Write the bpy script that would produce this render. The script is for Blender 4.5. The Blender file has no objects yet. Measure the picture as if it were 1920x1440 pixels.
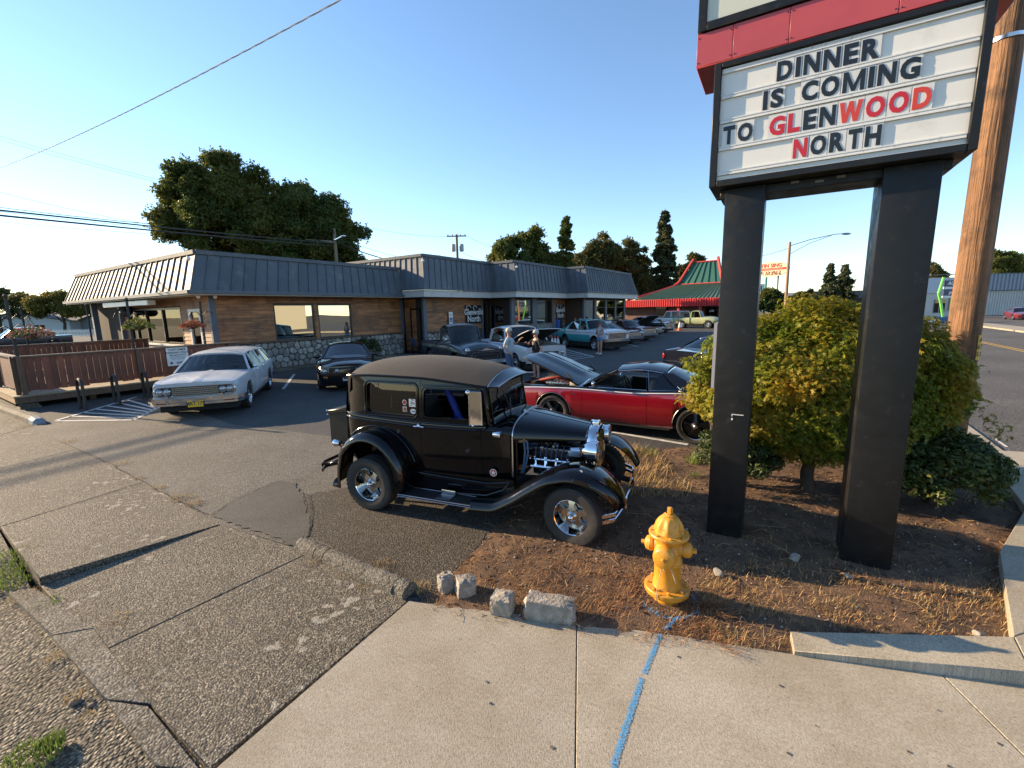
import bpy, bmesh, math, random
from math import sin, cos, pi, radians, sqrt, atan2, tan, hypot
from mathutils import Vector, Matrix, noise
random.seed(7)
SC = bpy.context.scene
COL = SC.collection
# ---- camera
CAM_H = 2.4
FPX = 832.0
_d = Vector((100.0, 4980.0, FPX)).normalized()
_Z = -_d
_Y = (Vector((0, 0, 1)) - _Z * _Z.z).normalized()
_X = _Y.cross(_Z)
RIGHT = Vector((_X.x, _Y.x, _Z.x)); DOWN = Vector((_X.y, _Y.y, _Z.y)); FWD = Vector((_X.z, _Y.z, _Z.z))
cam = bpy.data.cameras.new('camera'); cam_o = bpy.data.objects.new('camera', cam); COL.objects.link(cam_o)
cam.sensor_width = 36.0; cam.sensor_fit = 'HORIZONTAL'; cam.lens = FPX / 1920 * 36.0
cam.clip_start = 0.05; cam.clip_end = 3000
m = Matrix((RIGHT, -DOWN, -FWD)).transposed().to_4x4(); m.translation = (0, 0, CAM_H)
cam_o.matrix_world = m
SC.camera = cam_o
# ---- daylight: a low evening sun from the left
SUN_AZ, SUN_EL = radians(160), radians(18.5)
SUN_DIR = Vector((cos(SUN_AZ) * cos(SUN_EL), sin(SUN_AZ) * cos(SUN_EL), sin(SUN_EL)))
world = bpy.data.worlds.new('World'); SC.world = world; world.use_nodes = True
wn = world.node_tree.nodes; wl = world.node_tree.links
for n in list(wn): wn.remove(n)
w_out = wn.new('ShaderNodeOutputWorld'); w_bg = wn.new('ShaderNodeBackground'); w_sky = wn.new('ShaderNodeTexSky')
w_sky.sky_type = 'NISHITA'; w_sky.sun_disc = False
w_sky.sun_elevation = SUN_EL; w_sky.sun_rotation = pi / 2 - SUN_AZ
w_sky.altitude = 60; w_sky.air_density = 1.0; w_sky.dust_density = 0.04; w_sky.ozone_density = 2.9
w_bg.inputs['Strength'].default_value = 0.118
wl.new(w_sky.outputs[0], w_bg.inputs[0]); wl.new(w_bg.outputs[0], w_out.inputs[0])
sun = bpy.data.lights.new('sun', 'SUN'); sun_o = bpy.data.objects.new('sun', sun); COL.objects.link(sun_o)
sun.energy = 5.0; sun.angle = radians(0.5); sun.color = (1.0, 0.755, 0.47)
sun_o.rotation_euler = (-SUN_DIR).to_track_quat('-Z', 'Y').to_euler()
sun_o.location = (-20, 8, 30)
SC.view_settings.view_transform = 'Standard'; SC.view_settings.look = 'None'
SC.view_settings.exposure = 1.3; SC.view_settings.gamma = 1.0
try: SC.view_settings.use_curve_mapping = False
except Exception: pass
SC.render.engine = 'CYCLES'
SC.cycles.max_bounces = 8; SC.cycles.transparent_max_bounces = 12
SC.cycles.caustics_reflective = False; SC.cycles.caustics_refractive = False
# ---- picture point -> place on the ground / at a distance
def ray(px, py):
 return RIGHT * (px - 960) + DOWN * (py - 720) + FWD * FPX
def G(px, py, z=0.0):
 r = ray(px, py); t = (z - CAM_H) / r.z
 return Vector((r.x * t, r.y * t, z))
def AT(px, py, y):
 r = ray(px, py); t = y / r.y
 return Vector((r.x * t, y, CAM_H + r.z * t))
# ---- things, parts, meshes
def tag(o, label=None, cat=None, group=None, kind=None):
 if label: o['label'] = label
 if cat: o['category'] = cat
 if group: o['group'] = group
 if kind: o['kind'] = kind
 return o
def empty(name, loc=(0, 0, 0), rz=0.0, label=None, cat=None, group=None, kind=None):
 o = bpy.data.objects.new(name, None); COL.objects.link(o)
 o.location = loc; o.rotation_euler = (0, 0, rz); o.empty_display_size = 0.2
 return tag(o, label, cat, group, kind)
def copy_tree(o, parent=None):
 c = o.copy(); COL.objects.link(c)
 if parent is not None: c.parent = parent
 for ch in list(o.children): copy_tree(ch, c)
 return c
def inst(src, parent, loc=(0, 0, 0), rot=(0, 0, 0), name=None, scale=None):
 c = bpy.data.objects.new(name or src.name.split('.')[0], src.data if hasattr(src, 'data') else src); COL.objects.link(c)
 c.parent = parent; c.location = loc; c.rotation_euler = rot
 if scale: c.scale = scale
 return c
class MB:
 def __init__(s): s.v = []; s.f = []; s.mi = []
 def add(s, vs, fs, mi=0):
  b = len(s.v); s.v.extend(Vector(v) for v in vs)
  for f in fs: s.f.append(tuple(b + i for i in f)); s.mi.append(mi)
  return b
 def box(s, x0, x1, y0, y1, z0, z1, mi=0, mat=None):
  vs = [Vector((x, y, z)) for z in (z0, z1) for y in (y0, y1) for x in (x0, x1)]
  if mat is not None: vs = [mat @ v for v in vs]
  s.add(vs, [(0, 2, 3, 1), (4, 5, 7, 6), (0, 1, 5, 4), (2, 6, 7, 3), (0, 4, 6, 2), (1, 3, 7, 5)], mi); return s
 def bar(s, a, b, w, h, mi=0, up=Vector((0, 0, 1))):
  a = Vector(a); b = Vector(b); d = (b - a); L = d.length; d.normalize()
  side = d.cross(up)
  if side.length < 1e-4: side = d.cross(Vector((1, 0, 0)))
  side.normalize(); u = side.cross(d)
  M = Matrix((d, side, u)).transposed().to_4x4(); M.translation = a
  return s.box(0, L, -w / 2, w / 2, -h / 2, h / 2, mi, M)
 def prism(s, poly, d0, d1, axis='z', mi=0):
  n = len(poly)
  def P(p, d):
   return {'z': (p[0], p[1], d), 'y': (p[0], d, p[1]), 'x': (d, p[0], p[1])}[axis]
  vs = [P(p, d0) for p in poly] + [P(p, d1) for p in poly]
  fs = [tuple(range(n))[::-1], tuple(range(n, 2 * n))] + [(i, (i + 1) % n, n + (i + 1) % n, n + i) for i in range(n)]
  s.add(vs, fs, mi); return s
 def loft(s, rings, closed=True, cap0=False, cap1=False, mi=0):
  n = len(rings[0]); b = len(s.v)
  for r in rings: s.v.extend(Vector(p) for p in r)
  for k in range(len(rings) - 1):
   for i in range(n if closed else n - 1):
    j = (i + 1) % n
    s.f.append((b + k * n + i, b + k * n + j, b + (k + 1) * n + j, b + (k + 1) * n + i)); s.mi.append(mi)
  if cap0: s.f.append(tuple(b + i for i in range(n))[::-1]); s.mi.append(mi)
  if cap1: s.f.append(tuple(b + (len(rings) - 1) * n + i for i in range(n))); s.mi.append(mi)
  return s
 def tube(s, pts, r, n=8, caps=True, mi=0, closed=False):
  pts = [Vector(p) for p in pts]; k = len(pts)
  rr = r if isinstance(r, (list, tuple)) else [r] * k
  rings = []; prev = None
  for i, p in enumerate(pts):
   if closed: t = pts[(i + 1) % k] - pts[i - 1]
   else: t = pts[min(i + 1, k - 1)] - pts[max(i - 1, 0)]
   if t.length < 1e-9: t = Vector((0, 0, 1))
   t.normalize()
   if prev is None:
    u = t.cross(Vector((0, 0, 1)))
    if u.length < 1e-3: u = t.cross(Vector((1, 0, 0)))
   else: u = prev - t * prev.dot(t)
   u.normalize(); prev = u; w = t.cross(u)
   rings.append([p + (u * cos(2 * pi * j / n) + w * sin(2 * pi * j / n)) * rr[i] for j in range(n)])
  if closed: rings.append(rings[0])
  return s.loft(rings, True, caps and not closed, caps and not closed, mi)
 def lathe(s, prof, n=24, mat=None, mi=0, caps=False, axis='z'):
  rings = []
  for r, z in prof:
   ring = []
   for j in range(n):
    a = 2 * pi * j / n
    p = {'z': (r * cos(a), r * sin(a), z), 'y': (r * cos(a), z, r * sin(a)), 'x': (z, r * cos(a), r * sin(a))}[axis]
    ring.append(mat @ Vector(p) if mat is not None else Vector(p))
   rings.append(ring)
  return s.loft(rings, True, caps, caps, mi)
 def grid(s, nu, nv, fn, mi=0, flip=False):
  b = len(s.v)
  for i in range(nu + 1):
   for j in range(nv + 1): s.v.append(Vector(fn(i / nu, j / nv)))
  for i in range(nu):
   for j in range(nv):
    q = (b + i * (nv + 1) + j, b + (i + 1) * (nv + 1) + j, b + (i + 1) * (nv + 1) + j + 1, b + i * (nv + 1) + j + 1)
    s.f.append(q[::-1] if flip else q); s.mi.append(mi)
  return s
 def ball(s, c, rx, ry, rz, n=10, m=7, mi=0, mat=None):
  c = Vector(c); rings = []
  for k in range(m + 1):
   a = -pi / 2 + pi * k / m; rad = max(cos(a), 0.02)
   ring = [Vector((rx * rad * cos(2 * pi * j / n), ry * rad * sin(2 * pi * j / n), rz * sin(a))) for j in range(n)]
   rings.append([c + (mat @ p if mat is not None else p) for p in ring])
  return s.loft(rings, True, True, True, mi)
 def build(s, name, mats, parent=None, smooth=False, bevel=0.0, loc=None, rot=None, seg=1, angle=38, merge=False):
  me = bpy.data.meshes.new(name)
  me.from_pydata(s.v, [], s.f)
  mats = mats if isinstance(mats, (list, tuple)) else [mats]
  for mt in mats: me.materials.append(mt)
  if len(mats) > 1: me.polygons.foreach_set('material_index', s.mi)
  if merge or bevel or smooth:
   bm = bmesh.new(); bm.from_mesh(me)
   if merge or bevel: bmesh.ops.remove_doubles(bm, verts=bm.verts, dist=1e-5)
   if bevel:
    es = [e for e in bm.edges if len(e.link_faces) == 2 and e.calc_face_angle(0) > radians(28)]
    bmesh.ops.bevel(bm, geom=es, offset=bevel, offset_type='OFFSET', segments=seg, profile=0.6, affect='EDGES', clamp_overlap=True)
   bmesh.ops.recalc_face_normals(bm, faces=bm.faces)
   bm.to_mesh(me); bm.free()
  if smooth or bevel:
   me.shade_smooth(); me.set_sharp_from_angle(angle=radians(angle))
  me.update()
  o = bpy.data.objects.new(name, me); COL.objects.link(o)
  if parent is not None: o.parent = parent
  if loc is not None: o.location = loc
  if rot is not None: o.rotation_euler = rot
  return o
def lerp(a, b, t): return a + (b - a) * t
def table(tab, x):
 if x <= tab[0][0]: return tab[0][1]
 for (x0, v0), (x1, v1) in zip(tab, tab[1:]):
  if x <= x1:
   t = (x - x0) / (x1 - x0); return v0 + (v1 - v0) * t
 return tab[-1][1]
def stable(tab, x):
 if x <= tab[0][0]: return tab[0][1]
 if x >= tab[-1][0]: return tab[-1][1]
 n = len(tab)
 dl = [(tab[i + 1][1] - tab[i][1]) / (tab[i + 1][0] - tab[i][0]) for i in range(n - 1)]
 ms = [dl[0]] + [0 if dl[i - 1] * dl[i] <= 0 else 2 * dl[i - 1] * dl[i] / (dl[i - 1] + dl[i]) for i in range(1, n - 1)] + [dl[-1]]
 for i in range(n - 1):
  x0, v0 = tab[i]; x1, v1 = tab[i + 1]
  if x <= x1:
   h = x1 - x0; t = (x - x0) / h
   return (2 * t**3 - 3 * t**2 + 1) * v0 + (t**3 - 2 * t**2 + t) * h * ms[i] + (-2 * t**3 + 3 * t**2) * v1 + (t**3 - t**2) * h * ms[i + 1]
# ---- materials
MATS = {}
def M(name, col=(.5, .5, .5), rough=.5, metal=0.0, var=0.0, vscale=4.0, col2=None, bump=0.0, bscale=40.0, coat=0.0, orand=0.0, irand=0.0,
  spec=0.5, emit=None, estr=1.0, detail=4.0, stretch=None, rvar=0.0, transl=0.0, dirt=None, dirt_amt=0.0, dirt_scale=3.0, sheen=0.0):
 if name in MATS: return MATS[name]
 mt = bpy.data.materials.new(name); mt.use_nodes = True; nt = mt.node_tree; N = nt.nodes; L = nt.links
 p = N['Principled BSDF']; out = N['Material Output']
 p.inputs['Roughness'].default_value = rough; p.inputs['Metallic'].default_value = metal
 p.inputs['Specular IOR Level'].default_value = spec
 p.inputs['Coat Weight'].default_value = coat; p.inputs['Coat Roughness'].default_value = 0.03
 if sheen: p.inputs['Sheen Weight'].default_value = sheen
 c1 = (*col, 1.0); p.inputs['Base Color'].default_value = c1
 tc = N.new('ShaderNodeTexCoord'); src = tc.outputs['Object']
 if stretch:
  mp = N.new('ShaderNodeMapping'); mp.inputs['Scale'].default_value = stretch; L.new(src, mp.inputs[0]); src = mp.outputs[0]
 last = None
 if var or col2:
  c2 = (*(col2 or tuple(max(0, c * (1 - var)) for c in col)), 1.0)
  nz = N.new('ShaderNodeTexNoise'); nz.inputs['Scale'].default_value = vscale; nz.inputs['Detail'].default_value = detail; nz.inputs['Roughness'].default_value = .6
  L.new(src, nz.inputs['Vector'])
  cr = N.new('ShaderNodeValToRGB'); cr.color_ramp.elements[0].position = .33; cr.color_ramp.elements[1].position = .67
  cr.color_ramp.elements[0].color = c2; cr.color_ramp.elements[1].color = c1
  L.new(nz.outputs['Fac'], cr.inputs[0]); last = cr.outputs[0]
 if dirt:
  nd = N.new('ShaderNodeTexNoise'); nd.inputs['Scale'].default_value = dirt_scale; nd.inputs['Detail'].default_value = 8; nd.inputs['Roughness'].default_value = .7
  L.new(tc.outputs['Object'], nd.inputs['Vector'])
  rd = N.new('ShaderNodeValToRGB'); rd.color_ramp.elements[0].position = .62 - dirt_amt * .35; rd.color_ramp.elements[1].position = .72
  L.new(nd.outputs['Fac'], rd.inputs[0])
  mx = N.new('ShaderNodeMixRGB'); mx.inputs['Color2'].default_value = (*dirt, 1)
  if last is not None: L.new(last, mx.inputs['Color1'])
  else: mx.inputs['Color1'].default_value = c1
  L.new(rd.outputs[0], mx.inputs['Fac']); last = mx.outputs[0]
 for amt, kind in ((orand, 'o'), (irand, 'i')):
  if amt:
   if kind == 'o': rn = N.new('ShaderNodeObjectInfo').outputs['Random']
   else: rn = N.new('ShaderNodeNewGeometry').outputs['Random Per Island']
   mr = N.new('ShaderNodeMapRange'); mr.inputs['To Min'].default_value = 1 - amt; mr.inputs['To Max'].default_value = 1 + amt
   L.new(rn, mr.inputs['Value'])
   hs = N.new('ShaderNodeHueSaturation'); L.new(mr.outputs[0], hs.inputs['Value'])
   if last is not None: L.new(last, hs.inputs['Color'])
   else: hs.inputs['Color'].default_value = c1
   last = hs.outputs[0]
 if last is not None: L.new(last, p.inputs['Base Color'])
 if bump:
  nb = N.new('ShaderNodeTexNoise'); nb.inputs['Scale'].default_value = bscale; nb.inputs['Detail'].default_value = 5; L.new(src, nb.inputs['Vector'])
  bp = N.new('ShaderNodeBump'); bp.inputs['Strength'].default_value = bump; bp.inputs['Distance'].default_value = .01
  L.new(nb.outputs['Fac'], bp.inputs['Height']); L.new(bp.outputs[0], p.inputs['Normal'])
 if rvar:
  nr = N.new('ShaderNodeTexNoise'); nr.inputs['Scale'].default_value = 9; nr.inputs['Detail'].default_value = 6; L.new(tc.outputs['Object'], nr.inputs['Vector'])
  mr = N.new('ShaderNodeMapRange'); mr.inputs['From Min'].default_value = .3; mr.inputs['From Max'].default_value = .7
  mr.inputs['To Min'].default_value = max(0, rough - rvar); mr.inputs['To Max'].default_value = min(1, rough + rvar)
  L.new(nr.outputs['Fac'], mr.inputs['Value']); L.new(mr.outputs[0], p.inputs['Roughness'])
 if emit:
  p.inputs['Emission Color'].default_value = (*emit, 1); p.inputs['Emission Strength'].default_value = estr
 if transl:
  tr = N.new('ShaderNodeBsdfTranslucent'); ms = N.new('ShaderNodeMixShader'); ms.inputs[0].default_value = transl
  if last is not None: L.new(last, tr.inputs['Color'])
  else: tr.inputs['Color'].default_value = c1
  L.new(p.outputs[0], ms.inputs[1]); L.new(tr.outputs[0], ms.inputs[2]); L.new(ms.outputs[0], out.inputs[0])
 MATS[name] = mt
 return mt
def glass(name, tint=(.35, .4, .42), rough=0.0, refl=1.0):
 if name in MATS: return MATS[name]
 mt = bpy.data.materials.new(name); mt.use_nodes = True; nt = mt.node_tree; N = nt.nodes; L = nt.links
 for n in list(N): N.remove(n)
 out = N.new('ShaderNodeOutputMaterial'); t = N.new('ShaderNodeBsdfTransparent'); g_ = N.new('ShaderNodeBsdfGlossy'); mx = N.new('ShaderNodeMixShader')
 t.inputs[0].default_value = (*tint, 1); g_.inputs[0].default_value = (refl, refl, refl, 1); g_.inputs['Roughness'].default_value = rough
 lw = N.new('ShaderNodeFresnel'); lw.inputs[0].default_value = 1.6
 L.new(lw.outputs[0], mx.inputs[0]); L.new(t.outputs[0], mx.inputs[1]); L.new(g_.outputs[0], mx.inputs[2]); L.new(mx.outputs[0], out.inputs[0])
 MATS[name] = mt; return mt
def M_speck(name, base, light, dark, scale, bump, bdist=.006, rough=.85, blotch=None, blotch_scale=.6, blotch_amt=.5, stains=None, stain_scale=8.0, stain_amt=.0, fine=1.0):
 """asphalt / exposed aggregate: stones of several tones set in a binder, large soft blotches of wear"""
 mt = bpy.data.materials.new(name); mt.use_nodes = True; nt = mt.node_tree; N = nt.nodes; L = nt.links
 p = N['Principled BSDF']; p.inputs['Roughness'].default_value = rough; p.inputs['Specular IOR Level'].default_value = .35
 tc = N.new('ShaderNodeTexCoord'); src = tc.outputs['Object']
 vo = N.new('ShaderNodeTexVoronoi'); vo.inputs['Scale'].default_value = scale; L.new(src, vo.inputs['Vector'])
 sep = N.new('ShaderNodeSeparateColor'); L.new(vo.outputs['Color'], sep.inputs[0])
 cr = N.new('ShaderNodeValToRGB'); e = cr.color_ramp.elements
 e[0].position = .0; e[0].color = (*dark, 1); e[1].position = 1.0; e[1].color = (*light, 1)
 k = e.new(.55); k.color = (*base, 1); k = e.new(.3); k.color = (*[lerp(d, b, .6) for d, b in zip(dark, base)], 1); k = e.new(.82); k.color = (*[lerp(b, l, .35) for b, l in zip(base, light)], 1)
 L.new(sep.outputs[0], cr.inputs[0])
 rb = N.new('ShaderNodeValToRGB'); rb.color_ramp.elements[0].position = .35; rb.color_ramp.elements[1].position = .75
 L.new(vo.outputs['Distance'], rb.inputs[0])
 mb = N.new('ShaderNodeMixRGB'); mb.inputs['Color2'].default_value = (*dark, 1); L.new(cr.outputs[0], mb.inputs['Color1']); L.new(rb.outputs[0], mb.inputs['Fac'])
 last = mb.outputs[0]
 nz = N.new('ShaderNodeTexNoise'); nz.inputs['Scale'].default_value = blotch_scale; nz.inputs['Detail'].default_value = 6; nz.inputs['Roughness'].default_value = .62; L.new(src, nz.inputs['Vector'])
 if blotch:
  r2 = N.new('ShaderNodeValToRGB'); r2.color_ramp.elements[0].position = .38; r2.color_ramp.elements[1].position = .68
  r2.color_ramp.elements[0].color = (1, 1, 1, 1); r2.color_ramp.elements[1].color = (*blotch, 1)
  L.new(nz.outputs['Fac'], r2.inputs[0])
  mm = N.new('ShaderNodeMixRGB'); mm.blend_type = 'MULTIPLY'; mm.inputs['Fac'].default_value = blotch_amt
  L.new(last, mm.inputs['Color1']); L.new(r2.outputs[0], mm.inputs['Color2']); last = mm.outputs[0]
 if stains:
  ns = N.new('ShaderNodeTexNoise'); ns.inputs['Scale'].default_value = stain_scale; ns.inputs['Detail'].default_value = 3; L.new(src, ns.inputs['Vector'])
  nm = N.new('ShaderNodeMath'); nm.operation = 'MULTIPLY'; L.new(ns.outputs['Fac'], nm.inputs[0]); L.new(nz.outputs['Fac'], nm.inputs[1])
  r3 = N.new('ShaderNodeValToRGB'); r3.color_ramp.elements[0].position = .345 - stain_amt * .1; r3.color_ramp.elements[1].position = .375
  L.new(nm.outputs[0], r3.inputs[0])
  ms = N.new('ShaderNodeMixRGB'); ms.inputs['Color2'].default_value = (*stains, 1); L.new(last, ms.inputs['Color1'])
  mf = N.new('ShaderNodeMath'); mf.operation = 'MULTIPLY'; mf.inputs[1].default_value = .6; L.new(r3.outputs[0], mf.inputs[0]); L.new(mf.outputs[0], ms.inputs['Fac']); last = ms.outputs[0]
 L.new(last, p.inputs['Base Color'])
 n2 = N.new('ShaderNodeTexNoise'); n2.inputs['Scale'].default_value = scale * .35; n2.inputs['Detail'].default_value = 3; L.new(src, n2.inputs['Vector'])
 inv = N.new('ShaderNodeMath'); inv.operation = 'SUBTRACT'; inv.inputs[0].default_value = 1.0; L.new(vo.outputs['Distance'], inv.inputs[1])
 ad = N.new('ShaderNodeMath'); ad.operation = 'ADD'; L.new(inv.outputs[0], ad.inputs[0]); L.new(n2.outputs['Fac'], ad.inputs[1])
 bp = N.new('ShaderNodeBump'); bp.inputs['Strength'].default_value = bump; bp.inputs['Distance'].default_value = bdist
 L.new(ad.outputs[0], bp.inputs['Height']); L.new(bp.outputs[0], p.inputs['Normal'])
 MATS[name] = mt; return mt
chrome = M('chrome', (.72, .73, .75), .06, 1.0, rvar=.04)
alu = M('aluminium', (.6, .6, .6), .25, 1.0)
black_paint = M('black_paint', (.003, .003, .004), .10, coat=.12, rvar=.04, spec=.42)
rubber = M('tyre_rubber', (.022, .021, .02), .75, bump=.15, bscale=90, dirt=(.06, .052, .045), dirt_amt=.35)
dark = M('dark_underbody', (.008, .008, .008), .8)
matte_black = M('matte_black', (.012, .012, .013), .55)
seat_black = M('black_vinyl', (.015, .015, .016), .5)
white_paint = M('white_paint', (.74, .74, .72), .4, var=.08, vscale=2)
lens = M('headlamp_lens', (.42, .45, .48), .10, .55, coat=1, var=.5, vscale=40)
red_lens = M('red_lens', (.35, .01, .01), .15, coat=1)
amber = M('amber_lens', (.75, .22, .02), .2, coat=1)
cglass = glass('car_glass', (.30, .36, .37))
dglass = glass('dark_glass', (.035, .04, .045))
# ---- the ground
asphalt = M_speck('lot_asphalt', (.095, .093, .091), (.22, .215, .205), (.03, .03, .031), 120, .55, .005, blotch=(.62, .62, .64), blotch_scale=.5, blotch_amt=.8)
asphalt_old = M_speck('old_asphalt', (.175, .160, .135), (.42, .38, .31), (.07, .064, .055), 95, .6, .007, blotch=(.62, .6, .56), blotch_scale=.7, blotch_amt=.75)
pad_mat = M_speck('pad_asphalt', (.105, .088, .068), (.27, .23, .175), (.03, .026, .022), 95, .8, .008, blotch=(.6, .57, .52), blotch_scale=.9, blotch_amt=.7)
aggregate = M_speck('exposed_aggregate', (.20, .175, .135), (.48, .42, .32), (.07, .062, .05), 85, .8, .010, blotch=(.60, .57, .52), blotch_scale=1.1, blotch_amt=.8, stains=(.42, .39, .33), stain_scale=11, stain_amt=.15)
pebbles = M_speck('pebble_street', (.19, .165, .125), (.50, .43, .32), (.05, .043, .034), 52, 1.0, .018, blotch=(.55, .52, .45), blotch_scale=1.3, blotch_amt=.8)
patch_mat = M_speck('patch_asphalt', (.13, .122, .108), (.17, .16, .14), (.045, .042, .04), 150, .45, .004, blotch=(.7, .69, .66), blotch_scale=1.6, blotch_amt=.7)
road_mat = M_speck('road_asphalt', (.15, .14, .125), (.30, .28, .25), (.06, .055, .05), 60, .5, .006, blotch=(.62, .6, .58), blotch_scale=.35, blotch_amt=.7)
concrete_old = M_speck('old_kerb_concrete', (.22, .20, .165), (.40, .36, .29), (.09, .08, .065), 70, .8, .008, blotch=(.55, .5, .42), blotch_scale=2.2, blotch_amt=.85)
concrete_rock = M('broken_concrete', (.44, .40, .34), .92, var=.5, vscale=9, col2=(.20, .175, .145), bump=1.2, bscale=55, detail=9, dirt=(.12, .09, .06), dirt_amt=.25, dirt_scale=7)
def M_broom():
 mt = bpy.data.materials.new('broom_concrete'); mt.use_nodes = True; nt = mt.node_tree; N = nt.nodes; L = nt.links
 p = N['Principled BSDF']; p.inputs['Roughness'].default_value = .88; p.inputs['Specular IOR Level'].default_value = .25
 tc = N.new('ShaderNodeTexCoord')
 mp = N.new('ShaderNodeMapping'); mp.inputs['Rotation'].default_value = (0, 0, radians(8.5)); mp.inputs['Scale'].default_value = (130, 40.0, 1); L.new(tc.outputs['Object'], mp.inputs[0])
 nz = N.new('ShaderNodeTexNoise'); nz.inputs['Scale'].default_value = 1; nz.inputs['Detail'].default_value = 4; nz.inputs['Roughness'].default_value = .7; L.new(mp.outputs[0], nz.inputs['Vector'])
 n2 = N.new('ShaderNodeTexNoise'); n2.inputs['Scale'].default_value = 1.3; n2.inputs['Detail'].default_value = 7; n2.inputs['Roughness'].default_value = .68; L.new(tc.outputs['Object'], n2.inputs['Vector'])
 n3 = N.new('ShaderNodeTexNoise'); n3.inputs['Scale'].default_value = 160; n3.inputs['Detail'].default_value = 2; L.new(tc.outputs['Object'], n3.inputs['Vector'])
 r1 = N.new('ShaderNodeValToRGB'); r1.color_ramp.elements[0].position = .3; r1.color_ramp.elements[1].position = .72
 r1.color_ramp.elements[0].color = (.27, .24, .185, 1); r1.color_ramp.elements[1].color = (.56, .505, .405, 1); L.new(nz.outputs['Fac'], r1.inputs[0])
 r2 = N.new('ShaderNodeValToRGB'); r2.color_ramp.elements[0].position = .30; r2.color_ramp.elements[1].position = .62
 r2.color_ramp.elements[0].color = (.66, .62, .55, 1); r2.color_ramp.elements[1].color = (1, 1, 1, 1); L.new(n2.outputs['Fac'], r2.inputs[0])
 mm = N.new('ShaderNodeMixRGB'); mm.blend_type = 'MULTIPLY'; mm.inputs['Fac'].default_value = .8; L.new(r1.outputs[0], mm.inputs['Color1']); L.new(r2.outputs[0], mm.inputs['Color2'])
 r3 = N.new('ShaderNodeValToRGB'); r3.color_ramp.elements[0].position = .34; r3.color_ramp.elements[1].position = .44
 r3.color_ramp.elements[0].color = (.28, .26, .22, 1); r3.color_ramp.elements[1].color = (1, 1, 1, 1); L.new(n3.outputs['Fac'], r3.inputs[0])
 m3 = N.new('ShaderNodeMixRGB'); m3.blend_type = 'MULTIPLY'; m3.inputs['Fac'].default_value = .75; L.new(mm.outputs[0], m3.inputs['Color1']); L.new(r3.outputs[0], m3.inputs['Color2'])
 hs = N.new('ShaderNodeHueSaturation'); oi = N.new('ShaderNodeObjectInfo'); mr = N.new('ShaderNodeMapRange'); mr.inputs['To Min'].default_value = .93; mr.inputs['To Max'].default_value = 1.05
 L.new(oi.outputs['Random'], mr.inputs['Value']); L.new(mr.outputs[0], hs.inputs['Value']); L.new(m3.outputs[0], hs.inputs['Color'])
 L.new(hs.outputs[0], p.inputs['Base Color'])
 bp = N.new('ShaderNodeBump'); bp.inputs['Strength'].default_value = .55; bp.inputs['Distance'].default_value = .004; L.new(nz.outputs['Fac'], bp.inputs['Height']); L.new(bp.outputs[0], p.inputs['Normal'])
 return mt
broom = M_broom()
far_ground = M('far_ground', (.11, .10, .065), .95, var=.4, vscale=.3, bump=.3, bscale=3)
DR = Vector((cos(radians(57)), sin(radians(57)), 0)); NR = Vector((sin(radians(57)), -cos(radians(57)), 0))
def RD(r, s, z=0.0):
 p = NR * r + DR * s; p.z = z; return p
def sheet(name, pts, z, mat, kind='structure', parent=None, jag=0):
 if jag:
  out = []
  for i in range(len(pts)):
   a, b = Vector(pts[i][:2]), Vector(pts[(i + 1) % len(pts)][:2]); n = max(1, int((b - a).length / .04))
   for k in range(n): p = a.lerp(b, k / n); out.append((p.x + jag * noise.noise((p.x * 14, p.y * 14, 1)), p.y + jag * noise.noise((p.x * 14, p.y * 14, 7))))
  pts = out
 mb = MB(); mb.add([(p[0], p[1], z) for p in pts], [tuple(range(len(pts)))])
 o = mb.build(name, mat, parent)
 if kind: o['kind'] = kind
 return o
mb = MB(); mb.grid(40, 40, lambda u, v: (lerp(-900, 900, u), lerp(-500, 1300, v), -.16)); g_ = mb.build('ground', far_ground); tag(g_, kind='structure')
sheet('parking_lot', [(-40, 29), (-10.92, 9.82), (-5.44, 6.22), (-3.41, 4.82), (-1.97, 4.14), (-.9, 3.3), (4.3, 2.7), RD(2.0, 5.2), RD(2.0, 125), (-10, 130), (-60, 60)], 0.0, asphalt)
sheet('old_asphalt', [(-10.92, 9.82), (-5.44, 6.22), (-3.41, 4.82), (-1.97, 4.14), (-.6, 3.3), (-.30, 4.45), (.05, 5.3), (-1.0, 7.4), (-6.2, 9.6), (-9.3, 12.0)], .004, asphalt_old)
sheet('asphalt_pad', [G(583, 1004), (-.76, 3.36), (-.52, 3.92), (-.22, 4.66), (.2, 5.7), (-1.5, 6.2), G(560, 930)], .008, pad_mat, jag=.035)
sheet('asphalt_patch', [G(395, 968), G(440, 938), G(520, 903), G(553, 907), G(568, 930), G(583, 985), G(581, 1003), G(560, 1030), G(500, 1004)], .012, patch_mat, jag=.05)
apron = empty('driveway_apron', kind='structure')
joint_dark = M('joint_soil', (.035, .03, .022), .95)
def slab(poly, zt, mat, parent, name, thick=.10, gap=.010):
 c = Vector((sum(p[0] for p in poly) / len(poly), sum(p[1] for p in poly) / len(poly)))
 pts = []
 n = len(poly)
 for i, p in enumerate(poly):
  a = Vector(poly[i - 1][:2]); b = Vector(poly[(i + 1) % n][:2]); q = Vector(p[:2])
  d = ((a - q).normalized() + (b - q).normalized())
  if d.length > .05:
   s = (a - q).normalized().cross((b - q).normalized()); q = q + d.normalized() * gap / max(.25, abs(s)) ** .5
  pts.append(q)
 zs = zt if isinstance(zt, (list, tuple)) else [zt] * n
 mb = MB()
 mb.add([(q.x, q.y, z) for q, z in zip(pts, zs)] + [(q.x, q.y, z - thick) for q, z in zip(pts, zs)],
   [tuple(range(n))] + [((i + 1) % n, i, n + i, n + (i + 1) % n) for i in range(n)])
 return mb.build(name, mat, parent, bevel=.004)
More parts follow.
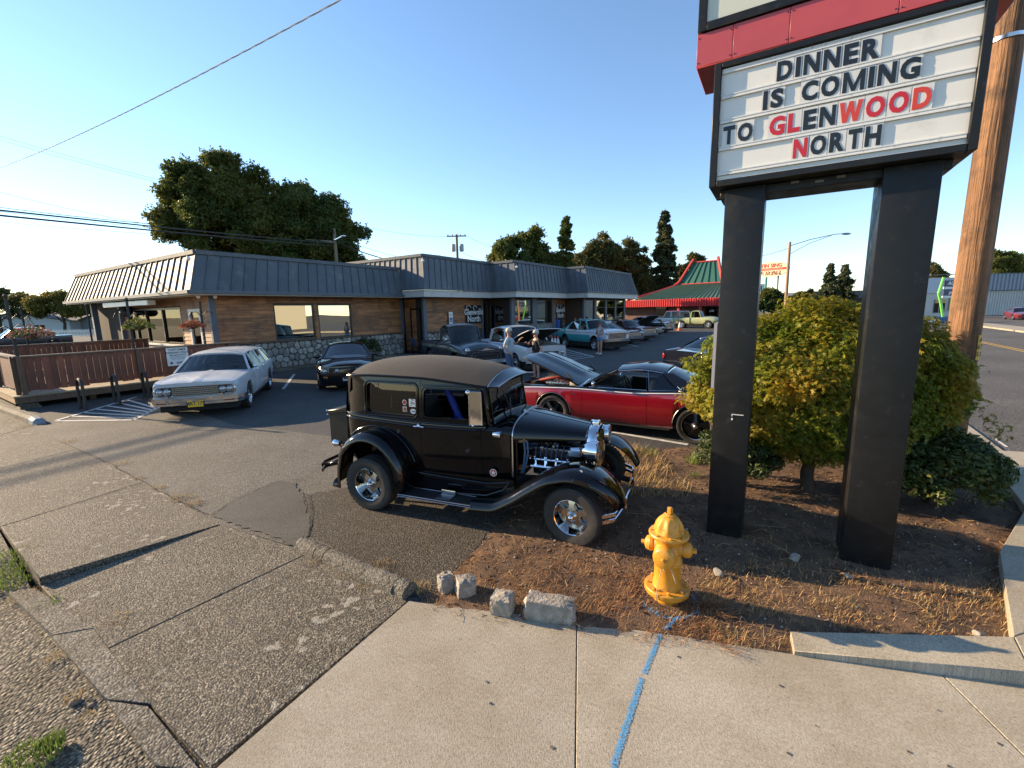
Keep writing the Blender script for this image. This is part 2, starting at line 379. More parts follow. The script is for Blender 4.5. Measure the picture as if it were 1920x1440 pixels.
C = [(-14.5, 12.3), (-10.92, 9.82), (-8.1, 7.97), (-5.44, 6.22), (-3.41, 4.82), (-2.08, 4.18), (-.9, 3.37)]
E_ = [(-12.6, 9.3), (-10.6, 7.75), (-8.5, 6.55), (-6.03, 4.87), (-4.33, 3.69), (-3.02, 2.87), (-1.66, 2.0)]
zz = [(.01, .012, .012, .01), (.012, .012, .012, .012), (.013, .013, .012, .012), (.014, .085, .016, .012), (.012, .012, .012, .012), (.012, .01, .012, .012)]
for i in range(6):
 slab([E_[i], E_[i + 1], C[i + 1], C[i]], zz[i], aggregate, apron, 'paving_slab')
sheet('joint_bed', [(-15, 12.6)] + [(c[0], c[1]) for c in C[1:]] + [(-1.3, 1.6), (-1.66, 1.9)] + [(e[0], e[1]) for e in E_[::-1][1:]], -.05, joint_dark, None, apron)
strip = empty('old_kerb', kind='structure')
kr = [(-1.69, 2.0), (-2.3, 2.42), (-3.29, 3.11), (-4.33, 3.66)]; kl = [(-1.99, 2.03), (-2.62, 2.45), (-3.55, 3.03), (-4.50, 3.58)]
slab([(-.9, 1.40), kr[0], kl[0], (-1.1, 1.36)], (.0, .004, .0, .0), concrete_old, strip, 'kerb_block', gap=.006)
slab([kr[0], kr[1], kl[1], kl[0]], (.006, .012, .02, .0), concrete_old, strip, 'kerb_block', gap=.012)
slab([kr[1], kr[2], kl[2], kl[1]], (.016, .02, .022, .018), concrete_old, strip, 'kerb_block', gap=.006)
slab([kr[2], kr[3], kl[3], kl[2]], (.02, .018, .03, .022), concrete_old, strip, 'kerb_block', gap=.006)
mb = MB()
def street_pt(u, v):
 x = lerp(-16, 1.2, u); y0 = -4;
 yk = table([(-16, 11.5), (-12.6, 9.3), (-6.03, 4.85), (-4.4, 3.68), (-3, 2.85), (-1.69, 2.02), (0, .9), (1.2, .2)], x)
 y = lerp(yk, y0, v)
 return (x, y, -.012 - .05 * min(1, v * 4) + .012 * noise.noise((x * 1.5, y * 1.5, 0)))
mb.grid(120, 60, street_pt); tag(mb.build('street', pebbles, smooth=True), kind='structure')
pav = empty('sidewalk', kind='structure')
sheet('joint_bed', [(-.9, 3.36), (.47, 3.07), (1.93, 2.78), (6.5, 1.6), (6.0, -3), (-4, -3)], .006, joint_dark, None, pav)
j2 = [(.465, 3.075), (.30, 1.98), (.09, .66)]; j3 = [(2.745, 2.52), (2.66, 1.9), (2.44, .3)]
lf = [(-.9, 3.37), (-1.62, 2.02), (-2.36, .63)]
slab([lf[2], j2[2], j2[0], lf[0]], .018, broom, pav, 'paving_slab', gap=.0045)
slab([j2[2], j3[2], j3[0], (1.94, 2.70), (1.08, 2.93), j2[0]], .018, broom, pav, 'paving_slab', gap=.0045)
slab([j3[2], (6.4, -.5), (7.2, 1.75), (4.7, 2.05), j3[0]], .018, broom, pav, 'paving_slab', gap=.0045)
slab([(-3.6, -1.7), (-.3, -1.8), j2[2], lf[2]], .018, broom, pav, 'paving_slab', gap=.0045)
slab([(-.3, -1.8), (2.1, -2.0), j3[2], j2[2]], .018, broom, pav, 'paving_slab', gap=.0045)
kerb = empty('bed_kerb', kind='structure')
slab([(1.90, 2.70), (3.19, 2.41), (3.41, 2.71), (1.97, 2.86)], (.05, .115, .12, .075), broom, kerb, 'kerb_stone', .16, .004)
slab([(3.19, 2.41), (4.75, 2.02), (4.9, 2.5), (3.95, 2.86), (3.41, 2.71)], (.115, .12, .12, .12, .12), broom, kerb, 'kerb_stone', .16, .004)
slab([(3.41, 2.71), (3.95, 2.86), (4.95, 3.62), (4.43, 3.74)], .12, broom, kerb, 'kerb_stone', .16, .004)
slab([(4.43, 3.74), (4.95, 3.62), (6.3, 4.55), (5.69, 4.63)], .12, broom, kerb, 'kerb_stone', .16, .004)
slab([(5.69, 4.63), (6.3, 4.55), (8.2, 6.7), (7.6, 6.9)], (.12, .12, .02, .02), broom, kerb, 'kerb_stone', .16, .004)
sheet('corner_pavement', [(4.77, 2.03), (7.2, 1.72), (9.3, 5.4), (8.2, 6.68), (6.31, 4.53), (4.97, 3.6), (3.98, 2.84), (4.92, 2.48)], .012, broom, None, pav)
sheet('road', [RD(2.9, -30), RD(14, -30), RD(14, 400), RD(2.9, 400)], -.035, road_mat)
sheet('roadside_pavement', [RD(2.02, 5.4), RD(2.9, 5.4), RD(2.9, 300), RD(2.02, 300)], -.004, broom)
yel = M('road_yellow', (.60, .36, .03), .7, var=.35, vscale=14); wht = M('road_white', (.66, .65, .60), .75, var=.3, vscale=12)
road_paint = empty('road_marking', kind='structure')
for r in (8.95, 9.2): sheet('yellow_line', [RD(r - .055, -10), RD(r + .055, -10), RD(r + .055, 300), RD(r - .055, 300)], -.029, yel, None, road_paint)
for s in range(12, 200, 12): sheet('white_dash', [RD(11.6, s), RD(11.72, s), RD(11.72, s + 3), RD(11.6, s + 3)], -.029, wht, None, road_paint)
mb = MB()
rr = random.Random(3)
for k in range(16):
 p = G(1812 + k * 4 + rr.uniform(-3, 3), 826 + rr.uniform(-3, 20), -.029); d = DR * rr.uniform(.15, .4); w = NR * rr.uniform(.01, .03)
 mb.add([p - d - w, p + d - w, p + d + w, p - d + w], [(0, 1, 2, 3)])
mb.build('worn_marking', wht, road_paint)
far_walk = empty('far_pavement', kind='structure')
for k in range(46):
 mb = MB(); a = k * 4.0 + 6; z0, z1 = -.2, .09
 q = [RD(14.0, a), RD(16.2, a), RD(16.2, a + 3.985), RD(14.0, a + 3.985)]
 mb.prism([(p.x, p.y) for p in q], z0, z1); mb.build('kerb_slab', broom, far_walk)
sheet('forecourt', [RD(16.2, -20), RD(60, -20), RD(60, 300), RD(16.2, 300)], .03, M_speck('forecourt_asphalt', (.13, .12, .105), (.24, .22, .2), (.06, .055, .05), 40, .4))
# ---- painted stall lines
lot_paint = empty('parking_marking', kind='structure')
lot_white = M('lot_white', (.62, .63, .62), .75, var=.45, vscale=9)
def stripe(a, b, w=.10, z=.010):
 a = Vector(a); b = Vector(b); d = (b - a).normalized(); n = Vector((-d.y, d.x, 0)) * w / 2
 mb = MB(); mb.add([(*(a - n).xy, z), (*(b - n).xy, z), (*(b + n).xy, z), (*(a + n).xy, z)], [(0, 1, 2, 3)]); mb.build('painted_line', lot_white, lot_paint)
stripe(G(552, 702), G(531, 730))
stripe(G(105, 790), G(250, 788)); stripe(G(250, 788), G(300, 763)); stripe(G(105, 789), G(255, 745))
for k in range(1, 7):
 t = k / 7; a = G(105, 789).lerp(G(255, 745), t); b = G(250, 788).lerp(G(300, 763), t); stripe(a, b, .08)
for (a, b) in (((1047, 652), (1113, 669)), ((1113, 669), (1020, 682)), ((1047, 652), (1000, 662))): stripe(G(*a), G(*b))
for k in range(1, 8):
 t = k / 8; stripe(G(1047, 652).lerp(G(1113, 669), t), G(1000, 662).lerp(G(1020, 682), t), .08)
for (a, b) in (((700, 668), (826, 661)), ((826, 661), (900, 668)), ((700, 668), (730, 676))): stripe(G(*a), G(*b))
for k in range(1, 7):
 t = k / 7; a = G(700, 668).lerp(G(826, 661), t); stripe(a, a + Vector((2.6, -2.2, 0)), .08)
stripe(G(1166, 643), G(1196, 650)); stripe(G(900, 676), G(1010, 668))
stripe(G(1120, 806), G(1290, 834), .1, .006)
# ---- planting bed: mulch, soil, dry grass
BED = [(-.86, 3.22), (-.62, 3.66), (-.27, 4.5), (.12, 5.4), (.7, 7.05), (1.18, 7.62), (2.2, 7.3), (3.3, 7.35), (4.4, 8.2), (6.2, 8.3), (7.6, 7.0), (5.85, 4.60), (4.6, 3.74), (3.5, 2.70), (1.98, 2.72), (1.0, 2.80), (.44, 2.95)]
def inside(x, y, poly):
 c = False; n = len(poly)
 for i in range(n):
  x0, y0 = poly[i][:2]; x1, y1 = poly[i - 1][:2]
  if (y0 > y) != (y1 > y) and x < (x1 - x0) * (y - y0) / (y1 - y0) + x0: c = not c
 return c
def edge_d(x, y, poly):
 best = 9
 p = Vector((x, y))
 for i in range(len(poly)):
  a = Vector(poly[i - 1][:2]); b = Vector(poly[i][:2]); ab = b - a
  t = max(0, min(1, (p - a).dot(ab) / ab.length_squared)); best = min(best, (p - a - ab * t).length)
 return best
def bed_z(x, y):
 e = edge_d(x, y, BED)
 return .004 + .035 * min(1, e / .35) + .022 * noise.noise((x * 2.2, y * 2.2, 3)) * min(1, e / .15) + .010 * noise.noise((x * 9, y * 9, 1)) * min(1, e / .06)
def M_soil():
 mt = M('bed_soil', (.17, .10, .055), .95, var=.55, vscale=3.0, col2=(.06, .034, .02), bump=1.0, bscale=70, detail=8)
 return mt
soil = M_soil()
mb = MB(); idx = {}; st = .05
nx = int(9.2 / st); ny = int(6.2 / st)
def bv(i, j):
 if (i, j) not in idx:
  x = -1 + i * st; y = 2.6 + j * st; idx[(i, j)] = len(mb.v); mb.v.append(Vector((x, y, bed_z(x, y))))
 return idx[(i, j)]
for i in range(nx):
 for j in range(ny):
  if inside(-1 + (i + .5) * st, 2.6 + (j + .5) * st, BED):
   mb.f.append((bv(i, j), bv(i + 1, j), bv(i + 1, j + 1), bv(i, j + 1))); mb.mi.append(0)
tag(mb.build('planting_bed', soil, smooth=True), kind='structure')
rg = random.Random(11)
def scatter(n, x0, x1, y0, y1, dens):
 k = 0; tries = 0
 while k < n and tries < n * 30:
  tries += 1
  x = rg.uniform(x0, x1); y = rg.uniform(y0, y1)
  if inside(x, y, BED) and rg.random() < dens(x, y): k += 1; yield x, y
straw_m = M('dry_straw', (.46, .32, .14), .85, irand=.45, transl=.2); red_m = M('red_dry_grass', (.33, .165, .07), .85, irand=.5, transl=.2); chip_m = M('bark_chip', (.12, .065, .035), .9, irand=.6)
green_m = M('weed_green', (.16, .22, .04), .7, irand=.35, transl=.3)
def blade(mb, x, y, z, L, lean, az, w, mi=0):
 d = Vector((cos(az), sin(az), 0)); n = Vector((-sin(az), cos(az), 0)) * w
 p0 = Vector((x, y, z)); p1 = p0 + d * L * .5 * sin(lean * .7) + Vector((0, 0, L * .5 * cos(lean * .7))); p2 = p1 + d * L * .5 * sin(lean) + Vector((0, 0, L * .5 * cos(lean)))
 mb.add([p0 - n, p0 + n, p1 + n * .8, p1 - n * .8, p2], [(0, 1, 2, 3), (3, 2, 4)], mi)
def near_grass(x, y):
 f = max(0, noise.noise((x * 2.6, y * 2.6, 9)) * 1.1 + noise.noise((x * 7, y * 7, 2)) * .5 + .28)
 front = 1 - max(0, min(1, (y - (3.75 - .16 * x)) / .5))
 return max(.03, front * (.06 + .95 * f))
mb = MB()
for x, y in scatter(13000, -.85, 4.4, 2.75, 5.0, near_grass):
 blade(mb, x, y, bed_z(x, y) - .004, rg.uniform(.025, .075), rg.uniform(.5, 1.57), rg.uniform(0, 6.28), rg.uniform(.0010, .0024), 0 if rg.random() < (.15 + .45 * (x > 1.5)) else 1)
for x, y in scatter(2600, .7, 2.3, 5.2, 7.6, lambda x, y: .4 + .6 * noise.noise((x * 3, y * 3, 2))):
 blade(mb, x, y, bed_z(x, y), rg.uniform(.06, .2), rg.uniform(.4, 1.4), rg.uniform(0, 6.28), rg.uniform(.002, .004), 0)
for x, y in scatter(500, 5.2, 7.4, 4.8, 7.6, lambda x, y: .6): blade(mb, x, y, bed_z(x, y), rg.uniform(.06, .2), rg.uniform(.3, 1.3), rg.uniform(0, 6.28), .004, 0)
for x, y in scatter(240, -.7, 5.0, 2.8, 5.6, lambda x, y: .7):
 a = rg.uniform(0, 6.28); L = rg.uniform(.08, .3); z = bed_z(x, y) + .006; mb.tube([(x, y, z), (x + L * .5 * cos(a), y + L * .5 * sin(a), z + .02), (x + L * cos(a + .3), y + L * sin(a + .3), z + .004)], .0016, 3, mi=rg.choice((0, 1)))
tag(mb.build('dry_grass', [straw_m, red_m]), kind='stuff')
mb = MB()
for x, y in scatter(9000, -.85, 6.5, 2.75, 7.6, lambda x, y: .25 + .75 * min(1, max(0, (y - 3.1 + .12 * x)))):
 z = bed_z(x, y); a = rg.uniform(0, 6.28); L = rg.uniform(.008, .026); w = L * rg.uniform(.25, .5); t = rg.uniform(-.5, .5)
 d = Vector((cos(a), sin(a), t)) * L; n = Vector((-sin(a), cos(a), rg.uniform(-.4, .4))) * w; c = Vector((x, y, z + .006))
 mb.add([c - d - n, c + d - n * .6, c + d + n, c - d * .7 + n], [(0, 1, 2, 3)])
tag(mb.build('bark_mulch', chip_m), kind='stuff')
mb = MB()
def tuft(mb, px, py, n, r, L, mi=0, z=.01, w=.0035):
 c = G(px, py)
 for k in range(n):
  a = rg.uniform(0, 6.28); q = r * sqrt(rg.random())
  blade(mb, c.x + q * cos(a), c.y + q * sin(a), z, L * rg.uniform(.5, 1.1), rg.uniform(.1, 1.0), rg.uniform(0, 6.28), w * rg.uniform(.6, 1.2), mi)
for (px, py, n, r, L) in ((1212, 853, 170, .22, .13), (1302, 872, 120, .12, .24), (1300, 900, 60, .12, .14), (985, 1108, 120, .07, .06), (1845, 905, 160, .3, .22), (1890, 890, 120, .25, .2), (6, 1055, 420, .26, .07), (0, 1085, 260, .2, .07), (22, 1100, 160, .14, .06), (60, 1425, 420, .14, .06), (95, 1400, 180, .07, .05), (88, 1135, 90, .1, .04)):
 tuft(mb, px, py, n, r, L)
tag(mb.build('green_weeds', green_m), kind='stuff')
mb = MB()
for (px, py, n, r, L) in ((340, 935, 150, .16, .05), (365, 945, 100, .12, .05), (300, 915, 60, .1, .04), (262, 898, 60, .08, .04), (230, 870, 60, .12, .05), (130, 829, 80, .18, .05), (225, 1165, 90, .12, .03), (600, 1052, 70, .12, .03), (690, 1100, 70, .12, .03), (650, 1076, 60, .1, .03), (720, 1062, 90, .1, .05), (790, 1105, 80, .09, .07), (45, 1120, 80, .12, .04), (100, 1235, 60, .06, .03), (140, 1310, 60, .05, .03), (165, 1345, 40, .04, .03), (20, 790, 120, .5, .05), (50, 800, 90, .25, .05)):
 tuft(mb, px, py, n, r, L, w=.0025)
c = G(1325, 1150)
for k in range(420):
 a = rg.gauss(-1.3, .7); q = abs(rg.gauss(0, .17)); x = c.x + q * cos(a) * 1.1; y = c.y + .1 + q * sin(a)
 blade(mb, x, y, .03, rg.uniform(.05, .14), rg.uniform(1.0, 1.55), a + rg.uniform(-.5, .5), .0022, 1)
c = G(1350, 1215)
for k in range(40): blade(mb, c.x + rg.gauss(0, .05), c.y + rg.gauss(0, .05), .022, rg.uniform(.06, .16), 1.5, rg.gauss(-1.2, .6), .0016, 1)
tag(mb.build('crack_weeds', [straw_m, red_m]), kind='stuff')
def rock(name, c, r, label, mat, seed, squash=.7, rz=0, sub=3, cat='stone', group=None, ang=.28, sx=1.0, sy=1.0):
 bm = bmesh.new(); bmesh.ops.create_icosphere(bm, subdivisions=sub, radius=1)
 rs = random.Random(seed); pl = [(Vector((rs.gauss(0, 1), rs.gauss(0, 1), rs.gauss(0, 1))).normalized(), rs.uniform(.55, .85)) for _ in range(9)]
 for v in bm.verts:
  p = v.co.copy()
  for n, dd in pl:
   e = p.dot(n) - dd
   if e > 0: p -= n * e
  p *= 1 + ang * .35 * noise.noise(p * 3.1 + Vector((seed, 0, 0))) + .05 * noise.noise(p * 9 + Vector((0, seed, 0)))
  v.co = Vector((p.x * r * sx, p.y * r * sy, p.z * r * squash))
 zmin = min(v.co.z for v in bm.verts)
 for v in bm.verts: v.co.z -= zmin + r * .1
 me = bpy.data.meshes.new(name); bm.to_mesh(me); bm.free(); me.materials.append(mat); me.shade_smooth(); me.set_sharp_from_angle(angle=radians(40))
 o = bpy.data.objects.new(name, me); COL.objects.link(o); o.location = c; o.rotation_euler = (0, 0, rz)
 return tag(o, label, cat, group)
mb = MB()
grit = M('bed_pebble', (.34, .30, .25), .85, irand=.4)
for x, y in scatter(420, -.8, 5.8, 2.78, 6, lambda x, y: .6):
 r = rg.uniform(.004, .013); mb.ball((x, y, bed_z(x, y) + r * .3), r, r * rg.uniform(.6, 1), r * .6, 6, 4)
tag(mb.build('bed_gravel', grit, smooth=True), kind='stuff')
for (px, py, r, s, lb) in ((1346, 1086, .05, 5, 'pale round stone lying on the dry grass behind the hydrant'), (1489, 1059, .055, 9, 'grey flat stone in the shaded mulch between the sign posts'), (1588, 1092, .035, 12, 'small tan stone in front of the right sign post'), (1835, 1198, .04, 14, 'small pale stone at the kerb corner of the bed')):
 p = G(px, py); p.z = bed_z(p.x, p.y); rock('stone', p, r, lb, M('field_stone', (.36, .33, .28), .85, var=.4, vscale=20, bump=.4), s)
def chunk(p, hx, hy, hz, rz, seed, lb):
 bm = bmesh.new(); bmesh.ops.create_cube(bm, size=2); bmesh.ops.subdivide_edges(bm, edges=bm.edges, cuts=11, use_grid_fill=True); o3 = Vector((seed * 3.7, seed, 0))
 for v in bm.verts:
  q = v.co.copy(); k = max(abs(q.x), abs(q.y), abs(q.z)); n_ = q.normalized(); q = q.lerp(n_ * 1.18, .30)
  q += n_ * (.16 * noise.noise(q * 1.3 + o3) + .10 * noise.noise(q * 3.2 + o3) + .055 * noise.noise(q * 8 + o3) + .03 * noise.noise(q * 19 + o3)); v.co = Vector((q.x * hx, q.y * hy, (q.z + .85) * hz * .5))
 me = bpy.data.meshes.new('concrete_chunk'); bm.to_mesh(me); bm.free(); me.materials.append(concrete_rock); me.shade_smooth(); me.set_sharp_from_angle(angle=radians(32))
 o = bpy.data.objects.new('concrete_chunk', me); COL.objects.link(o); o.location = p; o.rotation_euler = (seed % 3 * .06 - .05, .08 - seed % 2 * .12, rz); tag(o, lb, 'concrete chunk', 'broken concrete along the bed edge')
for (px, py, r, s, sx, sy, sq, rz, lb) in ((838, 1096, .062, 21, 1.0, .9, 1.45, .5, 'pale upright chunk of broken concrete beside the wheel stop end'), (872, 1104, .080, 22, 1.0, .9, 1.15, .35, 'tan blocky chunk of broken concrete, second from the wheel stop'),
  (945, 1136, .085, 23, 1.0, .9, 1.1, -.35, 'grey chunk of broken concrete standing at the pavement edge'), (1030, 1146, .165, 24, 1.15, .52, .56, -.22, 'long low block of broken concrete beside the pavement joint')):
 p = G(px, py + 12); p.z = -.01; chunk(p, r * sx, r * sy, r * sq * 2, rz, s, lb)
p = G(911, 1137); rock('stone', p, .03, 'small brown pebble between two concrete chunks', M('brown_stone', (.25, .17, .11), .8, bump=.3), 31)
for (px, py, r, s) in ((168, 1318, .028, 41), (140, 1312, .035, 43)):
 p = G(px, py); p.z = -.04; rock('stone', p, r, 'brown stone in the gutter beside the old kerb' if s == 41 else 'larger dark stone in the gutter beside the old kerb', M('brown_stone'), s)
ws = empty('wheel_stop', label='long weathered concrete wheel stop cracked in two places with broken end', cat='wheel stop')
def stop_piece(a, b, seed, broken=False):
 a = Vector(a); b = Vector(b); d = (b - a); L = d.length; d.normalize(); n = Vector((-d.y, d.x, 0)); mb = MB(); k = max(6, int(L / .03)); rings = []
 prof = [(-.085, -.01), (-.085, .055), (-.06, .095), (-.025, .118), (.025, .118), (.06, .095), (.085, .055), (.085, -.01)]
 for i in range(k + 1):
  t = i / k; ring = []
  for q, (w, z) in enumerate(prof):
   p = a + d * L * t + n * w + Vector((0, 0, z)); s_ = 1.0 if z > 0 else 0
   nn = Vector((noise.noise(p * 9 + Vector((seed, 0, 0))), noise.noise(p * 9 + Vector((0, seed, 5))), noise.noise(p * 22))) * .010 * s_
   if broken and i > k - 3: p += d * (.03 * noise.noise(Vector((q * 3.3, seed, 0))));
   ring.append(p + nn)
  rings.append(ring)
 mb.loft(rings, True, True, True)
 mb.build('stop_segment', concrete_old, ws, smooth=True, angle=50)
A_, B_ = Vector(G(566, 1028)), Vector(G(772, 1118));
for t0, t1, s, br in ((0, .195, 3, False), (.205, .285, 4, False), (.295, .90, 5, False), (.905, .99, 6, True)): stop_piece(A_.lerp(B_, t0), A_.lerp(B_, t1), s, br)
crack_m = M('crack_dark', (.02, .018, .015), .95)
crk = empty('pavement_crack', kind='structure')
for (pts, w) in (([(120, 832), (200, 868), (268, 905), (330, 940), (395, 968)], .02), ([(580, 930), (585, 960), (578, 1000), (584, 1015)], .016), ([(0, 990), (90, 962), (280, 905)], .012), ([(395, 968), (440, 938), (520, 903), (575, 900)], .012), ([(150, 840), (290, 800), (430, 790)], .010), ([(640, 770), (560, 782), (520, 800), (400, 830)], .010), ([(455, 1125), (540, 1085), (640, 1040)], .008), ([(250, 1290), (330, 1240), (345, 1200), (420, 1170)], .007)):
 mb = MB(); L_, R_ = [], []
 for (a, b) in zip(pts, pts[1:]):
  p, q = G(*a), G(*b)
  for k in range(14): t = k / 14; o_ = Vector((noise.noise((p.x * 3 + t * 9, p.y * 3, 1)), noise.noise((p.x * 3, p.y * 3 + t * 9, 2)), 0)) * .035; c = p.lerp(q, t) + o_; d = (q - p).normalized(); n = Vector((-d.y, d.x, 0)) * w * (.35 + .5 * rg.random()); L_.append((*(c + n * .5).xy, .0185)); R_.append((*(c - n * .5).xy, .0185))
 mb.loft([L_, R_], False); mb.build('crack_line', crack_m, crk)
blue = M('blue_marking_paint', (.09, .36, .66), .85, var=.25, vscale=60)
nt = blue.node_tree; tr_ = nt.nodes.new('ShaderNodeBsdfTransparent'); mx_ = nt.nodes.new('ShaderNodeMixShader'); nz_ = nt.nodes.new('ShaderNodeTexNoise'); nz_.inputs['Scale'].default_value = 130; nz_.inputs['Detail'].default_value = 4; cr_ = nt.nodes.new('ShaderNodeValToRGB'); cr_.color_ramp.elements[0].position = .44; cr_.color_ramp.elements[1].position = .64; tc_ = nt.nodes.new('ShaderNodeTexCoord')
nt.links.new(tc_.outputs['Object'], nz_.inputs['Vector']); nt.links.new(nz_.outputs['Fac'], cr_.inputs[0]); nt.links.new(cr_.outputs[0], mx_.inputs[0]); nt.links.new(nt.nodes['Principled BSDF'].outputs[0], mx_.inputs[1]); nt.links.new(tr_.outputs[0], mx_.inputs[2]); nt.links.new(mx_.outputs[0], nt.nodes['Material Output'].inputs[0])
mark = empty('utility_marking', kind='structure')
def ragged(a, b, w, name, z=.0215, seed=1):
 a = Vector(a); b = Vector(b); d = b - a; n = Vector((-d.y, d.x, 0)).normalized(); rs = random.Random(seed); k = 40; mb = MB(); L_ = []; R_ = []
 for i in range(k + 1):
  p = a + d * (i / k); L_.append((*(p + n * w * (.5 + .25 * rs.random())).xy, z)); R_.append((*(p - n * w * (.5 + .25 * rs.random())).xy, z))
 mb.loft([L_, R_], False); mb.build(name, blue, mark)
ragged(G(1238, 1194), G(1207, 1268), .026, 'blue_line', seed=2); ragged(G(1203, 1276), G(1150, 1440), .028, 'blue_line', seed=3); ragged(G(1150, 1440), (.42, .9, 0), .028, 'blue_line', seed=4)
gum = M('gum_spot', (.09, .08, .07), .8, irand=.5); mb = MB()
for k in range(46):
 x, y = rg.uniform(-1.4, 4.2), rg.uniform(1.7, 3.2)
 if inside(x, y, [(-.85, 3.3), (-1.6, 2.0), (-2, 1), (4, 1), (3.2, 2.35), (1.9, 2.65), (1.0, 2.88), (.45, 3.02)]): r = rg.uniform(.004, .013); mb.add([(x + r * cos(a) * rg.uniform(.6, 1.2), y + r * .8 * sin(a), .0225) for a in [k2 * .785 for k2 in range(8)]], [tuple(range(8))])
tag(mb.build('gum_spots', gum), kind='stuff')
mb = MB(); hc = Vector((1.25, 3.28))
for k in range(620):
 a = rg.uniform(0, 6.28);
 if rg.random() < .35 + .3 * cos(a - 5.2):
  q = .205 + rg.gauss(0, .010); x = hc.x + q * cos(a) * 1.05; y = hc.y - .02 + q * sin(a); z = bed_z(x, y) + .004
  s = rg.uniform(.004, .012); b_ = rg.uniform(0, 6.28)
  mb.add([(x + s * cos(b_), y + s * sin(b_), z), (x + s * cos(b_ + 2), y + s * sin(b_ + 2), z + s * .5), (x + s * cos(b_ + 4), y + s * sin(b_ + 4), z)], [(0, 1, 2)])
for k in range(160):
 t = rg.random(); p = Vector((1.245, 3.07, 0)).lerp(Vector((1.10, 2.96, 0)), t); x, y = p.x + rg.gauss(0, .012), p.y; z = bed_z(x, y) + .005; s = rg.uniform(.004, .014); b_ = rg.uniform(0, 6.28)
 mb.add([(x + s * cos(b_), y + s * sin(b_), z), (x + s * cos(b_ + 2), y + s * sin(b_ + 2), z + s * .5), (x + s * cos(b_ + 4), y + s * sin(b_ + 4), z)], [(0, 1, 2)])
mb.build('blue_ring', blue, mark)
# ---- the restaurant: local x runs along its front, local y away from the viewer
B0 = Vector((-10.54, 19.71, 0)); BAZ = radians(56)
BX = Vector((cos(BAZ), sin(BAZ), 0)); BY = Vector((-sin(BAZ), cos(BAZ), 0))
def BW(u, y, z=0.0): return B0 + BX * u + BY * y + Vector((0, 0, z))
bld = empty('restaurant_building', B0, BAZ, 'long low timber and stone restaurant with grey standing seam mansard roof', 'building')
cedar = M('cedar_siding', (.38, .165, .058), .62, var=.55, vscale=1.6, col2=(.16, .066, .027), stretch=(1, 6, 9), orand=.30, bump=.25, bscale=14, dirt=(.06, .03, .018), dirt_amt=.35, dirt_scale=1.1)
wall_core = M('wall_core', (.03, .02, .015), .9)
trim_blue = M('slate_trim', (.085, .105, .13), .55, var=.15, vscale=3)
roof_metal = M('roof_metal', (.105, .12, .142), .6, .0, var=.16, vscale=1.2, orand=.09, spec=.22, rvar=.06, dirt=(.16, .17, .18), dirt_amt=.2, dirt_scale=1.4)
fascia_m = M('pale_fascia', (.50, .50, .48), .55, var=.12, vscale=1.5, dirt=(.3, .29, .27), dirt_amt=.25)
soffit_m = M('soffit', (.42, .41, .38), .7)
bronze = M('bronze_frame', (.035, .025, .02), .4, .3)
win_glass = glass('window_film_glass', (.05, .055, .05));
def film(name, fac):
 mt = glass(name, (.06, .065, .06)); nt = mt.node_tree
 mx = [n for n in nt.nodes if n.type == 'MIX_SHADER'][0]
 for l in list(mx.inputs[0].links): nt.links.remove(l)
 mx.inputs[0].default_value = fac
 gl = [n for n in nt.nodes if n.type == 'BSDF_GLOSSY'][0]; gl.inputs[0].default_value = (.92, .95, .88, 1)
 nz = nt.nodes.new('ShaderNodeTexNoise'); nz.inputs['Scale'].default_value = .55; nz.inputs['Detail'].default_value = 1
 tc = nt.nodes.new('ShaderNodeTexCoord'); nt.links.new(tc.outputs['Object'], nz.inputs['Vector'])
 bp = nt.nodes.new('ShaderNodeBump'); bp.inputs['Strength'].default_value = .25; bp.inputs['Distance'].default_value = .02
 nt.links.new(nz.outputs['Fac'], bp.inputs['Height']); nt.links.new(bp.outputs[0], gl.inputs['Normal'])
 return mt
film_glass = film('film_glass', .50); shade_glass = film('shade_glass', .13)
ledge_m = M('sill_wood', (.12, .075, .05), .6, var=.3, vscale=6)
stone_m = M('river_stone', (.33, .31, .275), .85, var=.4, vscale=7, col2=(.17, .15, .125), orand=.40, bump=.4, bscale=30)
mortar = M('mortar', (.06, .055, .05), .95)
def wall_rects(x0, x1, z0, z1, holes):
 xs = sorted({x0, x1, *[h[0] for h in holes], *[h[1] for h in holes]}); xs = [x for x in xs if x0 <= x <= x1]
 out = []
 for a, b in zip(xs, xs[1:]):
  hs = sorted([(h[2], h[3]) for h in holes if h[0] <= a + 1e-6 and h[1] >= b - 1e-6]); z = z0
  for p, q in hs:
   if p > z: out.append((a, b, z, p))
   z = max(z, q)
  if z < z1: out.append((a, b, z, z1))
 return out
class Face:
 def __init__(s, origin, axis): s.o = origin; s.axis = axis
 def P(s, a, d, z):
  if s.axis == 'front': return (a, s.o - d, z)
  if s.axis == 'left': return (s.o - d, a, z)
 def box(s, mb, a0, a1, d0, d1, z0, z1, mi=0):
  p = s.P(a0, d0, z0); q = s.P(a1, d1, z1)
  mb.box(min(p[0], q[0]), max(p[0], q[0]), min(p[1], q[1]), max(p[1], q[1]), z0, z1, mi); return mb
rp = random.Random(5)
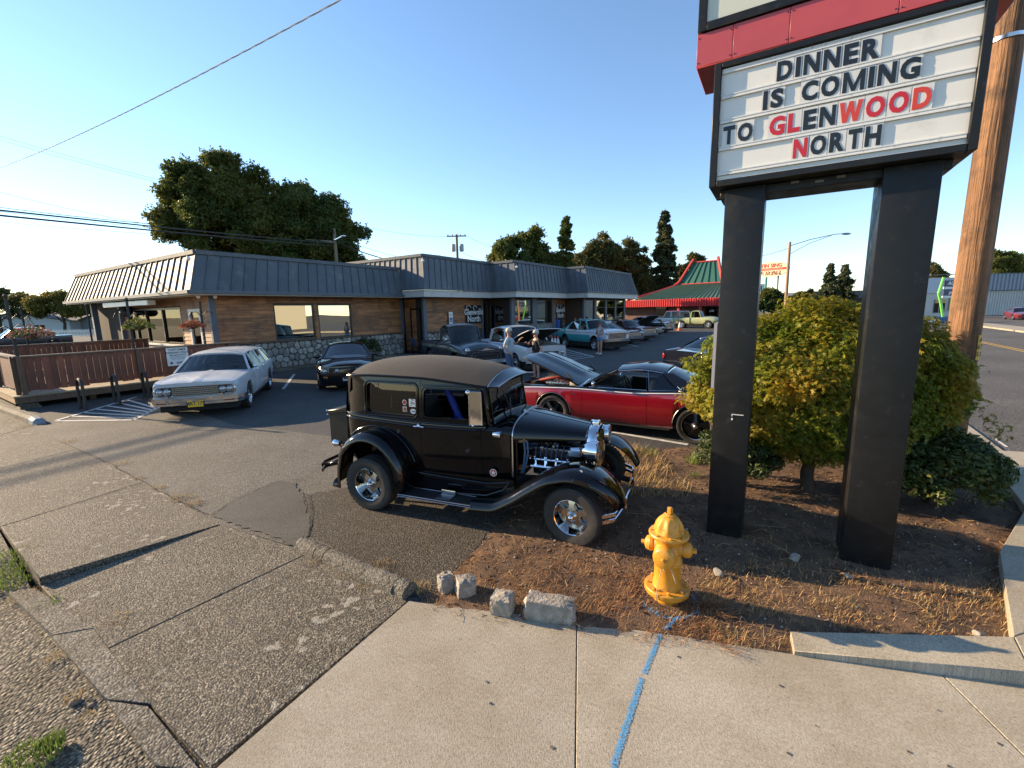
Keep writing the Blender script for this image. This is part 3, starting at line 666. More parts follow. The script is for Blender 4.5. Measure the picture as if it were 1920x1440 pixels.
def planks(face, a0, a1, z0, z1, holes, h=.15, joint=3.4, phase=0):
 rows = int(round((z1 - z0) / h)); h = (z1 - z0) / rows
 for r in range(rows):
  za, zb = z0 + r * h, z0 + (r + 1) * h
  spans = [(a0, a1)]
  for hx0, hx1, hz0, hz1 in holes:
   if hz0 < zb - .02 and hz1 > za + .02:
    spans = [s for sp in spans for s in ((sp[0], min(sp[1], hx0)), (max(sp[0], hx1), sp[1])) if s[1] - s[0] > .03]
  for sa, sb in spans:
   cuts = [sa]; x = sa + rp.uniform(.4, 1) * joint
   while x < sb - .6: cuts.append(x); x += joint * rp.uniform(.7, 1.1)
   cuts.append(sb)
   for ca, cb in zip(cuts, cuts[1:]):
    mb = MB(); b_ = .008 + rp.uniform(0, .004)
    pts = [face.P(ca + .0015, .002, za), face.P(cb - .0015, .002, za), face.P(ca + .0015, .026 + b_, za), face.P(cb - .0015, .026 + b_, za), face.P(ca + .0015, .002, zb - .003), face.P(cb - .0015, .002, zb - .003), face.P(ca + .0015, .012, zb - .003), face.P(cb - .0015, .012, zb - .003)]
    mb.add(pts, [(0, 1, 3, 2), (2, 3, 7, 6), (4, 6, 7, 5), (0, 2, 6, 4), (1, 5, 7, 3)])
    mb.build('wall_plank', cedar, bld, smooth=False)
def core(face, a0, a1, z0, z1, holes, depth=.18, name='wall', mat=wall_core):
 mb = MB()
 for (a, b, p, q) in wall_rects(a0, a1, z0, z1, holes): face.box(mb, a, b, -depth, 0, p, q)
 return mb.build(name, mat, bld)
def window(face, a0, a1, z0, z1, gl, frame=bronze, fw=.05, mull=(), name='window', bars=()):
 mb = MB()
 face.box(mb, a0, a0 + fw, -.08, .035, z0, z1); face.box(mb, a1 - fw, a1, -.08, .035, z0, z1)
 face.box(mb, a0 + fw, a1 - fw, -.08, .033, z0, z0 + fw); face.box(mb, a0 + fw, a1 - fw, -.08, .033, z1 - fw, z1)
 for m_ in mull: face.box(mb, m_ - fw * .6, m_ + fw * .6, -.08, .037, z0 + fw, z1 - fw)
 for b_ in bars: face.box(mb, a0 + fw, a1 - fw, -.08, .031, b_ - fw * .5, b_ + fw * .5)
 o = mb.build(name, frame, bld)
 edges = [a0 + fw] + list(mull) + [a1 - fw]
 for e0, e1 in zip(edges, edges[1:]):
  g2 = MB(); p = [face.P(e0, -.03, z0 + fw), face.P(e1, -.03, z0 + fw), face.P(e1, -.03, z1 - fw), face.P(e0, -.03, z1 - fw)]
  g2.add(p, [(0, 1, 2, 3)]); g2.build('pane', gl, o)
 return o
W1 = Face(0.0, 'front'); holes1 = [(.16, 2.09, 1.25, 2.84), (2.28, 4.17, 1.25, 2.84)]
core(W1, -2.28, 7.7, 0, 3.2, holes1)
planks(W1, -2.14, 7.45, 1.26, 3.18, holes1, .148)
for h in holes1: window(W1, *h, film_glass)
mb = MB(); W1.box(mb, 2.095, 2.275, -.1, .04, 1.25, 2.84); mb.build('window_post', cedar, bld)
for a in ((-2.36, -2.14, -.1, .05, 0, 3.18), (7.45, 7.7, -.05, .05, 1.2, 3.18)): mb = MB(); W1.box(mb, *a); mb.build('corner_post', trim_blue, bld, bevel=.008)
mb = MB(); W1.box(mb, -2.14, 7.7, -.02, .10, 1.19, 1.25); mb.build('sill', ledge_m, bld, bevel=.008)
def stones(face, a0, a1, z0, z1, size, seed, d=.045):
 rs = random.Random(seed); seeds = []
 nx = int((a1 - a0) / size); nz = max(2, int((z1 - z0) / (size * .82)))
 for i in range(-1, nx + 1):
  for j in range(-1, nz + 1):
   seeds.append((a0 + (i + .5 + .5 * (j % 2) + rs.uniform(-.36, .36)) * (a1 - a0) / nx, z0 + (j + .5 + rs.uniform(-.34, .34)) * (z1 - z0) / nz))
 for (cx, cz) in seeds:
  if not (a0 < cx < a1 and z0 < cz < z1): continue
  poly = [(a0, z0), (a1, z0), (a1, z1), (a0, z1)]
  for (ox, oz) in seeds:
   if (ox, oz) == (cx, cz) or hypot(ox - cx, oz - cz) > size * 2.6: continue
   mx, mz = (ox + cx) / 2, (oz + cz) / 2; dx, dz = ox - cx, oz - cz; out = []
   for k in range(len(poly)):
    p, q = poly[k - 1], poly[k]
    fp = (p[0] - mx) * dx + (p[1] - mz) * dz; fq = (q[0] - mx) * dx + (q[1] - mz) * dz
    if (fp <= 0) != (fq <= 0):
     t = fp / (fp - fq); out.append((p[0] + (q[0] - p[0]) * t, p[1] + (q[1] - p[1]) * t))
    if fq <= 0: out.append(q)
   poly = out
   if not poly: break
  if len(poly) < 3: continue
  gx = sum(p[0] for p in poly) / len(poly); gz = sum(p[1] for p in poly) / len(poly)
  rnd = []
  for k in range(len(poly)):
   p, q = poly[k], poly[(k + 1) % len(poly)]
   for t in (.2, .8): rnd.append((p[0] + (q[0] - p[0]) * t, p[1] + (q[1] - p[1]) * t))
  def ring(sc, dd): return [face.P(gx + (p[0] - gx) * sc, dd, gz + (p[1] - gz) * sc) for p in rnd]
  dp = d * rs.uniform(.75, 1.35); s0 = .90 + rs.uniform(-.02, .02)
  mb = MB(); mb.loft([ring(s0, .0), ring(s0 * .985, dp * .62), ring(s0 * .80, dp)], True, False, True)
  mb.build('stone', stone_m, bld, smooth=True, angle=30)
core(Face(-.004, 'front'), -2.1, 7.7, 0, 1.19, [], .004, 'mortar_bed', mortar)
stones(Face(-.004, 'front'), -2.1, 7.65, .02, 1.185, .285, 3)
mb = MB(); mb.box(-2.3, 6.0, -1.0, -.02, 0, .06); mb.build('planter', soil, bld)
mb = MB(); mb.box(-2.3, 6.0, -1.14, -1.0, 0, .13); mb.build('planter_edge', concrete_old, bld, bevel=.01)
WL = Face(-2.28, 'left'); holesL = [(1.02, 2.13, .4, 2.70), (2.85, 9.17, 1.17, 2.80)]
core(WL, 0, 15, 0, 3.2, holesL)
planks(WL, .12, 9.9, .40, 3.18, holesL, .16, 3.0)
planks(Face(-2.0, 'left'), 9.9, 13.2, .4, 3.18, [], .16)
window(WL, 2.85, 9.17, 1.17, 2.80, shade_glass, mull=(4.9, 6.9, 8.3), fw=.09)
window(WL, 1.02, 2.13, .42, 2.70, shade_glass, M('door_white', (.55, .55, .55), .5), .13, name='door')
mb = MB(); WL.box(mb, 2.75, 9.3, -.05, .10, 1.09, 1.165); mb.build('sill', white_paint, bld)
for a in ((-2.75, -2.5, 13.2, 13.45, 0, 3.2), (-2.48, -2.28, 9.9, 10.05, .4, 3.2)): mb = MB(); mb.box(*a); mb.build('corner_post', trim_blue, bld)
M1 = Face(-1.6, 'front'); M2 = Face(-3.5, 'front'); M3 = Face(-5.1, 'front'); U2, U3 = 13.75, 21.3
core(M1, 7.75, U2, 0, 3.2, [(13.05, 13.6, 0, 2.9)]); planks(M1, 7.98, 13.0, 1.26, 3.18, [], .148)
for a in ((7.70, 7.96), (13.0, 13.2)): mb = MB(); M1.box(mb, *a, -.1, .05, 0, 3.19); mb.build('corner_post', trim_blue, bld, bevel=.008)
mb = MB(); M1.box(mb, 7.98, 13.0, -.02, .10, 1.19, 1.25); mb.build('sill', ledge_m, bld, bevel=.008)
core(Face(-1.604, 'front'), 7.98, 13.0, 0, 1.19, [], .004, 'mortar_bed', mortar); stones(Face(-1.604, 'front'), 7.98, 10.2, .02, 1.185, .285, 8)
R1 = Face(7.75, 'left'); core(R1, -1.42, -.16, 0, 3.2, []); planks(R1, -1.0, -.1, .2, 3.1, [], .16)
window(Face(7.745, 'left'), -1.42, -.55, .05, 2.6, dglass, black_paint, .1, name='door')
R2 = Face(U2, 'left'); core(R2, -3.32, -1.6, 0, 3.2, [(-2.95, -1.75, .03, 2.75)]); window(R2, -2.95, -1.75, .03, 2.75, dglass, bronze, .07, name='door')
for F_, a, b in ((M2, U2 - .05, U2 + .32), (M2, 16.35, 16.92), (M2, 19.18, 19.5), (M3, U3 - .03, U3 + .25), (M3, 23.35, 23.63), (M3, 25.6, 25.88), (M3, 27.8, 28.08), (M3, 30.1, 30.38)): mb = MB(); F_.box(mb, a, b, -.1, .05, 0, 3.19); mb.build('wall_post', trim_blue, bld)
h2 = [(14.12, 16.33, 1.38, 3.06), (16.95, 19.15, 1.38, 3.06)]
core(M2, U2, U3, 0, 3.2, h2);
for h in h2: window(M2, *h, film('main_glass', .35), mull=(h[1] - .75,) if h[0] > 16 else ())
planks(M2, 19.5, U3, 1.3, 3.18, [], .15)
core(Face(-3.5, 'front'), U2 + .3, U3, 0, 1.36, [], -.03, 'stone_base', M('stone_band', (.26, .25, .23), .85, var=.6, vscale=5, bump=.6, bscale=8))
R3 = Face(U3, 'left'); core(R3, -4.92, -3.5, 0, 3.2, [], .15, 'wall', M('brown_wall', (.07, .04, .025), .7, var=.3, vscale=3))
h3 = [(21.6, 23.3, 1.3, 3.05), (23.7, 25.55, 1.3, 3.05), (25.95, 27.75, 1.3, 3.05), (28.15, 30.05, 1.3, 3.05)]
core(M3, U3, 30.4, 0, 3.2, h3)
for i, h in enumerate(h3): window(M3, *h, film('main_glass', .35), bars=(2.45,) if i else ())
core(Face(-5.1, 'front'), U3 + .25, 30.4, 0, 1.28, [], -.03, 'stone_base', MATS['stone_band'])
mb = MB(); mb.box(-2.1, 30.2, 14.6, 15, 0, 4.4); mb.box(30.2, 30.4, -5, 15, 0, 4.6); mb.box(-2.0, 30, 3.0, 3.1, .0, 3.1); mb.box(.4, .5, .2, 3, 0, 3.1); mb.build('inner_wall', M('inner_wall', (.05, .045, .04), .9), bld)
mb = MB(); mb.add([(-3.1, 15, 3.19), (-3.1, -.85, 3.19), (6.95, -.85, 3.19), (6.95, 15, 3.19)], [(0, 1, 2, 3)]); mb.add([(7, 15, 3.185), (7, -2.45, 3.185), (13.0, -2.45, 3.185), (13.0, -4.35, 3.185), (20.05, -4.35, 3.185), (20.05, -5.95, 3.185), (31.1, -5.95, 3.185), (31.1, 15, 3.185)], [tuple(range(8))])
mb.build('soffit', soffit_m, bld)
def mansard(e0, e1, r0, r1, pitch, rib=.045):
 e0, e1, r0, r1 = map(Vector, (e0, e1, r0, r1)); L = (e1 - e0).length; n = max(1, int(round(L / pitch)))
 nor = (e1 - e0).cross(r0 - e0).normalized()
 for k in range(n):
  a, b = k / n, (k + 1) / n; g2 = .004 / L
  p = [e0.lerp(e1, a), e0.lerp(e1, b), r0.lerp(r1, b), r0.lerp(r1, a)]
  mb = MB(); mb.add(p + [q - nor * .02 for q in p], [(0, 1, 2, 3), (0, 4, 5, 1), (2, 6, 7, 3), (3, 7, 4, 0), (1, 5, 6, 2)])
  x = (e1 - e0).normalized() * .017; q0, q1 = p[0] + nor * .001, p[3] + nor * .001     # the standing seam on the panel's edge
  mb.add([q0 - x, q0 + x, q1 + x, q1 - x] + [v + nor * rib for v in (q0 - x, q0 + x, q1 + x, q1 - x)], [(4, 5, 6, 7), (0, 1, 5, 4), (1, 2, 6, 5), (2, 3, 7, 6), (3, 0, 4, 7)])
  mb.build('roof_panel', roof_metal, bld)
 mb = MB(); mb.bar(r0 + nor * .0 + Vector((0, 0, .055)), r1 + Vector((0, 0, .055)), .16, .15); mb.build('ridge_trim', roof_metal, bld)
 return nor
ze, zr = 3.36, 4.72; Ze, Zr = 3.62, 5.36
mansard((-3.27, 15.5, ze), (-3.27, -.9, ze), (-2.75, 15.0, zr), (-2.75, -.4, zr), .62)
mansard((-3.27, -.9, ze), (6.95, -.9, ze), (-2.75, -.4, zr), (7.2, -.4, zr), .455)
mansard((6.95, 14, Ze), (6.95, -2.5, Ze), (7.45, 13.5, Zr), (7.45, -2.0, Zr), .46)
mansard((6.95, -2.5, Ze), (13.0, -2.5, Ze), (7.45, -2.0, Zr), (13.5, -2.0, Zr), .46)
mansard((13.0, -2.4, Ze), (13.0, -4.4, Ze), (13.5, -1.9, Zr), (13.5, -3.9, Zr), .46)
mansard((13.0, -4.4, Ze), (20.05, -4.4, Ze), (13.5, -3.9, Zr), (20.55, -3.9, Zr), .46)
mansard((20.05, -4.3, Ze), (20.05, -6.0, Ze), (20.55, -3.8, Zr), (20.55, -5.5, Zr), .46)
mansard((20.05, -6.0, Ze), (31.2, -6.0, Ze), (20.55, -5.5, Zr), (30.7, -5.5, Zr), .46)
mansard((31.2, -6.0, Ze), (31.2, 15, Ze), (30.7, -5.5, Zr), (30.7, 15, Zr), .46)
mb = MB()
for poly, z in (([(-2.8, 15), (-2.8, -.4), (7.2, -.4), (7.2, 15)], 4.60), ([(7.4, 15), (7.4, -2), (13.5, -2), (13.5, -3.9), (20.5, -3.9), (20.5, -5.5), (30.7, -5.5), (30.7, 15)], 5.22)):
 mb.add([(*p, z) for p in poly], [tuple(range(len(poly)))])
mb.build('flat_roof', M('flat_roof', (.25, .24, .22), .9), bld)
mb = MB()
for a, b in (((-3.33, 15.5), (-3.33, -.96)), ((-3.33, -.96), (6.93, -.96))): mb.bar((*a, 3.29), (*b, 3.29), .13, .13)
for a, b in (((6.9, -.2), (6.9, -2.56)), ((6.9, -2.56), (12.94, -2.56)), ((12.94, -2.5), (12.94, -4.46)), ((12.94, -4.46), (19.99, -4.46)), ((19.99, -4.4), (19.99, -6.06)), ((19.99, -6.06), (31.2, -6.06))): mb.bar((*a, 3.585), (*b, 3.585), .10, .07)
mb.build('gutter', trim_blue, bld)
mb = MB()
for a, b in (((-3.22, 15.5), (-3.22, -.85)), ((-3.22, -.85), (6.95, -.85))): mb.bar((*a, 3.2), (*b, 3.2), .06, .05)
def fasc(a, b): mb.bar((*a, 3.365), (*b, 3.365), .05, .36)
fasc((6.97, 1.0), (6.97, -2.45)); fasc((6.945, -2.475), (13.0, -2.475)); fasc((13.02, -2.5), (13.02, -4.35)); fasc((12.995, -4.375), (20.03, -4.375)); fasc((20.07, -4.4), (20.07, -5.95)); fasc((20.045, -5.975), (31.2, -5.975))
mb.build('fascia', fascia_m, bld)
for p in ((-3.2, -.95, 4.45), (7.0, -2.5, 5.05), (13.1, -4.4, 5.0), (-2.9, -.55, 3.13), (-2.3, -.5, 3.13)): mb = MB(); mb.ball(p, .07, .07, .08); mb.build('flood_light', white_paint, bld, smooth=True)
mb = MB()
for (x, y, z) in ((-2.6, 1.2, 4.86), (7.7, -1.2, 5.5)): mb.bar((x, y, z), (x + 1.4, y - .5, z + .05), .5, .03);
mb.build('roof_vent_cap', alu, bld)
mb = MB(); mb.bar((-3.0, 9.6, 3.02), (-2.95, 3.9, 3.02), .32, .22); mb.build('awning_case', white_paint, bld, bevel=.02)
mb = MB(); mb.bar((-2.7, 8.9, 2.6), (-2.35, 8.7, 3.0), .5, .3); mb.ball((-2.75, 7.9, 2.62), .28, .3, .2); mb.build('patio_heater', matte_black, bld, smooth=True)
FT = bpy.data.fonts[0] if len(bpy.data.fonts) else None
def text_mesh(name, body, size, mat, parent, loc, rot, extrude=.002, align='CENTER', shear=0.0, sx=1.0, bold=0.0, spacing=1.0):
 cu = bpy.data.curves.new(name, 'FONT'); cu.body = body; cu.size = size; cu.extrude = extrude; cu.align_x = align; cu.align_y = 'CENTER'; cu.shear = shear; cu.offset = bold; cu.space_character = spacing
 cu.resolution_u = 3
 tmp = bpy.data.objects.new('tmp_text', cu); COL.objects.link(tmp)
 dg = bpy.context.evaluated_depsgraph_get(); me = bpy.data.meshes.new_from_object(tmp.evaluated_get(dg)); bpy.data.objects.remove(tmp); bpy.data.curves.remove(cu)
 me.name = name; me.materials.clear(); me.materials.append(mat)
 if sx != 1.0:
  for v in me.vertices: v.co.x *= sx
 o = bpy.data.objects.new(name, me); COL.objects.link(o); o.parent = parent; o.location = loc; o.rotation_euler = rot
 return o
cloth_black = M('banner_cloth', (.006, .006, .007), .8); chalk = M('banner_paint', (.62, .62, .62), .7)
def banner(u0, u1, z0, z1, y, label, group):
 r = empty('banner', BW((u0 + u1) / 2, y, z0), BAZ, label, 'banner', group); w = u1 - u0; h = z1 - z0
 mb = MB(); mb.grid(14, 10, lambda a, b: ((a - .5) * w * (1 - .03 * sin(b * pi)), -.03 - .012 * sin(a * 9 + b * 2), b * h - .02 * sin(a * pi) * (1 - b)))
 mb.build('cloth', cloth_black, r, smooth=True)
 for txt, sz, zz_, sxx in (('Glenwood', .44, .60, .78), ('North', .50, .24, .80)):
  text_mesh('lettering', txt, h * sz * .95, chalk, r, (0, -.062, h * zz_), (pi / 2, 0, 0), .004, sx=sxx * w / 1.42 / (h / 1.14), bold=.012)
 mb = MB()
 for (x, z_, rx, rz_) in ((-.30, .86, .17, .10), (.08, .84, .13, .12), (.36, .66, .08, .14)):
  mb.tube([(x * w + rx * w * cos(a) * .8, -.064, z_ * h + rz_ * h * sin(a)) for a in [k * .42 for k in range(0, 12)]], .013 * w, 5)
 mb.build('flourish', chalk, r)
banner(11.29, 13.0, 1.60, 2.76, -1.62, 'black banner with white painted lettering on timber wall above the dark pickup', 'restaurant name banners')
banner(19.75, 21.05, 1.62, 2.77, -3.54, 'black banner with white painted lettering on the wall beside the standing pair', 'restaurant name banners')
# ---- the raised patio deck in front of the left end
deck = empty('patio_deck', B0, BAZ, 'raised timber patio deck with red brown board railing', 'deck')
deckwood = M('deck_board', (.34, .27, .17), .75, var=.3, vscale=2.5, stretch=(1, 8, 8), orand=.16, bump=.2, bscale=20)
redwood = M('railing_board', (.19, .060, .030), .6, var=.45, vscale=2.0, stretch=(6, 6, 1), orand=.28, bump=.2, bscale=16)
railgrey = M('rail_cap', (.16, .12, .09), .65, var=.35, vscale=3, stretch=(1, 7, 7))
postwood = M('rail_post', (.13, .075, .045), .7, var=.4, vscale=3, stretch=(7, 7, 1))
y = -2.22
while y < 6.1:
 mb = MB(); mb.box(-8.22, -2.3, y, y + .135, .335, .375); mb.build('deck_board', deckwood, deck); y += .143
mb = MB(); mb.box(-8.18, -2.35, -2.2, -2.16, .16, .332); mb.build('rim_joist', postwood, deck); mb = MB(); mb.box(-8.20, -8.16, -2.155, 6.1, .16, .332); mb.build('rim_joist', M('rim_sunlit', (.42, .25, .13), .7, var=.4, vscale=4, stretch=(6, 1, 6)), deck)  # left joist faces the sun: sunlit brightness painted into its wood colour
mb = MB()
for k in range(5):
 for yy in (-1.9, 1.5): mb.box(-8.0 + k * 1.35, -7.86 + k * 1.35, yy, yy + .14, -.02, .16)
mb.build('pier_post', postwood, deck); mb = MB(); mb.prism([(-.22, 0), (.22, 0), (.15, .13), (-.15, .13)], -.2, .2, 'y'); mb.build('pier_block', concrete_old, deck, loc=(-7.93, -1.95, 0));
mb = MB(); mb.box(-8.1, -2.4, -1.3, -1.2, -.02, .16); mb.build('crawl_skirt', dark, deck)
rk = random.Random(9)
def rail_run(a, b, zt=1.43, post_at=(), cap=True, bz=.46, step=.152):
 a = Vector(a); b = Vector(b); L = (b - a).length; d = (b - a).normalized(); n = Vector((-d.y, d.x, 0))
 rot = atan2(d.y, d.x)
 k = int(L / step)
 for i in range(k):
  mb = MB(); w = .1475 + rk.uniform(-.004, .003); mb.box(0, w, -.011, .011, bz + rk.uniform(-.03, .015), zt - .05)
  p = a + d * (i * step + .01); mb.build('railing_board', redwood, deck, loc=(p.x, p.y, 0), rot=(0, 0, rot))
 mb = MB(); M4 = Matrix.Rotation(rot, 4, 'Z'); M4.translation = a
 mb.box(-.06, L + .06, -.075, .075, zt - .045, zt, 0, M4); mb.build('rail_cap', railgrey, deck, bevel=.006)
 mb = MB(); mb.box(0, L, .013, .05, zt - .15, zt - .06, 0, M4); mb.box(0, L, .013, .05, bz + .05, bz + .14, 0, M4); mb.build('rail_beam', postwood, deck)
 for t in post_at:
  p = a + d * t; mb = MB(); mb.box(-.05, .05, -.05, .05, 0, zt - .05 - .33); mb.build('rail_post', postwood, deck, loc=(p.x - n.x * .067, p.y - n.y * .067, .376), rot=(0, 0, rot))
rail_run((-8.0, -2.0, 0), (-2.5, -2.0, 0), post_at=(.03, 2.6, 5.3))
rail_run((-8.0, 6.0, 0), (-8.0, -2.02, 0), post_at=(.05, 2.6, 5.2, 7.9))
rail_run((-8.0, 6.05, 0), (-2.6, 6.05, 0), post_at=(.1, 2.6, 5.3))
def lamp_post(x, y, z1, label, hook=0):
 r = empty('hook_post', BW(x, y, 1.43), BAZ, label, 'hook post', 'black hook posts on the deck railing')
 mb = MB(); mb.tube([(0, 0, 0), (0, 0, z1 - 1.43)], .035, 8); mb.build('pole', matte_black, r)
 mb = MB(); mb.ball((0, 0, z1 - 1.43 + .04), .05, .05, .06, 8, 5); mb.build('finial', matte_black, r)
 if hook:
  mb = MB()
  for s in (1, -1): mb.tube([(0, 0, .95), (s * .15, 0, 1.12), (s * .33, 0, 1.10), (s * .38, 0, .98)], .014, 6); mb.tube([(0, 0, .7), (s * .12, 0, .82), (s * .2, 0, .76), (s * .1, 0, .70)], .012, 6)
  mb.build('scroll_hook', matte_black, r)
lamp_post(-7.97, -2.0, 2.98, 'black hook post at the left front corner of the deck railing', 1)
lamp_post(-6.5, 6.05, 2.8, 'black scroll hook post on the back railing behind the first basket', 1)
lamp_post(-4.58, 6.05, 2.9, 'plain black post on the back railing left of the patio windows')
lamp_post(-5.45, -2.0, 2.92, 'black hook post on the front railing left of the parking sign', 1)
lamp_post(-3.44, -2.0, 2.84, 'black hook post on the front railing behind the wagon', 1)
leafA = M('basket_leaf', (.10, .14, .03), .6, irand=.5, transl=.3); flowerA = M('basket_pink', (.42, .13, .15), .6, irand=.5, transl=.3); flowerB = M('basket_orange', (.40, .13, .06), .6, irand=.5, transl=.3); flowerC = M('basket_yellow', (.34, .30, .04), .6, irand=.4, transl=.3)
def basket(x, y, z, rx, rz_, mats, label, seed):
 rs = random.Random(seed); r = empty('hanging_basket', BW(x, y, z), BAZ, label, 'hanging basket', 'flower baskets hanging over the deck')
 mb = MB(); mb.lathe([(.02, -.16), (.14, -.12), (.2, 0), (.21, .01), (.0, .0)], 14); mb.build('basket', M('coir', (.07, .05, .03), .9), r, smooth=True)
 mb = MB()
 for k in range(700):
  a = rs.uniform(0, 6.28); u = rs.random() ** .5; p = Vector((rx * u * cos(a), rx * u * sin(a), rz_ * (1 - u * u) * rs.uniform(-.2, 1.0) - .12 * u * rs.random()))
  d = Vector((rs.gauss(0, 1), rs.gauss(0, 1), rs.gauss(0, .6))).normalized() * rs.uniform(.025, .05); e = d.cross(Vector((rs.gauss(0, 1), rs.gauss(0, 1), rs.gauss(0, 1)))).normalized() * .02
  mb.add([p - d, p + e, p + d, p - e], [(0, 1, 2, 3)], 0 if rs.random() < .55 else 1)
 o = mb.build('flowers', mats, r)
 mb = MB()
 for a in (0, 2.1, 4.2): mb.tube([(.19 * cos(a), .19 * sin(a), 0), (0, 0, .42)], .006, 4)
 mb.build('hanger', matte_black, r)
basket(-7.62, -2.0, 2.02, .46, .26, [leafA, flowerA], 'pink flower basket hanging at the left end of the deck', 1)
basket(-5.26, -2.0, 2.14, .42, .30, [leafA, flowerC], 'yellow and purple flower basket hanging left of the parking sign', 2)
basket(-3.76, -2.0, 2.12, .38, .2, [flowerB, flowerB], 'rusty orange flower basket hanging beside the white door', 3)
ps = empty('parking_sign', BW(-4.33, -2.0, .77), BAZ, 'white customer parking notice on deck railing behind the wagon', 'sign')
mb = MB(); mb.box(-.31, .31, -.03, -.018, 0, .61); mb.build('board', white_paint, ps)
ink = M('sign_ink', (.015, .015, .018), .6)
for t, z, s in (('CUSTOMER', .53, .098), ('PARKING ONLY', .435, .090), ('1996 State Hwy 99 E', .355, .056)): text_mesh('lettering', t, s, ink, ps, (0, -.0325, z), (pi / 2, 0, 0), .001, bold=.002)
for k, t in enumerate(('Vehicles left without permission', 'may be towed at the expense', 'of the owner day or night')): text_mesh('lettering', t, .036, ink, ps, (0, -.0325, .30 - .04 * k), (pi / 2, 0, 0), .001)
text_mesh('lettering', 'ALPHA', .085, ink, ps, (.07, -.0325, .09), (pi / 2, 0, 0), .001, bold=.003)
mb = MB(); mb.add([(-.2 + (.065 if k % 2 == 0 else .026) * sin(k * pi / 5), -.033, .095 + (.065 if k % 2 == 0 else .026) * cos(k * pi / 5)) for k in range(10)], [tuple(range(10))]); mb.build('star_mark', ink, ps)
for (a, b, lb) in (((152, 766), (167, 772), 'black bike rack hoop nearest the deck corner'), ((216, 755), (233, 762), 'middle black bike rack hoop beside the deck'), ((272, 745), (285, 750), 'black bike rack hoop nearest the wagon')):
 p, q = G(*a), G(*b); q = p + (q - p).normalized() * .55; r = empty('bike_rack', (p + q) / 2, atan2(q.y - p.y, q.x - p.x), lb, 'bike rack', 'hoop bike racks along the deck')
 mb = MB(); mb.tube([(-.27, 0, 0), (-.27, 0, .62)] + [(-.27 * cos(t * pi / 8), 0, .62 + .2 * sin(t * pi / 8)) for t in range(1, 8)] + [(.27, 0, .62), (.27, 0, 0)], .035, 8); mb.build('hoop', matte_black, r, smooth=True)
 mb = MB(); mb.box(-.34, -.2, -.07, .07, 0, .012); mb.box(.2, .34, -.07, .07, 0, .012); mb.build('foot', matte_black, r)
kb = empty('kerb_bar', label='old concrete parking kerb with blue painted end near the deck corner', cat='kerb')
a, b = G(-60, 745), G(78, 796); d = (b - a).normalized(); n = Vector((-d.y, d.x, 0))
mb = MB(); prof = [(-.12, 0), (-.11, .1), (-.05, .16), (.05, .16), (.11, .1), (.12, 0)]
mb.loft([[a + d * t + n * w + Vector((0, 0, z)) for w, z in prof] for t in (0, 1, (b - a).length - .45)], True, True, True); mb.build('bar', concrete_old, kb)
mb = MB(); mb.loft([[b - d * t + n * w * s + Vector((0, 0, z * s2)) for w, z in prof] for t, s, s2 in ((.449, 1, 1), (.15, .95, .8), (0, .7, .25))], True, True, True); mb.build('painted_end', M('pale_blue_paint', (.20, .24, .28), .7, var=.3, vscale=20), kb)
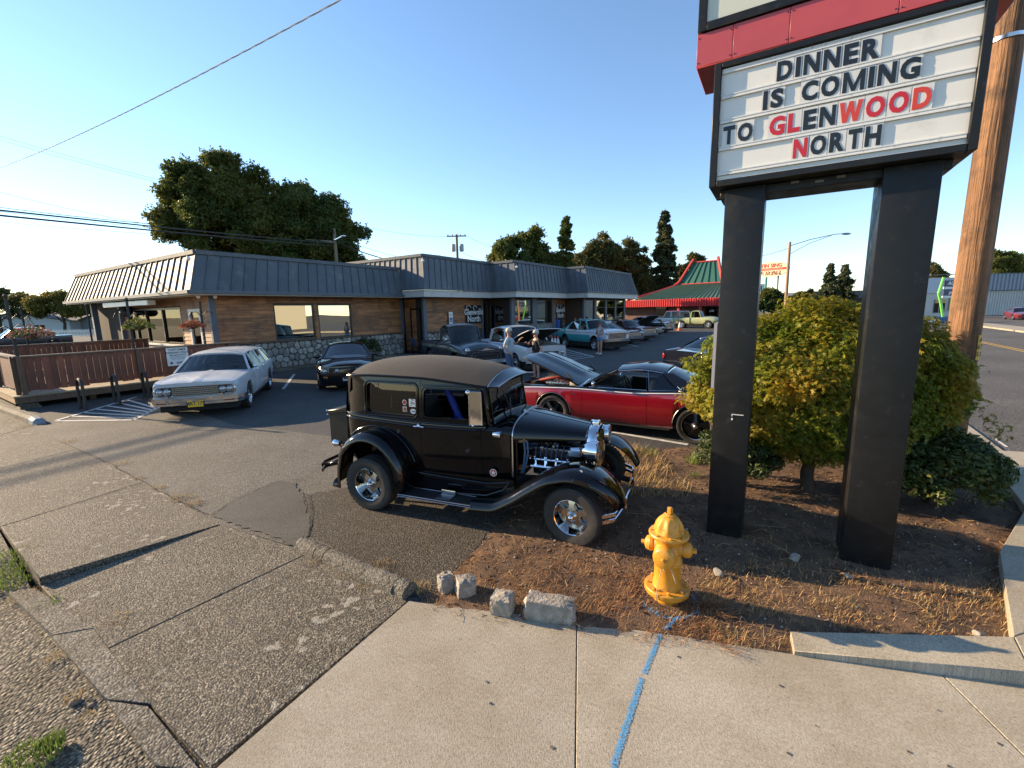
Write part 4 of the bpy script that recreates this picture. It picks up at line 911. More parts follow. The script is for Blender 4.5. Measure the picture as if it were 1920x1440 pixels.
# ---- vehicles
def paint(name, col, rough=.16, coat=.9, **k): return M(name, col, rough, coat=coat, rvar=.03, **k)
_WH = {}
rim_dark = M('rim_dark', (.05, .05, .052), .3, .9); rim_silver = M('rim_silver', (.5, .5, .5), .28, 1.0); whitewall = M('white_wheel', (.7, .68, .6), .4)
def wheel_meshes(style, r, w):
 key = (style, r, w)
 if key in _WH: return _WH[key]
 rr = r * {'five': .74, 'torq': .66, 'chrome5': .60, 'steel': .60, 'whitewheel': .58, 'slim': .62}.get(style, .62)
 mb = MB(); h = w / 2
 prof = [(rr, h * .78), (rr * 1.02, h * .92), (lerp(rr, r, .45), h * 1.02), (lerp(rr, r, .82), h * .97), (r * .985, h * .80), (r, h * .55), (r, h * .38), (r * .985, h * .36), (r * .985, h * .30), (r, h * .28), (r, -h * .1), (r * .985, -h * .12), (r * .985, -h * .18), (r, -h * .2), (r, -h * .6), (r * .97, -h * .85), (lerp(rr, r, .5), -h), (rr, -h * .8)]
 n = 40; mb.lathe(prof, n, axis='y')
 for k in range(n if w > .19 else 0):
  a = 2 * pi * k / n; c, s = cos(a), sin(a); c2, s2 = cos(a + .09), sin(a + .09)
  for y0, y1 in ((h * .56, h * .86),):
   R0, R1 = r * .985, r * 1.004
   mb.add([(R0 * c, y1, R0 * s), (R0 * c2, y1, R0 * s2), (R1 * c2, y0, R1 * s2), (R1 * c, y0, R1 * s), (R1 * c * .995, y1 * 1.01, R1 * s * .995), (R1 * c2 * .995, y1 * 1.01, R1 * s2 * .995)], [(0, 1, 5, 4), (4, 5, 2, 3)])
 t = mb.build('tyre', rubber, smooth=True, angle=32); tm = t.data; bpy.data.objects.remove(t)
 mb = MB(); mats = {'five': [rim_dark, rim_silver], 'torq': [rim_silver, chrome], 'chrome5': [M('rim_cast', (.42, .40, .37), .22, 1.0, rvar=.08), chrome], 'steel': [M('steel_wheel', (.3, .31, .32), .5, .3), chrome], 'whitewheel': [whitewall, chrome], 'slim': [rim_silver, chrome]}[style]
 dd = h * .80; deep = {'chrome5': .30, 'five': .12, 'torq': .25, 'steel': .2, 'whitewheel': .2, 'slim': .2}[style] * w
 mb.lathe([(rr * 1.03, dd + .006), (rr * 1.0, dd + .008), (rr * .965, dd), (rr * .93, dd - deep), (rr * .90, dd - deep - .01), (rr * .88, -h * .7)], 40, mi=1 if style != 'five' else 0, axis='y')
 if style == 'five': mb.lathe([(rr * 1.035, dd + .004), (rr * 1.0, dd + .010), (rr * .955, dd + .004)], 40, mi=1, axis='y')
 if style in ('chrome5', 'five', 'torq', 'slim'):
  yf = dd - deep + .03
  for k in range(5):
   a = 2 * pi * k / 5 + pi / 2
   u = Vector((cos(a), 0, sin(a))); v = Vector((-sin(a), 0, cos(a))); R1 = rr * .90
   def P(rad, wd, y): return u * rad + v * wd + Vector((0, y, 0))
   wa, wb_, wc = (rr * .30, rr * .13, rr * .24) if style == 'chrome5' else (rr * .16, rr * .085, rr * .13)
   top = [P(rr * .16, -wa, yf), P(rr * .16, wa, yf), P(rr * .55, wb_, yf - .012), P(R1, wc, yf - .03), P(R1, -wc, yf - .03), P(rr * .55, -wb_, yf - .012)]
   bot = [p - Vector((0, .05, 0)) for p in top]
   mb.add(top + bot, [(0, 1, 2, 5), (5, 2, 3, 4)] + [(i, (i + 1) % 6, 6 + (i + 1) % 6, 6 + i) for i in range(6)], 0)
  mb.lathe([(rr * .30, yf - .04), (rr * .29, yf + .004), (rr * .17, yf + .022), (rr * .16, yf + .028)], 20, mi=0, axis='y', caps=True)
  mb.lathe([(rr * .16, yf + .02), (rr * .15, yf + .045), (rr * .08, yf + .06), (.001, yf + .065)], 18, mi=1, axis='y')
  if style == 'chrome5':
   for k in range(22):
    a = 2 * pi * k / 22; u = Vector((cos(a), 0, sin(a))); v = Vector((-sin(a), 0, cos(a))) * .006
    p, q = u * rr * .955 + Vector((0, dd - .01, 0)), u * rr * .925 + Vector((0, dd - deep + .012, 0))
    mb.add([p - v, p + v, q + v, q - v], [(0, 1, 2, 3)], 0)
 else:
  mb.lathe([(rr * .90, dd - deep), (rr * .72, dd - deep + .02), (rr * .55, dd - deep - .005), (rr * .50, dd - deep + .02)], 32, mi=0, axis='y')
  mb.lathe([(rr * .50, dd - deep + .02), (rr * .46, dd - deep + .045), (rr * .25, dd - deep + .065), (.001, dd - deep + .07)], 28, mi=1, axis='y')
 mb.lathe([(rr * .9, -h * .2), (.001, -h * .2)], 24, mi=0, axis='y')
 o = mb.build('wheel', mats, smooth=True, angle=30); wm = o.data; bpy.data.objects.remove(o)
 _WH[key] = (wm, tm); return _WH[key]
def add_wheel(parent, x, y, r, w, style, steer=0.0):
 wm, tm = wheel_meshes(style, r, w)
 o = bpy.data.objects.new('wheel', wm); COL.objects.link(o); o.parent = parent; o.location = (x, y, r)
 o.rotation_euler = (0, random.uniform(0, 1.2), (0 if y > 0 else pi) + steer)
 t = bpy.data.objects.new('tyre', tm); COL.objects.link(t); t.parent = o
 return o
def headlight(parent, x, y, z, r, ring=chrome, depth=.06, mats=None, axis=1):
 mb = MB(); R = Matrix.Translation((x, y, z))
 mb.lathe([(r * 1.16, -depth), (r * 1.18, -.005), (r * 1.08, .012), (r * .98, .0)], 22, R, 0, axis='x')
 mb.lathe([(r * .99, .0), (r * .8, .016), (r * .4, .026), (.001, .03)], 22, R, 1, axis='x')
 return mb.build('headlight', [ring, lens], parent, smooth=True)
def blade(mb, path, h, d, mi=0, round_=.35):
 prof = [(-d, -h), (d * .6, -h), (d, -h * round_), (d * 1.15, 0), (d, h * round_), (d * .6, h), (-d, h)]
 rings = []
 pts = [Vector(p) for p in path]
 for i, p in enumerate(pts):
  t = (pts[min(i + 1, len(pts) - 1)] - pts[max(i - 1, 0)]).normalized(); n = Vector((t.y, -t.x, 0)).normalized()
  rings.append([p + n * a + Vector((0, 0, b)) for a, b in prof])
 return mb.loft(rings, True, True, True, mi)
class Car:
 """body lofted from side, plan and edge curves in pieces (fenders, doors, quarters, hood, lid), a glazed cabin and running gear"""
 def __init__(s, name, S, loc, heading, label, cat='car', group=None):
  s.S = S; s.root = empty(name, loc, heading, label, cat, group)
  s.wx = S['wheels']; s.r = S['r']; s.Ra = S.get('Ra', s.r + .07)
  s.mats = S['mats']
 def arch(s, x):
  z = -1
  for i, xw in enumerate(s.wx):
   Ra = s.Ra[i] if isinstance(s.Ra, (list, tuple)) else s.Ra
   zc = s.r + s.S.get('arch_up', .0)
   if abs(x - xw) < Ra: z = max(z, zc + sqrt(Ra * Ra - (x - xw) ** 2) * s.S.get('arch_flat', 1.0))
  return z
 def sec(s, x):
  S = s.S; w = stable(S['plan'], x); zb = table(S['bot'], x); ze = stable(S['edge'], x); zm = stable(S['mid'], x) if isinstance(S['mid'], list) else S['mid']
  tk = S.get('tuck', .07); sh = S.get('shoulder', .05); hw = stable(S['hipw'], x) if 'hipw' in S else sh
  za = s.arch(x); z0 = max(zb, za)
  rows = [(w - tk * (1 if za < zb else .15), z0), (w - .02, max(zb + (zm - zb) * .35, z0 + .012)), (w, max(zm, z0 + .024)), (w - .012, max(lerp(zm, ze, .5), z0 + .036)), (w - hw * .55, max(ze - .045, z0 + .045)), (w - hw * 1.0, max(ze - .008, z0 + .05)), (w - hw * 1.9, ze)]
  return rows
 def stations(s, x0, x1):
  xs = {x0, x1}; n = max(2, int((x1 - x0) / .11))
  for i in range(n + 1): xs.add(x0 + (x1 - x0) * i / n)
  for i, xw in enumerate(s.wx):
   Ra = s.Ra[i] if isinstance(s.Ra, (list, tuple)) else s.Ra
   for k in range(19):
    x = xw + Ra * .9995 * cos(pi * k / 18)
    if x0 < x < x1: xs.add(x)
   for e in (-1, 1):
    x = xw + e * Ra * 1.002
    if x0 < x < x1: xs.add(x)
  out = sorted(xs); res = [out[0]]
  for x in out[1:]:
   if x - res[-1] > 1e-4: res.append(x)
  return res
 def side(s, x0, x1, name, split=None, mats=None, gap=.003):
  mats = mats or [s.mats[0], s.mats[1]]
  out = []
  for sg in (1, -1):
   mb = MB(); rings = []
   for x in s.stations(x0 + gap, x1 - gap): rings.append([(x, sg * y, z) for y, z in s.sec(x)])
   def inset(r, dx): return [(p[0] + dx, p[1] * .97, p[2]) for p in r]
   mb.loft(rings, False)
   mb.loft([rings[0], inset(rings[0], .004)], False); mb.loft([rings[-1], inset(rings[-1], -.004)], False)
   lip = [[r[0], (r[0][0], r[0][1] - sg * .05, r[0][2] + .004)] for r in rings]; mb.loft(lip, False)
   if split is not None:
    for i, f in enumerate(mb.f):
     c = sum((mb.v[k] for k in f), Vector()) / len(f)
     if c.z > (split(c.x) if callable(split) else split): mb.mi[i] = 1
    o = mb.build(name, mats, s.root, smooth=True, angle=40)
   else: o = mb.build(name, mats[0], s.root, smooth=True, angle=40)
   out.append(o)
  return out
 def toppt(s, x, v):
  r = s.sec(x)[-1]; ze = r[1]; zt = stable(s.S['top'], x); p = s.S.get('crown', 2.4)
  return (x, v * r[0], ze + (zt - ze) * (1 - abs(v) ** p) + s.S['hoodfn'](x, v) if 'hoodfn' in s.S else ze + (zt - ze) * (1 - abs(v) ** p))
 def top(s, x0, x1, name, mat, vmax=1.0, hinge=None, ang=0.0, gap=.003, nv=16):
  mb = MB(); n = max(4, int((x1 - x0) / .09)); v0 = -vmax
  mb.grid(n, nv, lambda u, v: s.toppt(lerp(x0 + gap, x1 - gap, u), lerp(-vmax + .004, vmax - .004, v)))
  m0 = len(mb.v); ring = [i * (nv + 1) for i in range(n + 1)] + [n * (nv + 1) + j for j in range(1, nv + 1)] + [i * (nv + 1) + nv for i in range(n - 1, -1, -1)] + [j for j in range(nv - 1, 0, -1)]
  low = [mb.v[i] - Vector((0, 0, .028)) for i in ring]; b = len(mb.v); mb.v.extend(low); k = len(ring)
  for i in range(k): mb.f.append((ring[i], ring[(i + 1) % k], b + (i + 1) % k, b + i)); mb.mi.append(0)
  if ang:
   mb.f.append(tuple(b + i for i in range(k))[::-1]); mb.mi.append(1)
   h = Vector(hinge); mb.v = [v - h for v in mb.v]
   return mb.build(name, [mat, dark], s.root, smooth=True, angle=40, loc=h, rot=(0, ang, 0))
  return mb.build(name, mat, s.root, smooth=True, angle=40)
 def end(s, x, name, mat, zlow=None):
  r = s.sec(x); mb = MB(); zt = stable(s.S['top'], x)
  pts = [(x, y, z) for y, z in r] + [(x, y, lerp(zt, r[-1][1], abs(y / r[-1][0]) ** 2.4)) for y in [r[-1][0] * q / 5 for q in (3, 1, -1, -3)]] + [(x, -y, z) for y, z in r[::-1]]
  mb.add(pts, [tuple(range(len(pts)))]); return mb.build(name, mat, s.root)
 def base(s, x, sg=1):
  r = s.sec(x)[-1]; return Vector((x, sg * (r[0] - s.S.get('cab_in', .02)), r[1]))
 def roofpt(s, x, v):
  S = s.S; B, C = S['B'], S['C']; wr = stable(S['roofw'], x) if isinstance(S['roofw'], list) else S['roofw']
  z = stable(S['roofz'], x)
  return Vector((x, v * wr, z - S.get('roofdrop', .06) * abs(v) ** 2.6))
 def cabin(s, roofmat, glassmat=cglass, trim=chrome, sidewin=(), pillars=(), cpanel=None, wscurve=.10, open_=(), bl=True, trimr=.011):
  S = s.S; A, B, C, D = S['A'], S['B'], S['C'], S['D']; R = s.root
  mb = MB(); n = 16; nv = 14
  mb.grid(n, nv, lambda u, v: s.roofpt(lerp(B, C, u), lerp(-1, 1, v)))
  ring = [i * (nv + 1) for i in range(n + 1)] + [n * (nv + 1) + j for j in range(1, nv + 1)] + [i * (nv + 1) + nv for i in range(n - 1, -1, -1)] + [j for j in range(nv - 1, 0, -1)]
  b = len(mb.v); k = len(ring); mb.v.extend([mb.v[i] - Vector((0, 0, .04)) for i in ring])
  for i in range(k): mb.f.append((ring[i], ring[(i + 1) % k], b + (i + 1) % k, b + i)); mb.mi.append(0)
  mb.f.append(tuple(b + i for i in range(k))[::-1]); mb.mi.append(0)
  mb.build('roof', roofmat, R, smooth=True, angle=40)
  zA = stable(S['top'], A)
  wa = s.base(A).y
  def ws(u, v, xb, xt, curve, sgn):
   t = v; y0 = lerp(-wa, wa, u) if sgn > 0 else lerp(-s.base(D).y, s.base(D).y, u)
   yb = y0; top = s.roofpt(xt, (u - .5) * 2 * .96); zb = s.toppt(xb, max(-1, min(1, (u - .5) * 2 * .98)))[2]
   cv = sgn * curve * (1 - (2 * u - 1) ** 2)
   return Vector((lerp(xb + cv, xt + cv * .5, t), lerp(yb, top.y, t), lerp(zb - .01, top.z - .035, t)))
  g1 = MB(); g1.grid(14, 6, lambda u, v: ws(u, v, A, B, wscurve, 1)); g1.build('windscreen', glassmat, R, smooth=True)
  if bl: g2 = MB(); g2.grid(12, 6, lambda u, v: ws(u, v, D, C, wscurve * .7, -1)); g2.build('rear_window', glassmat, R, smooth=True)
  tm = MB()
  for sg in (1, -1):
   a = Vector((A, sg * wa, s.base(A).z)); t = s.roofpt(B, sg); t.z -= .02
   pm = MB(); pm.bar(a, t, .055, .05); pm.build('pillar', roofmat, R)
   tm.tube([a + Vector((.012, 0, 0)), t + Vector((.015, 0, .01))], trimr, 6)
   tm.tube([s.roofpt(lerp(B, C, q / 10), sg * 1.01) - Vector((0, 0, .022)) for q in range(11)], trimr, 6)
   if cpanel:
    xb0, xb1, xt0, xt1 = cpanel; p = [s.base(xb0, sg), s.base(xb1, sg), s.roofpt(xt1, sg), s.roofpt(xt0, sg)]; p[0].z -= .01; p[1].z -= .01
    cm = MB(); cm.grid(4, 6, lambda u, v: p[0].lerp(p[1], u).lerp(p[3].lerp(p[2], u), v) + Vector((0, sg * .035 * sin(pi * v), -.012 * v)))
    q = [v_ - Vector((0, sg * .05, 0)) for v_ in cm.v]; cm.add(q, []); m_ = 35
    cm.build('pillar', roofmat, R, smooth=True)
   for (xb, xt, wd) in pillars:
    a = s.base(xb, sg); t = s.roofpt(xt, sg); t.z -= .02; pm = MB(); pm.bar(a - Vector((0, 0, .02)), t, wd, .045, up=Vector((0, 1, 0))); pm.build('pillar', roofmat, R)
   for i, (b0, b1, t0, t1) in enumerate(sidewin):
    q = [s.base(b0, sg), s.base(b1, sg), s.roofpt(t1, sg * .985), s.roofpt(t0, sg * .985)]
    q[2].z -= .03; q[3].z -= .03
    if (i, sg) not in open_ and i not in open_:
     gm = MB(); gm.add(q, [(0, 1, 2, 3)]); gm.build('side_window', glassmat, R)
    tm.tube([v + Vector((0, sg * .012, 0)) for v in q], trimr * .8, 6, closed=True)
  for xb, xt, sgn, cv in ((A, B, 1, wscurve), (D, C, -1, wscurve * .7)) if bl else ((A, B, 1, wscurve),):
   for v in (0, 1): tm.tube([ws(u / 14, v, xb, xt, cv, sgn) + Vector((sgn * .006, 0, 0)) for u in range(15)], trimr, 6)
  if trim is not None: tm.build('window_trim', trim, R, smooth=True)
 def gear(s, style, w=.2, inset=.02, steer=0.0, r_rear=None, zfloor=.18):
  S = s.S; R = s.root
  for i, x in enumerate(s.wx):
   hw = stable(S['plan'], x)
   for sg in (1, -1): add_wheel(R, x, sg * (hw - w / 2 - inset), (r_rear or s.r) if i == 1 else s.r, w, style[i] if isinstance(style, tuple) else style, steer if i == 0 else 0)
  x0, x1 = S['bot'][0][0], S['bot'][-1][0]
  mb = MB()
  for a, b in ((x0 + .12, s.wx[1] - s.r - .12), (s.wx[1] + s.r + .12, s.wx[0] - s.r - .12), (s.wx[0] + s.r + .12, x1 - .12)):
   if b > a: hw = min(stable(S['plan'], a), stable(S['plan'], b)) - .10; mb.box(a, b, -hw, hw, zfloor, S.get('floor_z', .42))
  hw = stable(S['plan'], 0) - .32; mb.box(x0 + .2, x1 - .2, -hw, hw, zfloor + .03, S.get('floor_z', .42) + .02)
  for xw in s.wx:
   for sg in (1, -1):
    hw2 = stable(S['plan'], xw) - .035; Ra = (s.Ra[0] if isinstance(s.Ra, (list, tuple)) else s.Ra) + .02
    mb.loft([[(xw + Ra * cos(pi * k / 12), sg * y, s.r + S.get('arch_up', 0) + Ra * sin(pi * k / 12) * S.get('arch_flat', 1.0)) for k in range(13)] for y in (hw2, hw2 - .42)], False)
  mb.build('underbody', dark, R)
 def arch_trim(s, mat, r=.010):
  mb = MB()
  for i, xw in enumerate(s.wx):
   Ra = s.Ra[i] if isinstance(s.Ra, (list, tuple)) else s.Ra
   for sg in (1, -1):
    pts = []
    for k in range(17):
     x = xw + Ra * .999 * cos(pi * k / 16); rr_ = s.sec(x)[0]; pts.append((x, sg * (rr_[0] + .006), rr_[1] + .004))
    mb.tube(pts, r, 5)
  mb.build('arch_trim', mat, s.root, smooth=True)
 def line(s, x0, x1, row, name, mat, r=.010, dz=0.0):
  mb = MB()
  for sg in (1, -1): mb.tube([(x, sg * (s.sec(x)[row][0] + .004), s.sec(x)[row][1] + dz) for x in s.stations(x0, x1)], r, 6)
  return mb.build(name, mat, s.root, smooth=True)
 def seats(s, xs, w=.5, z0=.35, mat=None, bench=False, h=.5):
  for x in xs:
   for sg in ((0,) if bench else (1, -1)):
    W_ = 1.2 if bench else w; y = sg * .36
    mb = MB(); mb.box(x - .05, x + .48, y - W_ / 2, y + W_ / 2, z0, z0 + .17)
    mb.loft([[(x - .02, y - W_ / 2, z0 + .1), (x - .02, y + W_ / 2, z0 + .1), (x - .14, y + W_ / 2, z0 + .1), (x - .14, y - W_ / 2, z0 + .1)], [(x - .16, y - W_ / 2 * .9, z0 + h), (x - .16, y + W_ / 2 * .9, z0 + h), (x - .27, y + W_ / 2 * .9, z0 + h), (x - .27, y - W_ / 2 * .9, z0 + h)]], True, True, True)
    mb.build('seat', mat or seat_black, s.root, bevel=.03, seg=2)
 def dash(s, x, z, w, mat=None, sgn=1, wheel=True):
  mb = MB(); mb.box(x - .25, x + .25, -w, w, z - .22, z); mb.build('dashboard', mat or matte_black, s.root, bevel=.04, seg=2)
  if wheel:
   mb = MB(); c = Vector((x - .42, sgn * .36, z - .03)); ax = Vector((-.92, 0, .38)).normalized(); u = Vector((0, 1, 0)); v = ax.cross(u)
   mb.tube([c + (u * cos(2 * pi * k / 20) + v * sin(2 * pi * k / 20)) * .19 for k in range(20)], .014, 6, closed=True)
   for k in range(3): a = 2 * pi * k / 3 + .5; mb.tube([c, c + (u * cos(a) + v * sin(a)) * .19], .012, 5)
   mb.tube([c, c - ax * .35], .03, 6); mb.build('steering_wheel', matte_black, s.root, smooth=True)
 def interior_box(s, x0, x1, z0, z1, mat=None):
  mb = MB(); hw = stable(s.S['plan'], 0) - .12
  mb.add([(x0, -hw, z0), (x1, -hw, z0), (x1, hw, z0), (x0, hw, z0), (x0, -hw, z1), (x1, -hw, z1), (x1, hw, z1), (x0, hw, z1)], [(0, 1, 2, 3), (0, 4, 5, 1), (1, 5, 6, 2), (2, 6, 7, 3), (3, 7, 4, 0)]); mb.build('interior', mat or M('interior_black', (.012, .012, .013), .7), s.root)
 def mirror(s, x, sg, mat=chrome, r=.06, z=0.06):
  b = s.base(x, sg); mb = MB(); mb.tube([b + Vector((0, 0, -.01)), b + Vector((.0, sg * .07, z))], .012, 6); mb.ball(b + Vector((0, sg * .1, z + .02)), .035, r * 1.1, r * .75, 12, 8); mb.build('side_mirror', mat, s.root, smooth=True)
 def handle(s, x, row=3, mat=chrome, w=.10):
  mb = MB()
  for sg in (1, -1):
   y, z = s.sec(x)[row]; mb.tube([(x - w, sg * (y + .02), z), (x + w, sg * (y + .022), z)], .011, 6); mb.ball((x + w * .9, sg * (y + .014), z), .016, .02, .016, 8, 5)
  mb.build('door_handle', mat, s.root, smooth=True)
 def plate(s, x, z, text, bg, fg, y=0.0, w=.30, h=.155):
  mb = MB(); mb.box(x, x + .008, y - w / 2, y + w / 2, z - h / 2, z + h / 2); o = mb.build('number_plate', bg, s.root)
  if text: text_mesh('lettering', text, h * .78, fg, s.root, (x + .0095, y, z), (pi / 2, 0, pi / 2), .0008, sx=.82, bold=.002)
def on_ground(px, py): p = G(px, py); p.z = 0; return p
def car_at(contact, az, S, which='right', wheel=0):
 """root position from the ground contact of one wheel: which side of the car and which axle (0 front, 1 rear)"""
 d = Vector((cos(az), sin(az), 0)); l = Vector((-d.y, d.x, 0)); hw = stable(S['plan'], S['wheels'][wheel]) - .05
 return Vector(contact) - d * S['wheels'][wheel] - l * (hw if which == 'left' else -hw)
# ---- the black 1930s hot rod sedan (origin under the rear axle, x to the front)
FO = Vector((-1.46, 5.912, 0)); FAZ = radians(-22.0)
hot = empty('vintage_sedan', FO, FAZ, 'black 1930s hot rod sedan with fabric roof and exposed engine beside the planting bed', 'car')
fabric = M('roof_fabric', (.036, .032, .030), .94, var=.35, vscale=70, bump=.35, bscale=260, stretch=(.35, 3.2, 1), sheen=.05)
FW = 2.53
def fw_body(x):
 return stable([(-.56, .46), (-.48, .565), (-.30, .615), (.2, .64), (.7, .65), (1.3, .635), (1.77, .575)], x)
def f_bot(x): return table([(-.56, .62), (-.45, .52), (.35, .50), (1.77, .53)], x)
def f_belt(x): return stable([(-.56, 1.135), (0, 1.115), (.7, 1.10), (1.3, 1.105), (1.55, 1.115), (1.77, 1.075)], x)
def f_roofedge(x): return stable([(-.56, 1.60), (-.4, 1.625), (0, 1.645), (.6, 1.64), (1.1, 1.60), (1.52, 1.555)], x)
def roofw(x): return fw_body(x) - stable([(-.56, .05), (0, .055), (1.52, .075)], x)
def lower_sec(x):
 w = fw_body(x); zb, zt = f_bot(x), f_belt(x)
 return [(w - .045, zb), (w - .02, zb + .10), (w - .004, lerp(zb, zt, .45)), (w, lerp(zb, zt, .8)), (w - .002, zt - .03)]
def ford_side(x0, x1, name, n=10):
 for sg in (1, -1):
  mb = MB(); rings = [[(x, sg * y, z) for y, z in lower_sec(x)] for x in [lerp(x0 + .0025, x1 - .0025, k / n) for k in range(n + 1)]]
  mb.loft(rings, False); mb.loft([rings[0], [(p[0] + .003, p[1] * .96, p[2]) for p in rings[0]]], False); mb.loft([rings[-1], [(p[0] - .003, p[1] * .96, p[2]) for p in rings[-1]]], False)
  mb.build(name, black_paint, hot, smooth=True)
ford_side(-.56, .66, 'rear_quarter', 16); ford_side(.66, 1.44, 'door'); ford_side(1.44, 1.77, 'cowl_side', 6)
mb = MB()
for sg in (1, -1):
 xs = [lerp(-.56, 1.50, k / 30) for k in range(31)]
 for dz, r in ((-.028, .012), (.022, .010)): mb.tube([(x, sg * (fw_body(x) + .002), f_belt(x) + dz) for x in xs], r, 6)
 mb.loft([[(x, sg * fw_body(x), f_belt(x) - .03) , (x, sg * (fw_body(x) + .004), f_belt(x)), (x, sg * (fw_body(x) - .01), f_belt(x) + .03)] for x in xs], False)
mb.build('belt_moulding', black_paint, hot, smooth=True)
mb = MB()
def backpt(u, v):
 z = lerp(.62, 1.60, v); y = (u * 2 - 1); w = lerp(.42, .475, min(1, v * 2)) if v < .5 else lerp(.475, .42, (v - .5) * 2)
 return (-.56 - .05 * (1 - y * y) - .03 * sin(pi * v), y * w, z)
mb.grid(10, 12, backpt); mb.build('back_panel', black_paint, hot, smooth=True)
WIN1 = (-.13, .60, 1.185, 1.55); WIN2 = (.705, 1.42, 1.19, 1.515)
def up(x, z, sg, d=0.0):
 t = (z - f_belt(x)) / (f_roofedge(x) - f_belt(x)); return (x, sg * (lerp(fw_body(x) - .008, roofw(x), t ** 1.3) + d), z)
def rrect(x0, x1, z0, z1, r, n=5):
 pts = []
 for cx, cz, a0 in ((x1 - r, z1 - r, 0), (x0 + r, z1 - r, pi / 2), (x0 + r, z0 + r, pi), (x1 - r, z0 + r, 1.5 * pi)):
  for k in range(n + 1): a = a0 + pi / 2 * k / n; pts.append((cx + r * cos(a), cz + r * sin(a)))
 return pts
for sg in (1, -1):
 for (wn_, o0, o1, nm) in ((WIN1, -.56, .66, 'quarter_frame'), (WIN2, .66, 1.50, 'door_frame')):
  mb = MB(); inner = rrect(*wn_, .055); n = len(inner); outer = []
  cx, cz = (wn_[0] + wn_[1]) / 2, (wn_[2] + wn_[3]) / 2
  for (x, z) in inner:
   dx, dz = x - cx, z - cz; zt = f_roofedge(x) + .01; zb = f_belt(x) + .02; ts = []
   if dx > 0: ts.append((o1 - .003 - cx) / dx)
   if dx < 0: ts.append((o0 + .003 - cx) / dx)
   if dz > 0: ts.append((zt - cz) / dz)
   if dz < 0: ts.append((zb - cz) / dz)
   t = min(ts); outer.append((cx + dx * t, cz + dz * t))
  mid = [(lerp(a[0], b[0], .5), lerp(a[1], b[1], .5)) for a, b in zip(inner, outer)]
  mb.loft([[up(*p, sg) for p in outer], [up(*p, sg) for p in mid], [up(*p, sg, .0) for p in inner], [up(*p, sg, -.035) for p in inner]], True)
  corners = [(o1 - .003, f_roofedge(o1) + .01), (o0 + .003, f_roofedge(o0) + .01), (o0 + .003, f_belt(o0) + .02), (o1 - .003, f_belt(o1) + .02)]
  for q in corners:
   j = min(range(n), key=lambda i: hypot(outer[i][0] - q[0], outer[i][1] - q[1]))
   for k in range(-3, 3):
    mb.add([up(*outer[(j + k) % n], sg), up(*outer[(j + k + 1) % n], sg), up(*q, sg)], [(0, 1, 2)])
  f = mb.build(nm, black_paint, hot, smooth=True)
  mb = MB(); rv = rrect(wn_[0] - .028, wn_[1] + .028, wn_[2] - .028, wn_[3] + .025, .07); mb.tube([up(*p, sg, .004) for p in rv], .011, 6, closed=True); mb.build('window_reveal', black_paint, f, smooth=True)
  if nm == 'quarter_frame' or sg > 0:
   mb = MB(); g3 = [up(*p, sg, -.03) for p in inner]; mb.add(g3, [tuple(range(n))]); mb.build('side_window', glass('ford_glass', (.10, .11, .11)), hot)
def roofz(x, v):
 ze = f_roofedge(x); zc = stable([(-.56, 1.66), (-.4, 1.735), (-.1, 1.795), (.4, 1.825), (.9, 1.80), (1.3, 1.74), (1.52, 1.685)], x)
 return ze + (zc - ze) * (1 - abs(v) ** 2.3)
mb = MB()
def roofp(u, v, lift=.012):
 x = lerp(-.47, 1.50, u); vv = lerp(-1, 1, v); rnd = 1 - .10 * max(0, (.10 - u) / .10) ** 2
 return (x, vv * (roofw(x) + .012) * rnd, roofz(x, vv) + lift)
mb.grid(34, 24, roofp); mb.loft([[roofp(k / 34, 0), (roofp(k / 34, 0)[0], roofp(k / 34, 0)[1], roofp(k / 34, 0)[2] - .03)] for k in range(35)], False); mb.loft([[roofp(k / 34, 1), (roofp(k / 34, 1)[0], roofp(k / 34, 1)[1], roofp(k / 34, 1)[2] - .03)] for k in range(35)], False)
mb.build('fabric_roof', fabric, hot, smooth=True)
mb = MB()
for sg in (1, -1): mb.tube([(x, sg * (roofw(x) + .012), f_roofedge(x) + .004) for x in [lerp(-.46, 1.5, k / 24) for k in range(25)]], .012, 6)
mb.tube([roofp(.004, k / 16, .006) for k in range(17)], .011, 6); mb.build('drip_rail', black_paint, hot, smooth=True)
mb = MB(); mb.grid(4, 14, lambda u, v: (lerp(-.46, -.60, u), lerp(-1, 1, v) * lerp(.545, .45, u), lerp(roofz(-.46, lerp(-1, 1, v)) + .005, 1.555, u ** 1.4))); mb.build('rear_roof_panel', black_paint, hot, smooth=True)
mb = MB();
def visp(u, v): y = lerp(-.585, .585, v); x = 1.495 + .02; t = u; return (x + .135 * t, y, lerp(roofz(1.5, lerp(-1, 1, v)) + .012, 1.575 + .05 * (1 - (2 * v - 1) ** 2), t))
mb.grid(5, 18, visp); mb.grid(5, 18, lambda u, v: tuple(Vector(visp(u, v)) - Vector((0, 0, .012))), flip=True)
mb.build('sun_visor', M('visor_black', (.012, .014, .018), .22, coat=.6), hot, smooth=True)
mb = MB(); mb.tube([visp(1, k / 18) for k in range(19)], .008, 6); mb.tube([visp(.05, k / 18) for k in range(19)], .006, 5); mb.build('visor_edge', M('visor_trim', (.25, .28, .32), .3, .8), hot, smooth=True)
ws0, ws1 = Vector((1.555, 0, 1.14)), Vector((1.49, 0, 1.545))
for sg in (1, -1):
 mb = MB(); mb.bar((1.535, sg * .575, 1.08), (1.475, sg * .555, 1.56), .05, .05); mb.build('screen_post', black_paint, hot, bevel=.012)
mb = MB(); fr = [(1.56, -.53, 1.145), (1.56, .53, 1.145), (1.495, .515, 1.54), (1.495, -.515, 1.54)]; mb.tube(fr, .012, 6, closed=True); mb.build('screen_frame', black_paint, hot, smooth=True)
